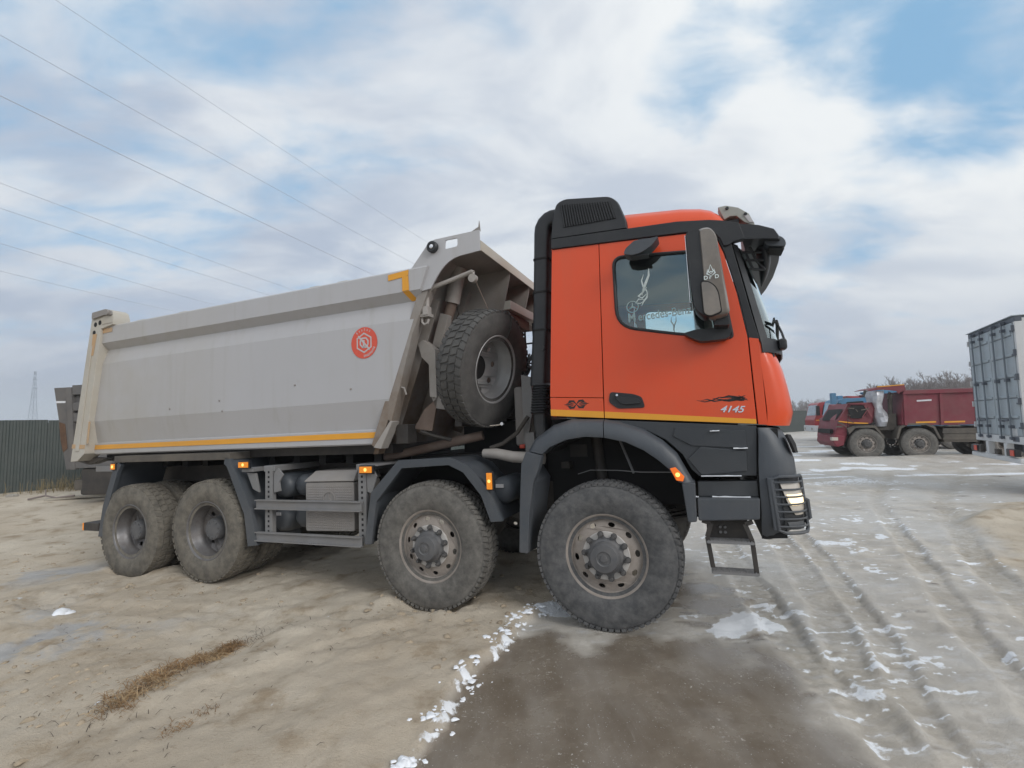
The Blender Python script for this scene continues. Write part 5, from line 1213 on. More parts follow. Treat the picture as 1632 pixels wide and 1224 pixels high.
b = MB(); rm = round_poly([(0.325, 3.105), (0.345, 3.150), (0.42, 3.205), (0.52, 3.200), (0.612, 3.205), (0.60, 3.185), (0.55, 3.135), (0.47, 3.095), (0.40, 3.085)], 0.02, 3)
b.prism(rm, -1.36, -1.20); kr = b.build('ramp_mirror', 'grey_plastic', T, 0.02)
b = MB(); b.prism([(0.42, 3.19), (0.53, 3.19), (0.53, 3.245), (0.44, 3.25)], -1.26, -1.15); b.build('ramp_mirror_arm', 'black_plastic', kr, 0.008)
b = MB(); b.box(0.38, 0.52, -1.34, -1.23, 3.078, 3.083); b.build('ramp_mirror_glass', 'black_plastic', kr)
# lower cab: wheel arch, step well, bumper, lamp with guard
AO = [(-0.655, 1.505), (-0.59, 1.605), (-0.408, 1.722), (-0.239, 1.768), (0.045, 1.752), (0.173, 1.727), (0.379, 1.652), (0.516, 1.560), (0.623, 1.450), (0.683, 1.325), (0.726, 1.235), (0.745, 1.222)]
AI = [(-0.505, 1.470), (-0.435, 1.530), (-0.281, 1.590), (-0.117, 1.610), (0.045, 1.597), (0.223, 1.555), (0.367, 1.483), (0.478, 1.400), (0.558, 1.325), (0.600, 1.255), (0.622, 1.225), (0.640, 1.220)]
def arch(i0, i1, name):
    b = MB()
    ao, ai = AO[i0:i1+1], AI[i0:i1+1]
    lo = []
    for a, c in zip(ao, ai):
        a = Vector(a); c = Vector(c); m = a*0.72+c*0.28
        lo.append([(a.x, -1.165, a.y), (a.x*0.9+c.x*0.1, -1.205, a.y*0.9+c.y*0.1), (m.x, -1.238, m.y), (c.x*0.85+a.x*0.15, -1.250, c.y*0.85+a.y*0.15), (c.x, -1.245, c.y), (c.x*0.95+a.x*0.05, -1.05, c.y*0.95+a.y*0.05), (a.x*0.9+c.x*0.1, -1.05, a.y*0.9+c.y*0.1)])
    b.loft(lo, cap0=True, cap1=True); o = b.build(name, 'grey_plastic', T, ang=50); mirror_y(o); return o
arch(0, 4, 'wheel_arch'); AO[4] = (0.052, 1.751); AI[4] = (0.052, 1.596); arch(4, 11, 'wheel_arch')
b = MB(); b.loft([[(x, y, z) for x, z in ((-0.655, 1.50), (-0.506, 1.467), (-0.535, 1.36), (-0.60, 1.223), (-0.65, 0.965), (-0.684, 0.603), (-0.768, 0.608), (-0.745, 1.0), (-0.705, 1.384))] for y in (-1.245, -1.20)], cap0=True, cap1=True)
MB().prism([(-0.66, 1.497), (-0.508, 1.463), (-0.535, 1.36), (-0.60, 1.223), (-0.65, 0.965), (-0.684, 0.603), (-0.768, 0.608), (-0.745, 1.0), (-0.712, 1.384)], -1.245, -1.165).build('rear_arch_leg', 'grey_plastic', T, 0.012)
MB().prism([(-0.70, 1.38), (-0.60, 1.223), (-0.65, 0.965), (-0.684, 0.603), (-0.74, 0.603), (-0.72, 1.0)], -1.164, -0.72).build('arch_mud_flap', 'grey_plastic', T, 0.006)
b = MB()
th = [(a*0.97, z) for a, z in AI]
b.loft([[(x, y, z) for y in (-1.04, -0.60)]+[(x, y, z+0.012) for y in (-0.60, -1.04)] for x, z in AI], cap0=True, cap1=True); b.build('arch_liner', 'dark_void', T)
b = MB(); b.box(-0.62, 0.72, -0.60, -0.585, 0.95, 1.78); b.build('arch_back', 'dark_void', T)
b = MB(); b.prism([(0.05, 1.746), (1.218, 1.645), (1.205, 1.47), (1.19, 1.265), (0.775, 1.265), (0.72, 1.32), (0.66, 1.44), (0.54, 1.56), (0.39, 1.645), (0.18, 1.715)], -1.165, -1.12); sp_ = b.build('step_panel', 'charcoal_plastic', T, 0.006)
mirror_y(sp_)
b = MB(); b.prism([(0.80, 1.50), (1.13, 1.455), (1.125, 1.30), (0.79, 1.275), (0.70, 1.40)], -1.1655, -1.185); b.build('panel_boss', 'charcoal_plastic', sp_, 0.012)
b = MB(); b.prism([(0.62, 1.66), (1.135, 1.615), (1.135, 1.475), (0.74, 1.505), (0.60, 1.585)], -1.1655, -1.178); b.build('panel_boss', 'charcoal_plastic', sp_, 0.010)
b = MB(); b.prism([(0.76, 1.222), (1.19, 1.225), (1.19, 1.105), (0.755, 1.105)], -1.165, -1.06); b.build('step_riser', 'charcoal_plastic', T, 0.008)
b = MB(); b.prism([(0.748, 1.102), (1.192, 1.105), (1.18, 0.945), (0.90, 0.930), (0.745, 0.925)], -1.235, -1.0); b.build('step_ledge', 'grey_plastic', T, 0.014)
b = MB(); b.prism([(0.641, 1.222), (0.742, 1.222), (0.735, 0.918), (0.668, 0.912)], -1.245, -1.12); b.build('front_arch_leg', 'grey_plastic', T, 0.012)
b = MB(); b.box(0.80, 1.10, -1.10, -1.04, 0.76, 0.94); b.build('step_bracket', 'chassis_black', T, 0.008)
b = MB()
for x, z in ((0.90, 0.86), (0.90, 0.82), (0.935, 0.86), (0.935, 0.82)): b.lathe([(0.012, -1.101), (0.010, -1.112)], 8, c=(x, 0, z), cap1=True)
b.build('bracket_bolt', 'galv_grey', T)
st = empty('boarding_step', (0, 0, 0), (0, 0, 0), T)
b = MB()
for xs_ in (((0.770, 0.925), (0.835, 0.905), (0.80, 0.80), (0.825, 0.57)), ((1.13, 0.925), (1.075, 0.905), (1.115, 0.78), (1.128, 0.53))):
    P_ = [(x, -1.20, z) for x, z in xs_]
    b = MB()
    for a, c in zip(P_[:-1], P_[1:]): b.beam(a, c, 0.034, 0.016, up=(0, 1, 0))
    b.build('step_hanger', 'chassis_black', st, 0.003)
for z, x0, x1 in ((0.775, 0.80, 1.12), (0.548, 0.82, 1.132)):
    b = MB()
    for y in (-1.225, -1.185, -1.145, -1.105): b.box(x0, x1, y-0.007, y+0.007, z-0.018, z)
    for k in range(9):
        x = x0+(x1-x0)*k/8; b.box(x-0.008, x+0.008, -1.23, -1.10, z-0.0162, z-0.002)
    for k in range(16):
        x = x0+0.01+(x1-x0-0.02)*k/15
        b.box(x-0.005, x+0.005, -1.228, -1.215, z, z+0.006)
    b.build('step_tread', 'galv_grey', st)
# bumper: plan outline that turns the corner, several heights
BP = [(1.185, -1.205), (1.25, -1.215), (1.33, -1.205), (1.40, -1.175), (1.445, -1.12), (1.47, -1.04), (1.49, -0.92), (1.515, -0.65), (1.535, -0.3), (1.54, 0)]
def bump_row(z, dx, sh=0.0, x0=1.20):
    l = []
    for x, y in BP:
        k = min(max((x-1.20)/0.2, 0), 1); l.append((max(x+dx*k, x0), y+sh, z-0.03*(x-1.2)))
    return l+[(x, -y, z) for x, y, z in reversed(l[:-1])]
br = [bump_row(1.632, -0.085, 0.035, 1.222), bump_row(1.57, -0.055, 0.02, 1.222), bump_row(1.48, -0.03, 0.005, 1.215), bump_row(1.38, -0.005, 0, 1.205), bump_row(1.28, 0, 0, 1.20), bump_row(1.0, 0.02, 0, 1.195), bump_row(0.93, 0.015, 0.005, 1.19), bump_row(0.86, -0.05, 0.03, 1.188), bump_row(0.785, -0.14, 0.08, 1.186)]
b = MB(); b.shell(br, 0.03); bu = b.build('bumper', 'grey_plastic', T, ang=40)
b = MB(); b.prism([(1.19, 0.79), (1.36, 0.80), (1.36, 1.62), (1.19, 1.62)], -1.15, 1.15); b.build('bumper_core', 'dark_void', T)
b = MB(); b.shell([[(1.405, -1.13, 1.565), (1.435, -1.07, 1.56), (1.45, -0.98, 1.555)], [(1.425, -1.16, 1.50), (1.46, -1.085, 1.49), (1.478, -0.98, 1.485)], [(1.448, -1.13, 1.43), (1.475, -1.05, 1.425), (1.487, -0.98, 1.42)]], -0.02); b.build('corner_vent', 'dark_void', bu)
hl = empty('headlight', (0, 0, 0), (0, 0, 0), T)
def on_bump(t, z, off):
    """point on the bumper's corner: t runs along the plan outline"""
    i = min(int(t), len(BP)-2); k = t-i; p = Vector(BP[i]).lerp(Vector(BP[i+1]), k); q = Vector(BP[i+1])-Vector(BP[i]); n = Vector((-q.y*-1, -q.x)).normalized()
    n = Vector((q.y, -q.x)).normalized()
    dx = 0.02*min(max((1.28-z)/0.28, 0), 1)
    return (p.x+n.x*off+dx, p.y+n.y*off, z-0.03*(p.x-1.2))
rows = []
b = MB(); b.shell([[on_bump(t, z, 0.004) for t in (1.9, 2.5, 3.1, 3.7, 4.3, 5.0, 5.7)] for z in (1.255, 1.15, 1.05, 0.95, 0.89)], -0.004); b.build('lamp_recess', 'black_plastic', hl)
def lens_row(z, t0, t1, off): return [on_bump(t0+(t1-t0)*k/5, z, off) for k in range(6)]
b = MB(); b.shell([lens_row(1.215, 1.95, 4.7, 0.008), lens_row(1.16, 2.05, 4.7, 0.014), lens_row(1.09, 2.25, 4.7, 0.016), lens_row(1.03, 2.55, 4.7, 0.014), lens_row(0.985, 2.9, 4.6, 0.008)], -0.006); b.build('headlight_lens', 'lens_clear', hl, ang=60)
b = MB(); b.shell([lens_row(1.135, 2.3, 4.4, 0.0205), lens_row(1.115, 2.35, 4.5, 0.0225), lens_row(1.085, 2.5, 4.5, 0.0225), lens_row(1.055, 2.65, 4.4, 0.0215)], -0.003); b.build('headlight_glow', 'lamp_on', hl, ang=60)
b = MB(); b.shell([lens_row(0.935, 2.1, 4.2, 0.006), lens_row(0.905, 2.2, 4.2, 0.014), lens_row(0.88, 2.3, 4.2, 0.006)], -0.004); b.build('fog_lamp', 'grey_plastic', hl, ang=60)
b = MB(); gz0, gz1 = 0.858, 1.268
ts = (1.25, 1.9, 2.5, 3.0, 3.5, 4.0, 4.4, 4.8)
frame = [on_bump(t, gz1-(0.02 if t in (1.25, 4.8) else 0), 0.028) for t in ts]+[on_bump(t, gz0+(0.02 if t in (1.25, 4.8) else 0), 0.028) for t in reversed(ts)]
b.tube(frame, 0.013, 8, closed=True); gf = b.build('lamp_guard_frame', 'grey_plastic', hl)
for k in range(7):
    z = 1.225-0.0535*k
    b = MB(); b.tube([on_bump(t, z, 0.030) for t in ts], 0.0075, 6); b.build('lamp_guard_bar', 'grey_plastic', hl)
b = MB(); b.beam(on_bump(1.2, 1.26, 0.01), on_bump(1.2, 0.87, 0.01), 0.05, 0.05, up=(0, 1, 0)); b.build('guard_upright', 'grey_plastic', hl, 0.012)
b = MB(); b.tube([on_bump(4.9, 1.10, 0.0), on_bump(4.9, 1.08, 0.045), on_bump(4.9, 0.95, 0.045), on_bump(4.9, 0.92, 0.0)], 0.016, 8); b.build('guard_hoop', 'grey_plastic', hl)
r2 = empty('headlight', (0, 0, 0), (0, 0, 0), T)
for ch in list(hl.children): mirror_y(ch).parent = r2
b = MB(); b.prism([(0.562, 1.335), (0.605, 1.345), (0.668, 1.27), (0.655, 1.232), (0.605, 1.240)], -1.249, -1.262); ml = b.build('arch_marker_lamp', 'arch_amber', T, 0.005)
b = MB(); b.lathe([(0.018, -1.2625), (0.012, -1.268)], 10, c=(0.618, 0, 1.285), cap1=True); b.build('lamp_glow', 'amber_glow', ml)
b = MB(); b.tube([(-0.28, -0.9, 1.26), (-0.15, -0.95, 1.30), (0.1, -1.0, 1.30), (0.3, -1.02, 1.285), (0.57, -1.1, 1.29)], 0.004, 5); b.tube([(0.10, -0.75, 1.55), (0.17, -0.8, 1.38), (0.22, -0.85, 1.26)], 0.012, 6); b.build('brake_line', 'galv_grey', T)
b = MB(); b.tube([(-0.15, -0.62, 1.60), (-0.1, -0.66, 1.15)], 0.05, 12); b.box(-0.48, -0.40, -0.75, -0.6, 1.30, 1.36); b.box(-0.42, -0.25, -0.62, -0.58, 1.40, 1.52); b.build('damper', 'chassis_black', T)
# frost and snow dust lying on the ledges
b = MB()
for (x0, x1, y, z) in ((0.86, 1.13, -1.185, 1.1068), (1.04, 1.14, -1.1795, 1.4765), (0.79, 1.08, -1.18, 1.2665), (0.70, 0.76, -1.20, 1.1075), (0.88, 0.95, -1.179, 1.617)):
    n = 7; up = []
    random.seed(int(x0*100))
    for i in range(n): up.append((x0+(x1-x0)*i/(n-1), z+0.002+0.005*random.random()))
    b.prism([(x0, z-0.001)]+up+[(x1, z-0.001)], y-0.025, y+0.004)
b.build('frost', 'snow', T)['kind'] = 'stuff'

# ------------------------------------------------------------------ background vehicles
def tyre_simple(): return tyre_mesh('tyre_far', 30)
TYF = TY
def far_wheel(parent, loc, rot=0.0, front=True, rim='rim_beige'):
    w = empty('wheel', loc, (0, 0.3, rot), parent)
    link(TY, 'tyre', 'tyre_dusty', w); link(RF['rim'] if front else RR, 'rim', rim, w)
    link(RF['hub'] if front else HR, 'hub', 'bolt_grey', w); return w
def jig(pts, a, seed):
    r = random.Random(seed); return [(x+r.uniform(-a, a), z+r.uniform(-a, a)) for x, z in pts]
# --- maroon tipper with a crushed cab
B = empty('wrecked_dump_truck', (14.14+0.34, 19.5+1.10, 0.02), (0, 0, rad(-17)))
tag(B, 'maroon dump truck with a crushed cab parked side on behind the frozen yard', 'dump truck', 'lorries parked in the far row')
for ax, fr in ((0, True), (1.75, True), (4.5, False), (5.8, False)):
    far_wheel(B, (ax, -1.09, 0.565), 0, fr); far_wheel(B, (ax, 1.09, 0.565), PI, fr)
b = MB()
b.box(-0.9, 7.2, -0.45, 0.45, 0.75, 1.18); b.build('chassis_frame', 'truck_dark', B, 0.02)
b = MB(); b.box(2.95, 4.15, -1.15, -0.5, 0.62, 1.15); b.box(2.9, 4.2, -1.18, -1.14, 0.70, 0.78); b.box(2.9, 4.2, -1.18, -1.14, 0.95, 1.02); b.build('fuel_tank', 'truck_dark', B, 0.03)
cabn = [(-1.20, 0.50), (-1.26, 0.85), (-1.16, 1.20), (-1.08, 1.50), (-0.72, 1.98), (-0.62, 2.20), (0.35, 2.22), (0.42, 1.95), (0.30, 1.45), (0.10, 1.22), (-0.45, 1.22), (-0.72, 1.05), (-0.80, 0.70), (-0.92, 0.48)]
b = MB(); b.loft([[(x, y, z) for x, z in jig(cabn, a, s)] for y, a, s in ((-1.12, 0.0, 1), (-1.16, 0.03, 2), (-0.6, 0.07, 3), (0.2, 0.08, 4), (0.8, 0.06, 5), (1.12, 0.03, 6))], cap0=True, cap1=True); cb = b.build('cab_shell', 'maroon_paint', B, ang=25)
b = MB(); b.prism([(-0.56, 1.60), (-0.62, 1.92), (-0.50, 2.12), (-0.05, 2.10), (0.20, 1.98), (0.05, 1.72), (-0.15, 1.58)], -1.19, -1.165); b.build('broken_window', 'dark_void', B)
b = MB(); b.prism([(-0.55, 2.16), (-0.6, 2.2), (0.2, 2.22), (0.1, 2.13)], -1.2, -1.17); b.beam((0.02, -1.2, 2.1), (0.30, -1.18, 1.6), 0.03, 0.06); b.beam((-0.1, -1.2, 1.62), (0.22, -1.19, 2.05), 0.02, 0.04); b.build('bent_pillar', 'maroon_paint', B)
strip_ = MB(); strip_.prism([(-1.05, 1.50), (-0.55, 1.44), (0.12, 1.40), (0.12, 1.36), (-0.55, 1.39), (-1.05, 1.46)], -1.19, -1.172); strip_.build('cab_stripe', 'yellow_tape', B)
b = MB(); b.prism([(-1.28, 0.92), (-1.20, 0.95), (-0.85, 0.88), (-0.90, 0.50), (-1.20, 0.44), (-1.34, 0.62)], -1.2, 1.0); b.build('bumper', 'maroon_paint', B, 0.05)
b = MB(); b.prism([(-0.74, 1.20), (-0.45, 1.30), (0.4, 1.30), (0.72, 0.85), (0.66, 0.60), (0.58, 0.60), (0.62, 0.85), (0.35, 1.20), (-0.40, 1.20), (-0.66, 0.95)], -1.20, -0.7); b.build('mudguard', 'truck_dark', B, 0.01)
b = MB(); b.prism([(1.15, 0.75), (1.30, 1.22), (1.60, 1.36), (2.35, 1.36), (2.65, 1.22), (2.85, 0.75), (2.75, 0.75), (2.58, 1.15), (2.32, 1.28), (1.63, 1.28), (1.38, 1.16), (1.25, 0.75)], -1.20, -0.7); b.build('mudguard', 'truck_dark', B, 0.01)
b = MB(); n = 9; L_ = []
rr_ = random.Random(3)
for i in range(n):
    z = 1.25+1.42*i/(n-1); w = 0.30-0.05*math.cos(i*1.3); xc = 0.70+0.05*math.sin(i)-0.10*(i/(n-1))
    L_.append([(xc+w*math.cos(a)*(1+rr_.uniform(-.12, .12)), -0.75+0.38*math.sin(a)*(1+rr_.uniform(-.12, .12)), z) for a in [2*PI*k/14 for k in range(14)]])
b.loft(L_, cap0=True, cap1=True); b.build('wrapped_snorkel', 'wrap_silver', B, ang=20)
b = MB(); b.box(0.35, 1.35, -0.9, 0.9, 1.1, 1.75); b.tube([(1.15, -0.8, 1.2), (1.22, -0.8, 2.55)], 0.09, 10); b.tube([(1.3, -1.0, 2.5), (1.1, -1.0, 2.62), (1.02, -1.0, 2.35)], 0.03, 6); b.build('air_cleaner', 'truck_dark', B)
b = MB(); b.prism([(0.20, 2.70), (0.65, 2.84), (1.62, 2.88), (1.66, 2.62), (1.45, 2.60), (1.38, 2.52), (1.30, 2.64), (0.75, 2.72), (0.2, 2.66)], -1.22, -1.19); b.prism([(0.45, 2.76), (0.75, 2.84), (1.62, 2.88), (1.62, 2.86), (0.75, 2.81), (0.45, 2.74)], -1.19, 0.9); b.build('canopy', 'maroon_paint', B)
b = MB(); b.prism([(0.55, 2.845), (1.6, 2.90), (1.6, 2.865), (0.55, 2.81)], -1.235, -1.222); b.build('canopy_stripe', 'yellow_tape', B)
bd = MB(); bd.prism([(1.42, 1.28), (1.45, 1.9), (1.62, 2.62), (7.6, 2.62), (7.45, 1.28)], -1.18, 1.18); body = bd.build('dump_body', 'maroon_paint', B, 0.02)
b = MB(); b.prism([(1.50, 2.50), (1.58, 2.66), (7.6, 2.66), (7.6, 2.50)], -1.26, -1.17); b.build('body_rail', 'maroon_paint', B, 0.02)
for x in (1.5, 2.85, 4.2, 5.55, 6.9):
    b = MB(); b.prism([(x, 1.28), (x+0.12, 1.28), (x+0.16, 2.50), (x+0.04, 2.50)], -1.235, -1.182); b.build('body_rib', 'maroon_paint', B, 0.015)
for x0, x1 in ((1.95, 2.7), (3.0, 3.75), (4.35, 5.2), (5.7, 6.6)):
    b = MB(); b.prism([(x0, 1.36), (x1, 1.37), (x1, 1.43), (x0, 1.42)], -1.184, -1.19); b.build('reflective_stripe', 'yellow_tape', B)
b = MB(); b.prism([(2.05, 2.20), (2.60, 2.22), (2.60, 2.28), (2.05, 2.26)], -1.184, -1.19); b.build('body_plate', 'van_white', B)
b = MB(); b.box(5.0, 7.4, -1.2, -0.6, 0.75, 1.22); b.build('rear_guard', 'truck_dark', B, 0.03)
b = MB(); b.add([(-1.10, -0.95, 1.52), (-1.12, 0.85, 1.50), (-0.78, 0.80, 1.98), (-0.76, -0.95, 1.98)], [(0, 1, 2, 3)]); b.build('windscreen_opening', 'dark_void', B)
b = MB(); b.beam((-0.66, -1.19, 1.30), (0.40, -1.19, 1.36), 0.02, 0.05); b.beam((-0.62, -1.185, 1.95), (-0.75, -1.185, 1.0), 0.015, 0.02); b.build('door_seam', 'dark_void', B)
for ch in B.children_recursive:
    if ch.type == 'MESH' and ch.parent.name.split('.')[0] != 'wheel':
        for v in ch.data.vertices: v.co.x *= 0.87
b = MB(); b.box(-1.17, -1.05, -0.9, 0.7, 0.98, 1.16); b.build('front_grille', 'dark_void', B, 0.01)
b = MB(); b.box(-1.20, -0.98, -1.21, -0.95, 0.70, 0.84); b.build('headlight', 'lens_clear', B, 0.02)
b = MB(); rr_ = random.Random(9)
for k in range(9):
    p_ = Vector((rr_.uniform(-1.0, 0.3), -1.2, rr_.uniform(1.0, 2.1))); b.beam(p_, p_+Vector((rr_.uniform(-.3, .3), -0.02, rr_.uniform(-.2, .2))), 0.012, rr_.uniform(0.02, 0.06))
b.build('torn_sheet', 'truck_dark', B)['kind'] = 'stuff'
# --- more cabs behind it
def parked(loc, rz, paint, label, seed, kind):
    P = empty('parked_truck', loc, (0, 0, rz)); tag(P, label, 'lorry', 'lorries parked in the far row')
    for ax in (0, 3.6, 4.95):
        far_wheel(P, (ax, -1.08, 0.55), 0, ax == 0); far_wheel(P, (ax, 1.08, 0.55), PI, ax == 0)
    b = MB(); b.box(-1.2, 5.8, -0.42, 0.42, 0.7, 1.0); b.build('chassis_frame', 'truck_dark', P, 0.02)
    top = 2.55
    prof = round_poly([(-1.35, 0.62), (-1.40, 1.35), (-1.28, 1.62), (-1.12, top-0.1), (-0.95, top), (0.55, top+0.03), (0.62, 1.0), (0.52, 0.95), (0.42, 1.15), (-0.40, 1.15), (-0.62, 0.62)], [0.05, 0.06, 0.05, 0.1, 0.1, 0.08, 0, 0, 0.1, 0.1, 0], 3)
    b = MB(); b.prism(prof, -1.15, 1.15); cb = b.build('cab', paint, P, 0.04)
    b = MB(); b.prism(round_poly([(-0.92, 1.70), (-0.80, 2.36), (-0.05, 2.40), (-0.05, 1.68)], 0.05, 3), -1.153, -1.165); b.build('side_window', 'dark_void', P)
    b = MB(); b.add([(-1.29, -1.02, 1.66), (-1.29, 1.02, 1.66), (-1.135, 0.98, top-0.18), (-1.135, -0.98, top-0.18)], [(0, 1, 2, 3)]); b.add([(-1.275, -1.02, 1.66), (-1.275, 1.02, 1.66), (-1.12, 0.98, top-0.18), (-1.12, -0.98, top-0.18)], [(0, 1, 2, 3)]); b.build('windscreen', 'windscreen_glass', P)
    b = MB(); b.box(-1.48, -0.85, -1.18, 1.18, 0.55, 0.98); b.build('bumper', 'van_white' if kind == 1 else 'truck_dark', P, 0.05)
    b = MB(); b.prism([(-1.3, 1.30), (0.6, 1.30), (0.6, 1.36), (-1.3, 1.36)], -1.153, -1.160); b.build('cab_stripe', 'yellow_tape', P)
    for y in (-0.95, 0.7):
        b = MB(); b.box(-1.50, -1.475, y, y+0.25, 0.66, 0.82); b.build('headlight', 'lens_clear', P, 0.01)
    b = MB(); b.box(-1.30, -1.10, -1.42, -1.24, 1.65, 2.3); b.beam((-1.1, -1.15, 2.25), (-1.2, -1.3, 2.25), 0.03, 0.03); b.build('side_mirror', 'black_plastic', P, 0.03)
    b = MB(); b.prism([(1.2, 1.1), (1.35, 2.5), (0.6, 2.85), (0.6, 2.93), (1.4, 2.88), (5.9, 2.6), (5.7, 1.1)], -1.2, 1.2); b.build('dump_body', paint, P, 0.03)
    if kind == 0:
        for y, h in ((-1.05, 2.85), (-0.5, 2.72), (0.3, 2.7)):
            b = MB(); b.box(-1.45 if y < -1 else -1.0, -1.22 if y < -1 else -0.75, y-0.08, y+0.2, 1.7, h); b.build('cab_guard_post', paint, P, 0.03)
        b = MB(); b.tube([(0.75, -0.9, 1.2), (0.75, -0.9, 3.15)], 0.12, 10); b.tube([(1.3, -0.3, 2.4), (1.3, -0.3, 3.0)], 0.11, 8); b.tube([(0.3, -0.4, 2.6), (0.35, -0.4, 2.95)], 0.10, 10); b.build('exhaust_stack', 'truck_dark', P)
        b = MB(); b.prism([(-1.46, 1.0), (-1.44, 1.5), (-1.2, 1.68), (-0.9, 1.6), (-1.0, 1.0)], -1.17, 1.17); b.build('open_bonnet', 'truck_dark', P, 0.03)
    return P
parked((18.25, 25.7, 0.05), rad(-17), 'blue_paint', 'blue lorry with its cab front stripped, half hidden behind the maroon wreck', 1, 0)
parked((20.9, 29.5, 0.05), rad(-17), 'maroon_paint', 'second maroon lorry, its roof showing between the blue lorry and the maroon wreck', 3, 1)
parked((22.2, 33.7, 0.1), rad(-17), 'red_paint', 'bright red lorry with a pale bumper, farthest of the parked row', 2, 1)

# --- box trailer on the right, seen from its doors
C_ = empty('box_trailer', (10.3, 9.78, 0)); C_.rotation_euler = (0, 0, math.atan2(-0.4715, 0.8819))
tag(C_, 'pale grey container trailer with closed double doors and a white tail bumper', 'trailer')
CW, Z0_, Z1_ = 2.63, 1.14, 3.69
b = MB(); b.box(0.02, 6.0, 0.02, CW-0.02, Z0_+0.02, Z1_-0.02); b.build('box_shell', 'container_white', C_)  # flank coloured paler than the doors for its stronger light
b = MB()
for i in range(22):
    x = 0.25+i*0.26; b.prism([(x, 0.022), (x+0.05, -0.012), (x+0.13, -0.012), (x+0.18, 0.022)], Z0_+0.12, Z1_-0.12, axis='Z')
b.build('side_corrugation', 'container_white', C_)['kind'] = 'stuff'
b = MB(); b.box(0.0, 0.12, 0, CW, Z1_-0.09, Z1_+0.02); b.build('header', 'container_trim', C_, 0.01)
b = MB(); b.box(-0.04, 0.3, -0.01, CW+0.01, Z1_+0.02, Z1_+0.04); b.build('roof_edge', 'container_shade_grey', C_, 0.008)
b = MB(); b.box(-0.02, 0.12, 0, CW, Z0_-0.06, Z0_+0.10); b.build('door_sill', 'container_white', C_, 0.01)
for y0, y1, nm in ((0, 0.075, 'container_white'), (CW-0.085, CW, 'container_trim')):
    b = MB(); b.box(0, 0.12, y0, y1, Z0_+0.1, Z1_-0.09); b.build('corner_post', nm, C_, 0.01)
for y0, y1 in ((0.085, CW/2-0.012), (CW/2+0.012, CW-0.095)):
    b = MB(); b.box(-0.012, 0.018, y0, y1, Z0_+0.115, Z1_-0.10); d = b.build('door', 'container_shade_grey', C_, 0.006)
    for k in range(5):
        z = Z0_+0.50+k*0.43
        b = MB(); b.prism([(-0.012, z-0.03), (-0.034, z-0.018), (-0.034, z+0.018), (-0.012, z+0.03)], y0+0.06, y1-0.06); b.build('door_rib', 'container_shade_grey', d)
        b = MB(); b.box(-0.0135, -0.0122, y0+0.07, y1-0.07, z-0.043, z-0.030); b.build('painted_rib_shadow', 'container_trim', d)  # thin dark strip painted as the shadow under each rib
    for f in (0.30, 0.72):
        yb = y0+(y1-y0)*f
        b = MB(); b.tube([(-0.06, yb, Z0_+0.02), (-0.06, yb, Z1_-0.03)], 0.017, 8); bar = b.build('lock_bar', 'container_bar', d)
        b = MB()
        for z in (Z0_+0.06, Z0_+0.30, Z0_+1.28, Z1_-0.22, Z1_-0.06): b.box(-0.085, -0.012, yb-0.05, yb+0.05, z-0.03, z+0.03)
        b.build('bar_keeper', 'container_trim', bar, 0.005)
        b = MB(); b.beam((-0.085, yb, Z0_+0.44), (-0.085, yb+(0.30 if f < 0.5 else -0.30), Z0_+0.42), 0.02, 0.04); b.build('lock_handle', 'container_trim', bar)
    side_y = 0.04 if y0 < 0.5 else CW-0.05
    for k in range(5):
        z = Z0_+0.28+k*0.50
        b = MB(); b.box(-0.035, 0.0, side_y-0.02, side_y+0.12 if y0 < .5 else side_y+0.03, z-0.018, z+0.018); b.box(-0.045, 0.0, side_y-0.018, side_y+0.012, z-0.02, z+0.11); b.build('door_hinge', 'container_trim' if y0 < .5 else 'container_white', d, 0.003)
b = MB(); b.box(-0.014, -0.0125, 0.30, 0.62, Z0_+0.11, Z0_+0.26); b.build('registration_backing', 'container_white', C_)
b = MB(); b.box(-0.026, -0.0205, 0.22, 0.52, Z0_-0.01, Z0_+0.09); b.build('number_plate', 'container_trim', C_)
b = MB(); b.box(0.3, 5.8, 0.9, 1.1, 0.85, 1.08); b.box(0.3, 5.8, 1.55, 1.75, 0.85, 1.08); b.build('chassis_rail', 'container_trim', C_, 0.01)
b = MB(); b.box(-0.12, 0.0, -0.02, CW+0.02, 0.70, 0.80); tb = b.build('tail_bumper', 'container_white', C_, 0.02)
b = MB(); b.box(-0.06, 0.06, 0.75, 0.9, 0.8, 1.08); b.box(-0.06, 0.06, 1.75, 1.9, 0.8, 1.08); b.build('bumper_strut', 'container_white', tb, 0.008)
for y in (0.10, CW-0.50):
    b = MB(); b.box(-0.15, -0.05, y, y+0.42, 0.83, 0.98); lp_ = b.build('tail_lamp', 'black_plastic', tb, 0.012)
    b = MB(); b.box(-0.162, -0.151, y+0.02, y+0.20, 0.845, 0.965); b.build('lamp_lens', 'red_print', lp_, 0.004)
b = MB(); b.box(-0.14, -0.06, 1.0, 1.16, 0.82, 0.94); b.box(-0.14, -0.06, 1.95, 2.1, 0.82, 1.0); b.build('bumper_bracket', 'chassis_black', tb, 0.01)
for fx0, fx1, fy0, fy1, fz0, fz1 in ((1.5, 1.6, 0.1, 0.5, 0.25, 0.85), (1.5, 1.6, 2.1, 2.5, 0.25, 0.85)):
    b = MB(); b.box(fx0, fx1, fy0, fy1, fz0, fz1); b.build('rubber_flap', 'chassis_black', C_)
for ax in (2.2, 3.5):
    for y, r in ((0.22, 0), (CW-0.22, PI)): far_wheel(C_, (ax, y, 0.56), r, False)
    b = MB(); b.tube([(ax, 0.2, 0.56), (ax, CW-0.2, 0.56)], 0.08, 10); b.build('axle', 'chassis_black', C_)

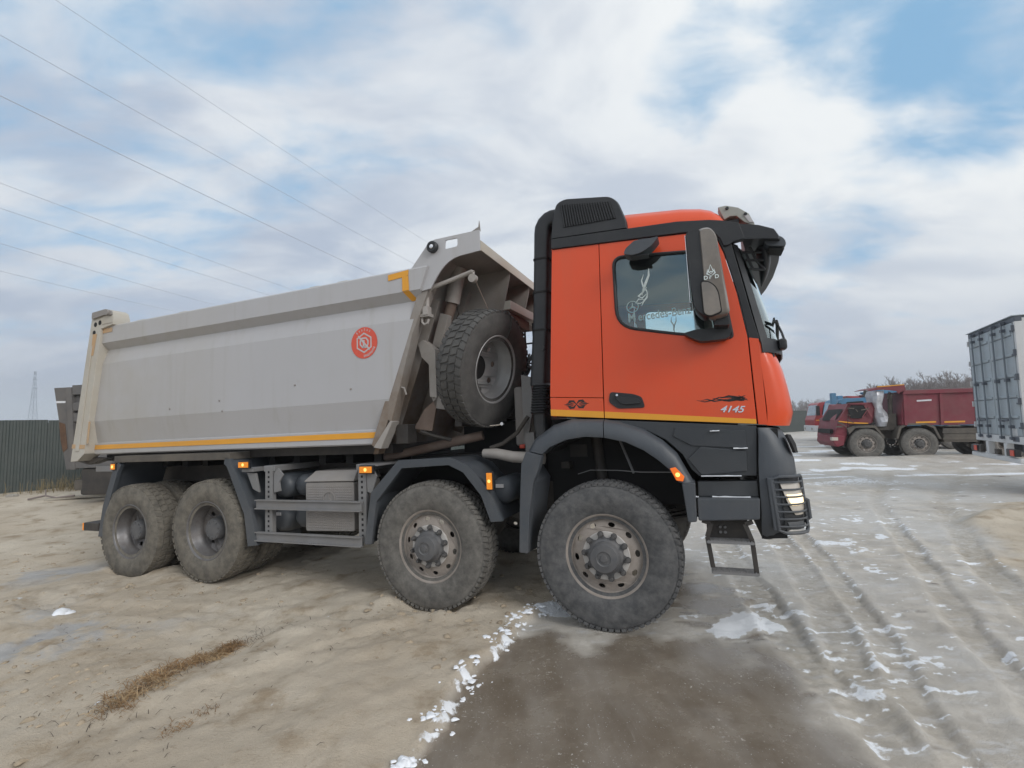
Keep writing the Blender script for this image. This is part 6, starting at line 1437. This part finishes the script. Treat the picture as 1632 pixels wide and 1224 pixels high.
# --- dark tipper standing behind the big truck's tail
TP = empty('tipper_trailer', (-11.2, 12.0, -0.2)); tag(TP, 'dark grey rusty tipper trailer whose tail shows behind the pale tipping body', 'trailer')
z_ = lambda z: z+0.2
b = MB(); b.prism([(-0.19, z_(2.78)), (5.5, z_(2.98)), (5.5, z_(0.85)), (0.20, z_(0.80))], 0.06, 2.3); b.build('body_shell', 'tipper_grey', TP)
b = MB(); b.prism([(-0.20, z_(2.80)), (0.10, z_(2.81)), (0.30, z_(0.78)), (0.20, z_(0.78))], -0.02, 0.10); b.build('tail_plate', 'tipper_grey', TP, 0.01)
b = MB(); b.prism([(0.12, z_(2.81)), (0.26, z_(2.81)), (0.46, z_(0.78)), (0.33, z_(0.78))], -0.06, 0.08); b.build('corner_post', 'tipper_grey', TP, 0.015)
for z0, z1 in ((2.62, 2.86), (2.22, 2.42), (1.95, 2.16), (0.80, 0.95)):
    b = MB(); b.prism([(0.28, z_(z0)), (5.5, z_(z0+0.12)), (5.5, z_(z1+0.12)), (0.26, z_(z1))], -0.04, 0.07); b.build('side_beam', 'tipper_grey', TP, 0.015)
for x in (1.6, 3.0, 4.4):
    b = MB(); b.box(x, x+0.16, -0.05, 0.07, z_(0.9), z_(2.7)); b.build('side_post', 'tipper_grey', TP, 0.015)
b = MB(); b.prism([(-0.02, z_(1.95)), (0.13, z_(1.9)), (0.22, z_(1.3)), (0.12, z_(1.2)), (0.04, z_(1.5))], -0.03, -0.021); b.build('rust_patch', 'rust', TP)
b = MB(); b.box(-0.12, 0.11, -0.028, -0.021, z_(2.42), z_(2.47)); b.build('marking_tape', 'van_white', TP)
b = MB(); b.box(0.35, 5.4, 0.5, 1.9, z_(0.30), z_(0.78)); b.build('chassis_frame', 'truck_dark', TP, 0.02)
b = MB(); b.box(0.40, 0.62, 0.0, 2.2, z_(0.28), z_(0.52)); b.build('tail_bumper', 'truck_dark', TP, 0.02)
b = MB(); b.box(0.55, 1.5, 0.0, 2.2, z_(0.15), z_(0.80)); b.build('mud_flap', 'chassis_black', TP, 0.05)
for ax in (2.4, 3.7, 5.0):
    far_wheel(TP, (ax, 0.15, 0.55), 0, False); far_wheel(TP, (ax, 2.15, 0.55), PI, False)

# ------------------------------------------------------------------ fence, masts, wires
FA, FB = Vector((-24.0, 8.45, 0)), Vector((48, 67.5, 0))
fd = (FB-FA); FL = fd.length; fd.normalize(); fn = Vector((-fd.y, fd.x, 0))
F = empty('metal_fence', FA, (0, 0, math.atan2(fd.y, fd.x))); tag(F, 'long dark green profiled steel fence closing the yard', 'fence')
SW = 1.15
def fence_sheet_mesh():
    b = MB(); n = 8; p = SW/n; row = []
    for i in range(n):
        x = i*p; row += [(x+0.004, 0.0), (x+p*0.42, 0.0), (x+p*0.56, -0.022), (x+p*0.88, -0.022)]
    row.append((SW-0.004, 0.0))
    L0 = [[(x, y, z) for x, y in row] for z in (0.0, 2.34)]
    b.shell(L0, 0.003); return b.mesh('fence_sheet', ang=25)
FS = fence_sheet_mesh(); FS.materials.append(MATS['fence_green'])
b = MB(); b.box(-0.04, 0.04, 0.03, 0.11, -0.6, 2.25); FP = b.mesh('fence_post'); FP.materials.append(MATS['container_trim'])
k = 0; s_ = 0.0; random.seed(11)
while s_ < FL-SW:
    p = FA+fd*s_; gz = max(-0.25, min(0.0, -0.25+0.25*(s_-12)/40)); 
    o = bpy.data.objects.new('fence_sheet', FS); COL.objects.link(o); o.parent = F; o.location = (s_, random.uniform(-0.004, 0.004), gz+random.uniform(-0.012, 0.012))
    if k % 2 == 0:
        q = bpy.data.objects.new('fence_post', FP); COL.objects.link(q); q.parent = F; q.location = (s_, 0, gz)
    if k % 12 == 0:
        b = MB()
        for zz in (0.4, 1.9): b.box(0, min(SW*12, FL-s_), 0.012, 0.03, zz, zz+0.05)
        b.build('fence_rail', 'container_trim', F, loc=(s_, 0, gz))
    s_ += SW; k += 1
PY = empty('power_pylon', (-307.6, 310, 0)); tag(PY, 'slender lattice power pylon standing beyond the fence', 'pylon')
H = 40.0
def leg(t, sx, sy): w = 2.6*(1-t)**1.3+0.45; return (sx*w/2*1.3, sy*w/2*1.3, H*t)
for sx in (-1, 1):
    for sy in (-1, 1):
        b = MB(); b.tube([leg(i/8, sx, sy) for i in range(9)], 0.13, 4); b.build('pylon_leg', 'steel_far', PY)
b = MB()
for i in range(12):
    t0, t1 = i/12, (i+1)/12
    for f in ((-1, -1, 1, -1), (-1, 1, 1, 1), (-1, -1, -1, 1), (1, -1, 1, 1)):
        b.beam(leg(t0, f[0], f[1]), leg(t1, f[2], f[3]), 0.10, 0.10); b.beam(leg(t0, f[2], f[3]), leg(t1, f[0], f[1]), 0.10, 0.10)
b.build('pylon_lattice', 'steel_far', PY)['kind'] = 'stuff'
for t, w in ((0.58, 4.6), (0.72, 4.2), (0.86, 3.4)):
    b = MB(); b.beam((-w/2, 0, H*t), (w/2, 0, H*t), 0.28, 0.3); b.build('pylon_arm', 'steel_far', PY)
WIRES = [((-15.7, 15.8), (-7.7, 37.0), 0.014, 'faintest power line, highest of all, crossing the blue part of the sky'),
         ((-19.2, 17.2), (-9.2, 44.1), 0.020, 'thin power line second from the top of the sky'),
         ((-22.7, 20.6), (-13.6, 48.2), 0.032, 'thickest power line, running down to the yellow corner mark of the tipping body'),
         ((-30.8, 28.2), (-24.0, 52.9), 0.026, 'upper power line of the lower four over the grey body'),
         ((-34.3, 31.6), (-27.7, 54.7), 0.029, 'second power line of the lower four over the grey body'),
         ((-40.8, 37.7), (-36.3, 58.9), 0.031, 'third power line of the lower four over the grey body'),
         ((-47.9, 44.4), (-43.1, 62.1), 0.034, 'lowest power line of all, meeting the body near its rear post')]
for a, c, r, lab in WIRES:
    r *= 0.55
    a = Vector((*a, 15+CAM_H)); c = Vector((*c, 15+CAM_H)); d = (c-a); L = d.length; d.normalize()
    pts = []
    for i in range(25):
        s = -0.9*L+(1.7*L+0.9*L)*i/24
        u = s/L; pts.append(a+d*s+Vector((0, 0, 0.35*(u*(u-1)))))
    b = MB(); b.tube(pts, r, 5); o = b.build('power_line', 'wire_grey', None); tag(o, lab, 'power line', 'power lines strung over the yard')

# ------------------------------------------------------------------ woods, weeds, litter
def rtree(b, rnd, x, y, h, lean=0):
    """a bare tree: trunk with forking limbs and fine twigs, all thin three-sided rods"""
    def rod(p, q, r0, r1):
        d = (q-p); 
        if d.length < 1e-4: return
        d.normalize(); a = d.orthogonal().normalized(); c = d.cross(a); vs = []
        for P_, r in ((p, r0), (q, r1)):
            for k in range(3):
                an = 2*PI*k/3; vs.append(P_+(a*math.cos(an)+c*math.sin(an))*r)
        b.add(vs, [(0, 1, 4, 3), (1, 2, 5, 4), (2, 0, 3, 5)])
    base = Vector((x, y, -0.3)); top = base+Vector((rnd.uniform(-.6, .6), rnd.uniform(-.6, .6), h))
    rod(base, top, 0.09+0.008*h, 0.02)
    for i in range(15):
        t = rnd.uniform(0.22, 0.98); p = base.lerp(top, t); an = rnd.uniform(0, 2*PI); L = h*(0.42-0.30*t)*rnd.uniform(0.6, 1.2)
        q = p+Vector((math.cos(an)*L*0.62, math.sin(an)*L*0.62, L*rnd.uniform(0.6, 1.1))); rod(p, q, 0.05, 0.018)
        for j in range(8):
            u = rnd.uniform(0.25, 1.0); s = p.lerp(q, u); l2 = L*rnd.uniform(0.2, 0.5); an2 = rnd.uniform(0, 2*PI)
            e = s+Vector((math.cos(an2)*l2*0.6, math.sin(an2)*l2*0.6, l2*rnd.uniform(0.35, 1.0))); rod(s, e, 0.026, 0.012)
            for m_ in range(3):
                e2 = s.lerp(e, rnd.uniform(0.3, 1))+Vector((rnd.uniform(-.5, .5), rnd.uniform(-.5, .5), rnd.uniform(.2, .7)))*l2*0.7; rod(s.lerp(e, 0.5), e2, 0.018, 0.010)
b = MB(); rnd = random.Random(7)
for i in range(480):
    t = rnd.random()
    if t < 0.72:
        u = t/0.72; rat = 0.74+0.42*u; Zd = 118+rnd.uniform(-12, 26)-12*u; hh = rnd.uniform(8.2, 10.8)*(0.72+0.28*min(1, (rat-0.70)/0.16))
    else:
        u = (t-0.72)/0.28; rat = 0.44+0.32*u; Zd = 250-90*u+rnd.uniform(-18, 18); hh = rnd.uniform(5.5, 8.2)
    rtree(b, rnd, rat*Zd, Zd, hh)
for i in range(0):
    pass
for i in range(900):
    u = rnd.random(); rat = 0.44+0.74*u; Zd = (240-120*min(1, u*1.5))+rnd.uniform(-12, 12); p = Vector((rat*Zd, Zd, -0.2))
    for j in range(7):
        q = p+Vector((rnd.uniform(-1.2, 1.2), rnd.uniform(-1, 1), rnd.uniform(1.0, 3.2))); w = 0.05
        b.add([p+Vector((-w, 0, 0)), p+Vector((w, 0.0, 0)), p+Vector((0, w, 0)), q], [(0, 1, 3), (1, 2, 3), (2, 0, 3)])
wd = b.build('woods', 'bark', None); tag(wd, 'bare brown winter woods along the horizon behind the maroon truck', 'woods', kind='stuff')

def blades(name, mat, pts, n, spread, hmin, hmax, lie, seed, label, cat, w=0.004, clumps=0):
    rnd = random.Random(seed); b = MB(); cl = []
    for i in range(clumps):
        k = rnd.randrange(len(pts)-1); p = Vector(pts[k]).lerp(Vector(pts[k+1]), rnd.random()); ww = spread[k]
        cl.append((p.x+rnd.gauss(0, ww), p.y+rnd.gauss(0, ww*0.7), rnd.uniform(0.012, 0.05)))
    for i in range(n):
        k = rnd.randrange(len(pts)-1); t = rnd.random(); p = Vector(pts[k]).lerp(Vector(pts[k+1]), t); ww = spread[k] if isinstance(spread, (list, tuple)) else spread
        x = p.x+rnd.gauss(0, ww); y = p.y+rnd.gauss(0, ww)
        if cl and rnd.random() < 0.85:
            c_ = rnd.choice(cl); x = rnd.gauss(c_[0], c_[2]); y = rnd.gauss(c_[1], c_[2])
        z = ground_zs(x, y)
        h = rnd.uniform(hmin, hmax); an = rnd.uniform(0, 2*PI); dr = Vector((math.cos(an), math.sin(an), 0)); l = rnd.uniform(*lie)
        q = Vector((x, y, z-0.004)); m_ = q+dr*h*l*0.45+Vector((0, 0, h*(1-l*0.6)*0.62)); e = q+dr*h*l+Vector((0, 0, h*(1-l)*0.9+0.005))
        s = Vector((-dr.y, dr.x, 0))*w*rnd.uniform(0.6, 1.3); u_ = Vector((0, 0, w*0.8))
        b.add([q-s, q+s, q+u_, m_-s*0.8, m_+s*0.8, m_+u_, e], [(0, 1, 4, 3), (1, 2, 5, 4), (2, 0, 3, 5), (3, 4, 6), (4, 5, 6), (5, 3, 6)])
    o = b.build(name, mat, None); tag(o, label, cat, kind='stuff'); return o
_gx = np.arange(-18, 8, 0.08); _gy = np.arange(1.0, 17, 0.08)
_GX, _GY = np.meshgrid(_gx, _gy); _GZ = ground_fields(_GX.ravel(), _GY.ravel())[0].reshape(_GX.shape)
def ground_zs(x, y):
    i = int(round((x+18)/0.08)); j = int(round((y-1.0)/0.08))
    if 0 <= i < len(_gx) and 0 <= j < len(_gy): return float(_GZ[j, i])
    return ground_z(x, y)
blades('dry_grass', 'dry_straw', [(-2.62, 3.22), (-2.60, 3.42), (-2.54, 3.62), (-2.48, 3.85), (-2.40, 4.05), (-2.33, 4.18)], 1150, [0.06, 0.10, 0.10, 0.06, 0.035], 0.04, 0.15, (0.75, 1.0), 1, 'clump of flattened brown dry grass lying on the sand in the left foreground', 'dry grass', 0.0022, 46)
blades('dry_grass', 'twig_dark', [(-2.66, 3.15), (-2.60, 3.40), (-2.45, 3.9), (-2.34, 4.2), (-2.2, 4.28)], 260, 0.10, 0.03, 0.10, (0.4, 1.0), 2, 'dark thin stalks scattered through the flattened dry grass', 'dry grass', 0.0018)
blades('dry_grass', 'straw_pale', [(-2.64, 3.20), (-2.58, 3.45), (-2.52, 3.65), (-2.46, 3.9), (-2.40, 4.05)], 420, [0.06, 0.07, 0.07, 0.06], 0.05, 0.16, (0.8, 1.0), 8, 'pale straws lying over the clump of flattened brown grass', 'dry grass', 0.002, 24)
blades('weeds', 'dry_weed', [(-14.6, 14.9), (-13.0, 15.9), (-11.2, 16.6), (-9.6, 15.2), (-9.2, 14.4)], 1500, 0.42, 0.15, 0.75, (0.05, 0.6), 3, 'dry pale weeds growing along the foot of the fence', 'weeds', 0.007)
blades('twig_litter', 'twig_dark', [(-4.6, 4.4), (-3.2, 4.6), (-2.2, 4.3), (-1.6, 4.2), (-2.0, 3.0), (-2.2, 2.75), (-3.3, 3.4)], 200, 0.28, 0.02, 0.07, (0.85, 1.0), 4, 'dark twigs and crumbs of earth strewn over the sand', 'litter', 0.0022)
blades('twig_litter', 'dry_straw', [(-2.05, 2.92), (-2.0, 3.05), (-1.93, 3.2)], 110, 0.045, 0.02, 0.07, (0.7, 1.0), 6, 'small wisp of straw near the bottom of the sand, below the big clump', 'litter', 0.0018)
def lump(b, rnd, c, r, fl=0.55):
    n, m_ = 9, 5; ph = [rnd.uniform(0, 6.28) for _ in range(4)]; vs = []; fs = []
    for j in range(m_):
        el = (j/(m_-1))*PI/2
        for i in range(n):
            a = 2*PI*i/n; k = 1+0.22*math.sin(2*a+ph[0])+0.15*math.sin(3*a+ph[1])+0.12*math.sin(5*a+ph[2]+2*el)
            vs.append((c[0]+r*k*math.cos(a)*math.cos(el), c[1]+r*k*math.sin(a)*math.cos(el), c[2]-0.25*r*fl+r*fl*math.sin(el)*1.1*(1+0.1*math.sin(4*a+ph[3]))))
    for j in range(m_-1):
        for i in range(n): i2 = (i+1) % n; fs.append((j*n+i, j*n+i2, (j+1)*n+i2, (j+1)*n+i))
    b.add(vs, fs)
b = MB(); rnd = random.Random(21); E_ = EDGE[2:8]
for i in range(420):
    k = rnd.choices(range(len(E_)-1), weights=[(Vector(E_[j+1])-Vector(E_[j])).length for j in range(len(E_)-1)])[0]
    p = Vector(E_[k]).lerp(Vector(E_[k+1]), rnd.random()); cl = math.sin(p.x*9+p.y*5)+math.sin(p.y*13)
    if cl < -0.4: continue
    x = p.x+rnd.gauss(-0.02, 0.045); y = p.y+rnd.gauss(0, 0.05); r = 0.006+0.026*rnd.random()**2.6
    lump(b, rnd, (x, y, ground_zs(x, y)), r, 0.38)
sc_ = b.build('snow_crumbs', 'snow', None, ang=70); tag(sc_, 'crumbs of white snow lining the border between sand and brown ice', 'snow', kind='stuff')
b = MB(); rnd = random.Random(77); cnt = 0
_r = np.random.RandomState(4); cxs = _r.uniform(-9, 1.0, 12000); cys = _r.uniform(2.4, 9.5, 12000)
keep = (fbm(cxs, cys, 1.1, 3, 61) > _r.uniform(-0.05, 0.35, 12000)) & (ground_fields(cxs, cys)[1] < 0.3)
for x, y in list(zip(cxs[keep], cys[keep]))[:1500]:
    x = float(x); y = float(y)
    lump(b, rnd, (x, y, ground_zs(x, y)), 0.006+0.026*rnd.random()**3.0, 0.6); cnt += 1
o = b.build('sand_clods', 'clod', None, ang=70); tag(o, 'small clods of trodden sand scattered over the yard left of the ice', 'sand', kind='stuff')
b = MB(); rnd = random.Random(5); lump(b, rnd, (0, 0, 0), 0.10, 0.75); lump(b, rnd, (0.06, 0.03, 0), 0.06, 0.6); lump(b, rnd, (-0.05, -0.04, 0), 0.05, 0.6)
o = b.build('snow_lump', 'snow', None, ang=70, loc=(-4.68, 5.12, ground_zs(-4.68, 5.12))); tag(o, 'single lump of snow lying alone on the sand left of the rear wheels', 'snow lump')
b = MB(); lump(b, rnd, (0, 0, 0), 0.042, 0.7); lump(b, rnd, (0.03, 0.01, 0), 0.025, 0.7)
o = b.build('snow_lump', 'snow', None, ang=70, loc=(-0.60, 2.66, ground_zs(-0.60, 2.66))); tag(o, 'round snow lump at the bottom corner of the brown ice', 'snow lump')
b = MB(); b.box(-0.11, 0.11, -0.09, 0.09, -0.1, 0.24); o = b.build('concrete_block', 'concrete', None, 0.015, loc=(-14.35, 14.0, -0.3)); tag(o, 'small pale concrete stump standing at the foot of the fence', 'concrete block')
b = MB(); b.box(-0.9, 0.9, -0.09, 0.09, -0.02, 0.03); o = b.build('wooden_plank', 'old_wood', None, 0.006, loc=(-11.2, 12.9, ground_zs(-11.2, 12.9)+0.05), rot=(0.05, -0.04, 0.35)); tag(o, 'weathered plank lying on the sand before the dark trailer', 'plank')
b = MB(); b.tube([(-0.6, 0, 0.04), (-0.2, 0.05, 0.12), (0.1, 0.02, 0.06), (0.5, 0.1, 0.10)], 0.025, 6); b.tube([(-0.2, 0.05, 0.12), (-0.35, 0.2, 0.25)], 0.015, 5); o = b.build('fallen_branch', 'bark', None, loc=(-11.9, 12.6, ground_zs(-11.9, 12.6))); tag(o, 'dark fallen branch on the sand beside the plank', 'branch')

# ------------------------------------------------------------------ winter air
hz = MB().box(-420, 420, -30, 460, -1.6, 43).build('haze', 'haze', None)
hz['kind'] = 'stuff'; hz['label'] = 'thin pale winter haze filling the air over the whole yard'
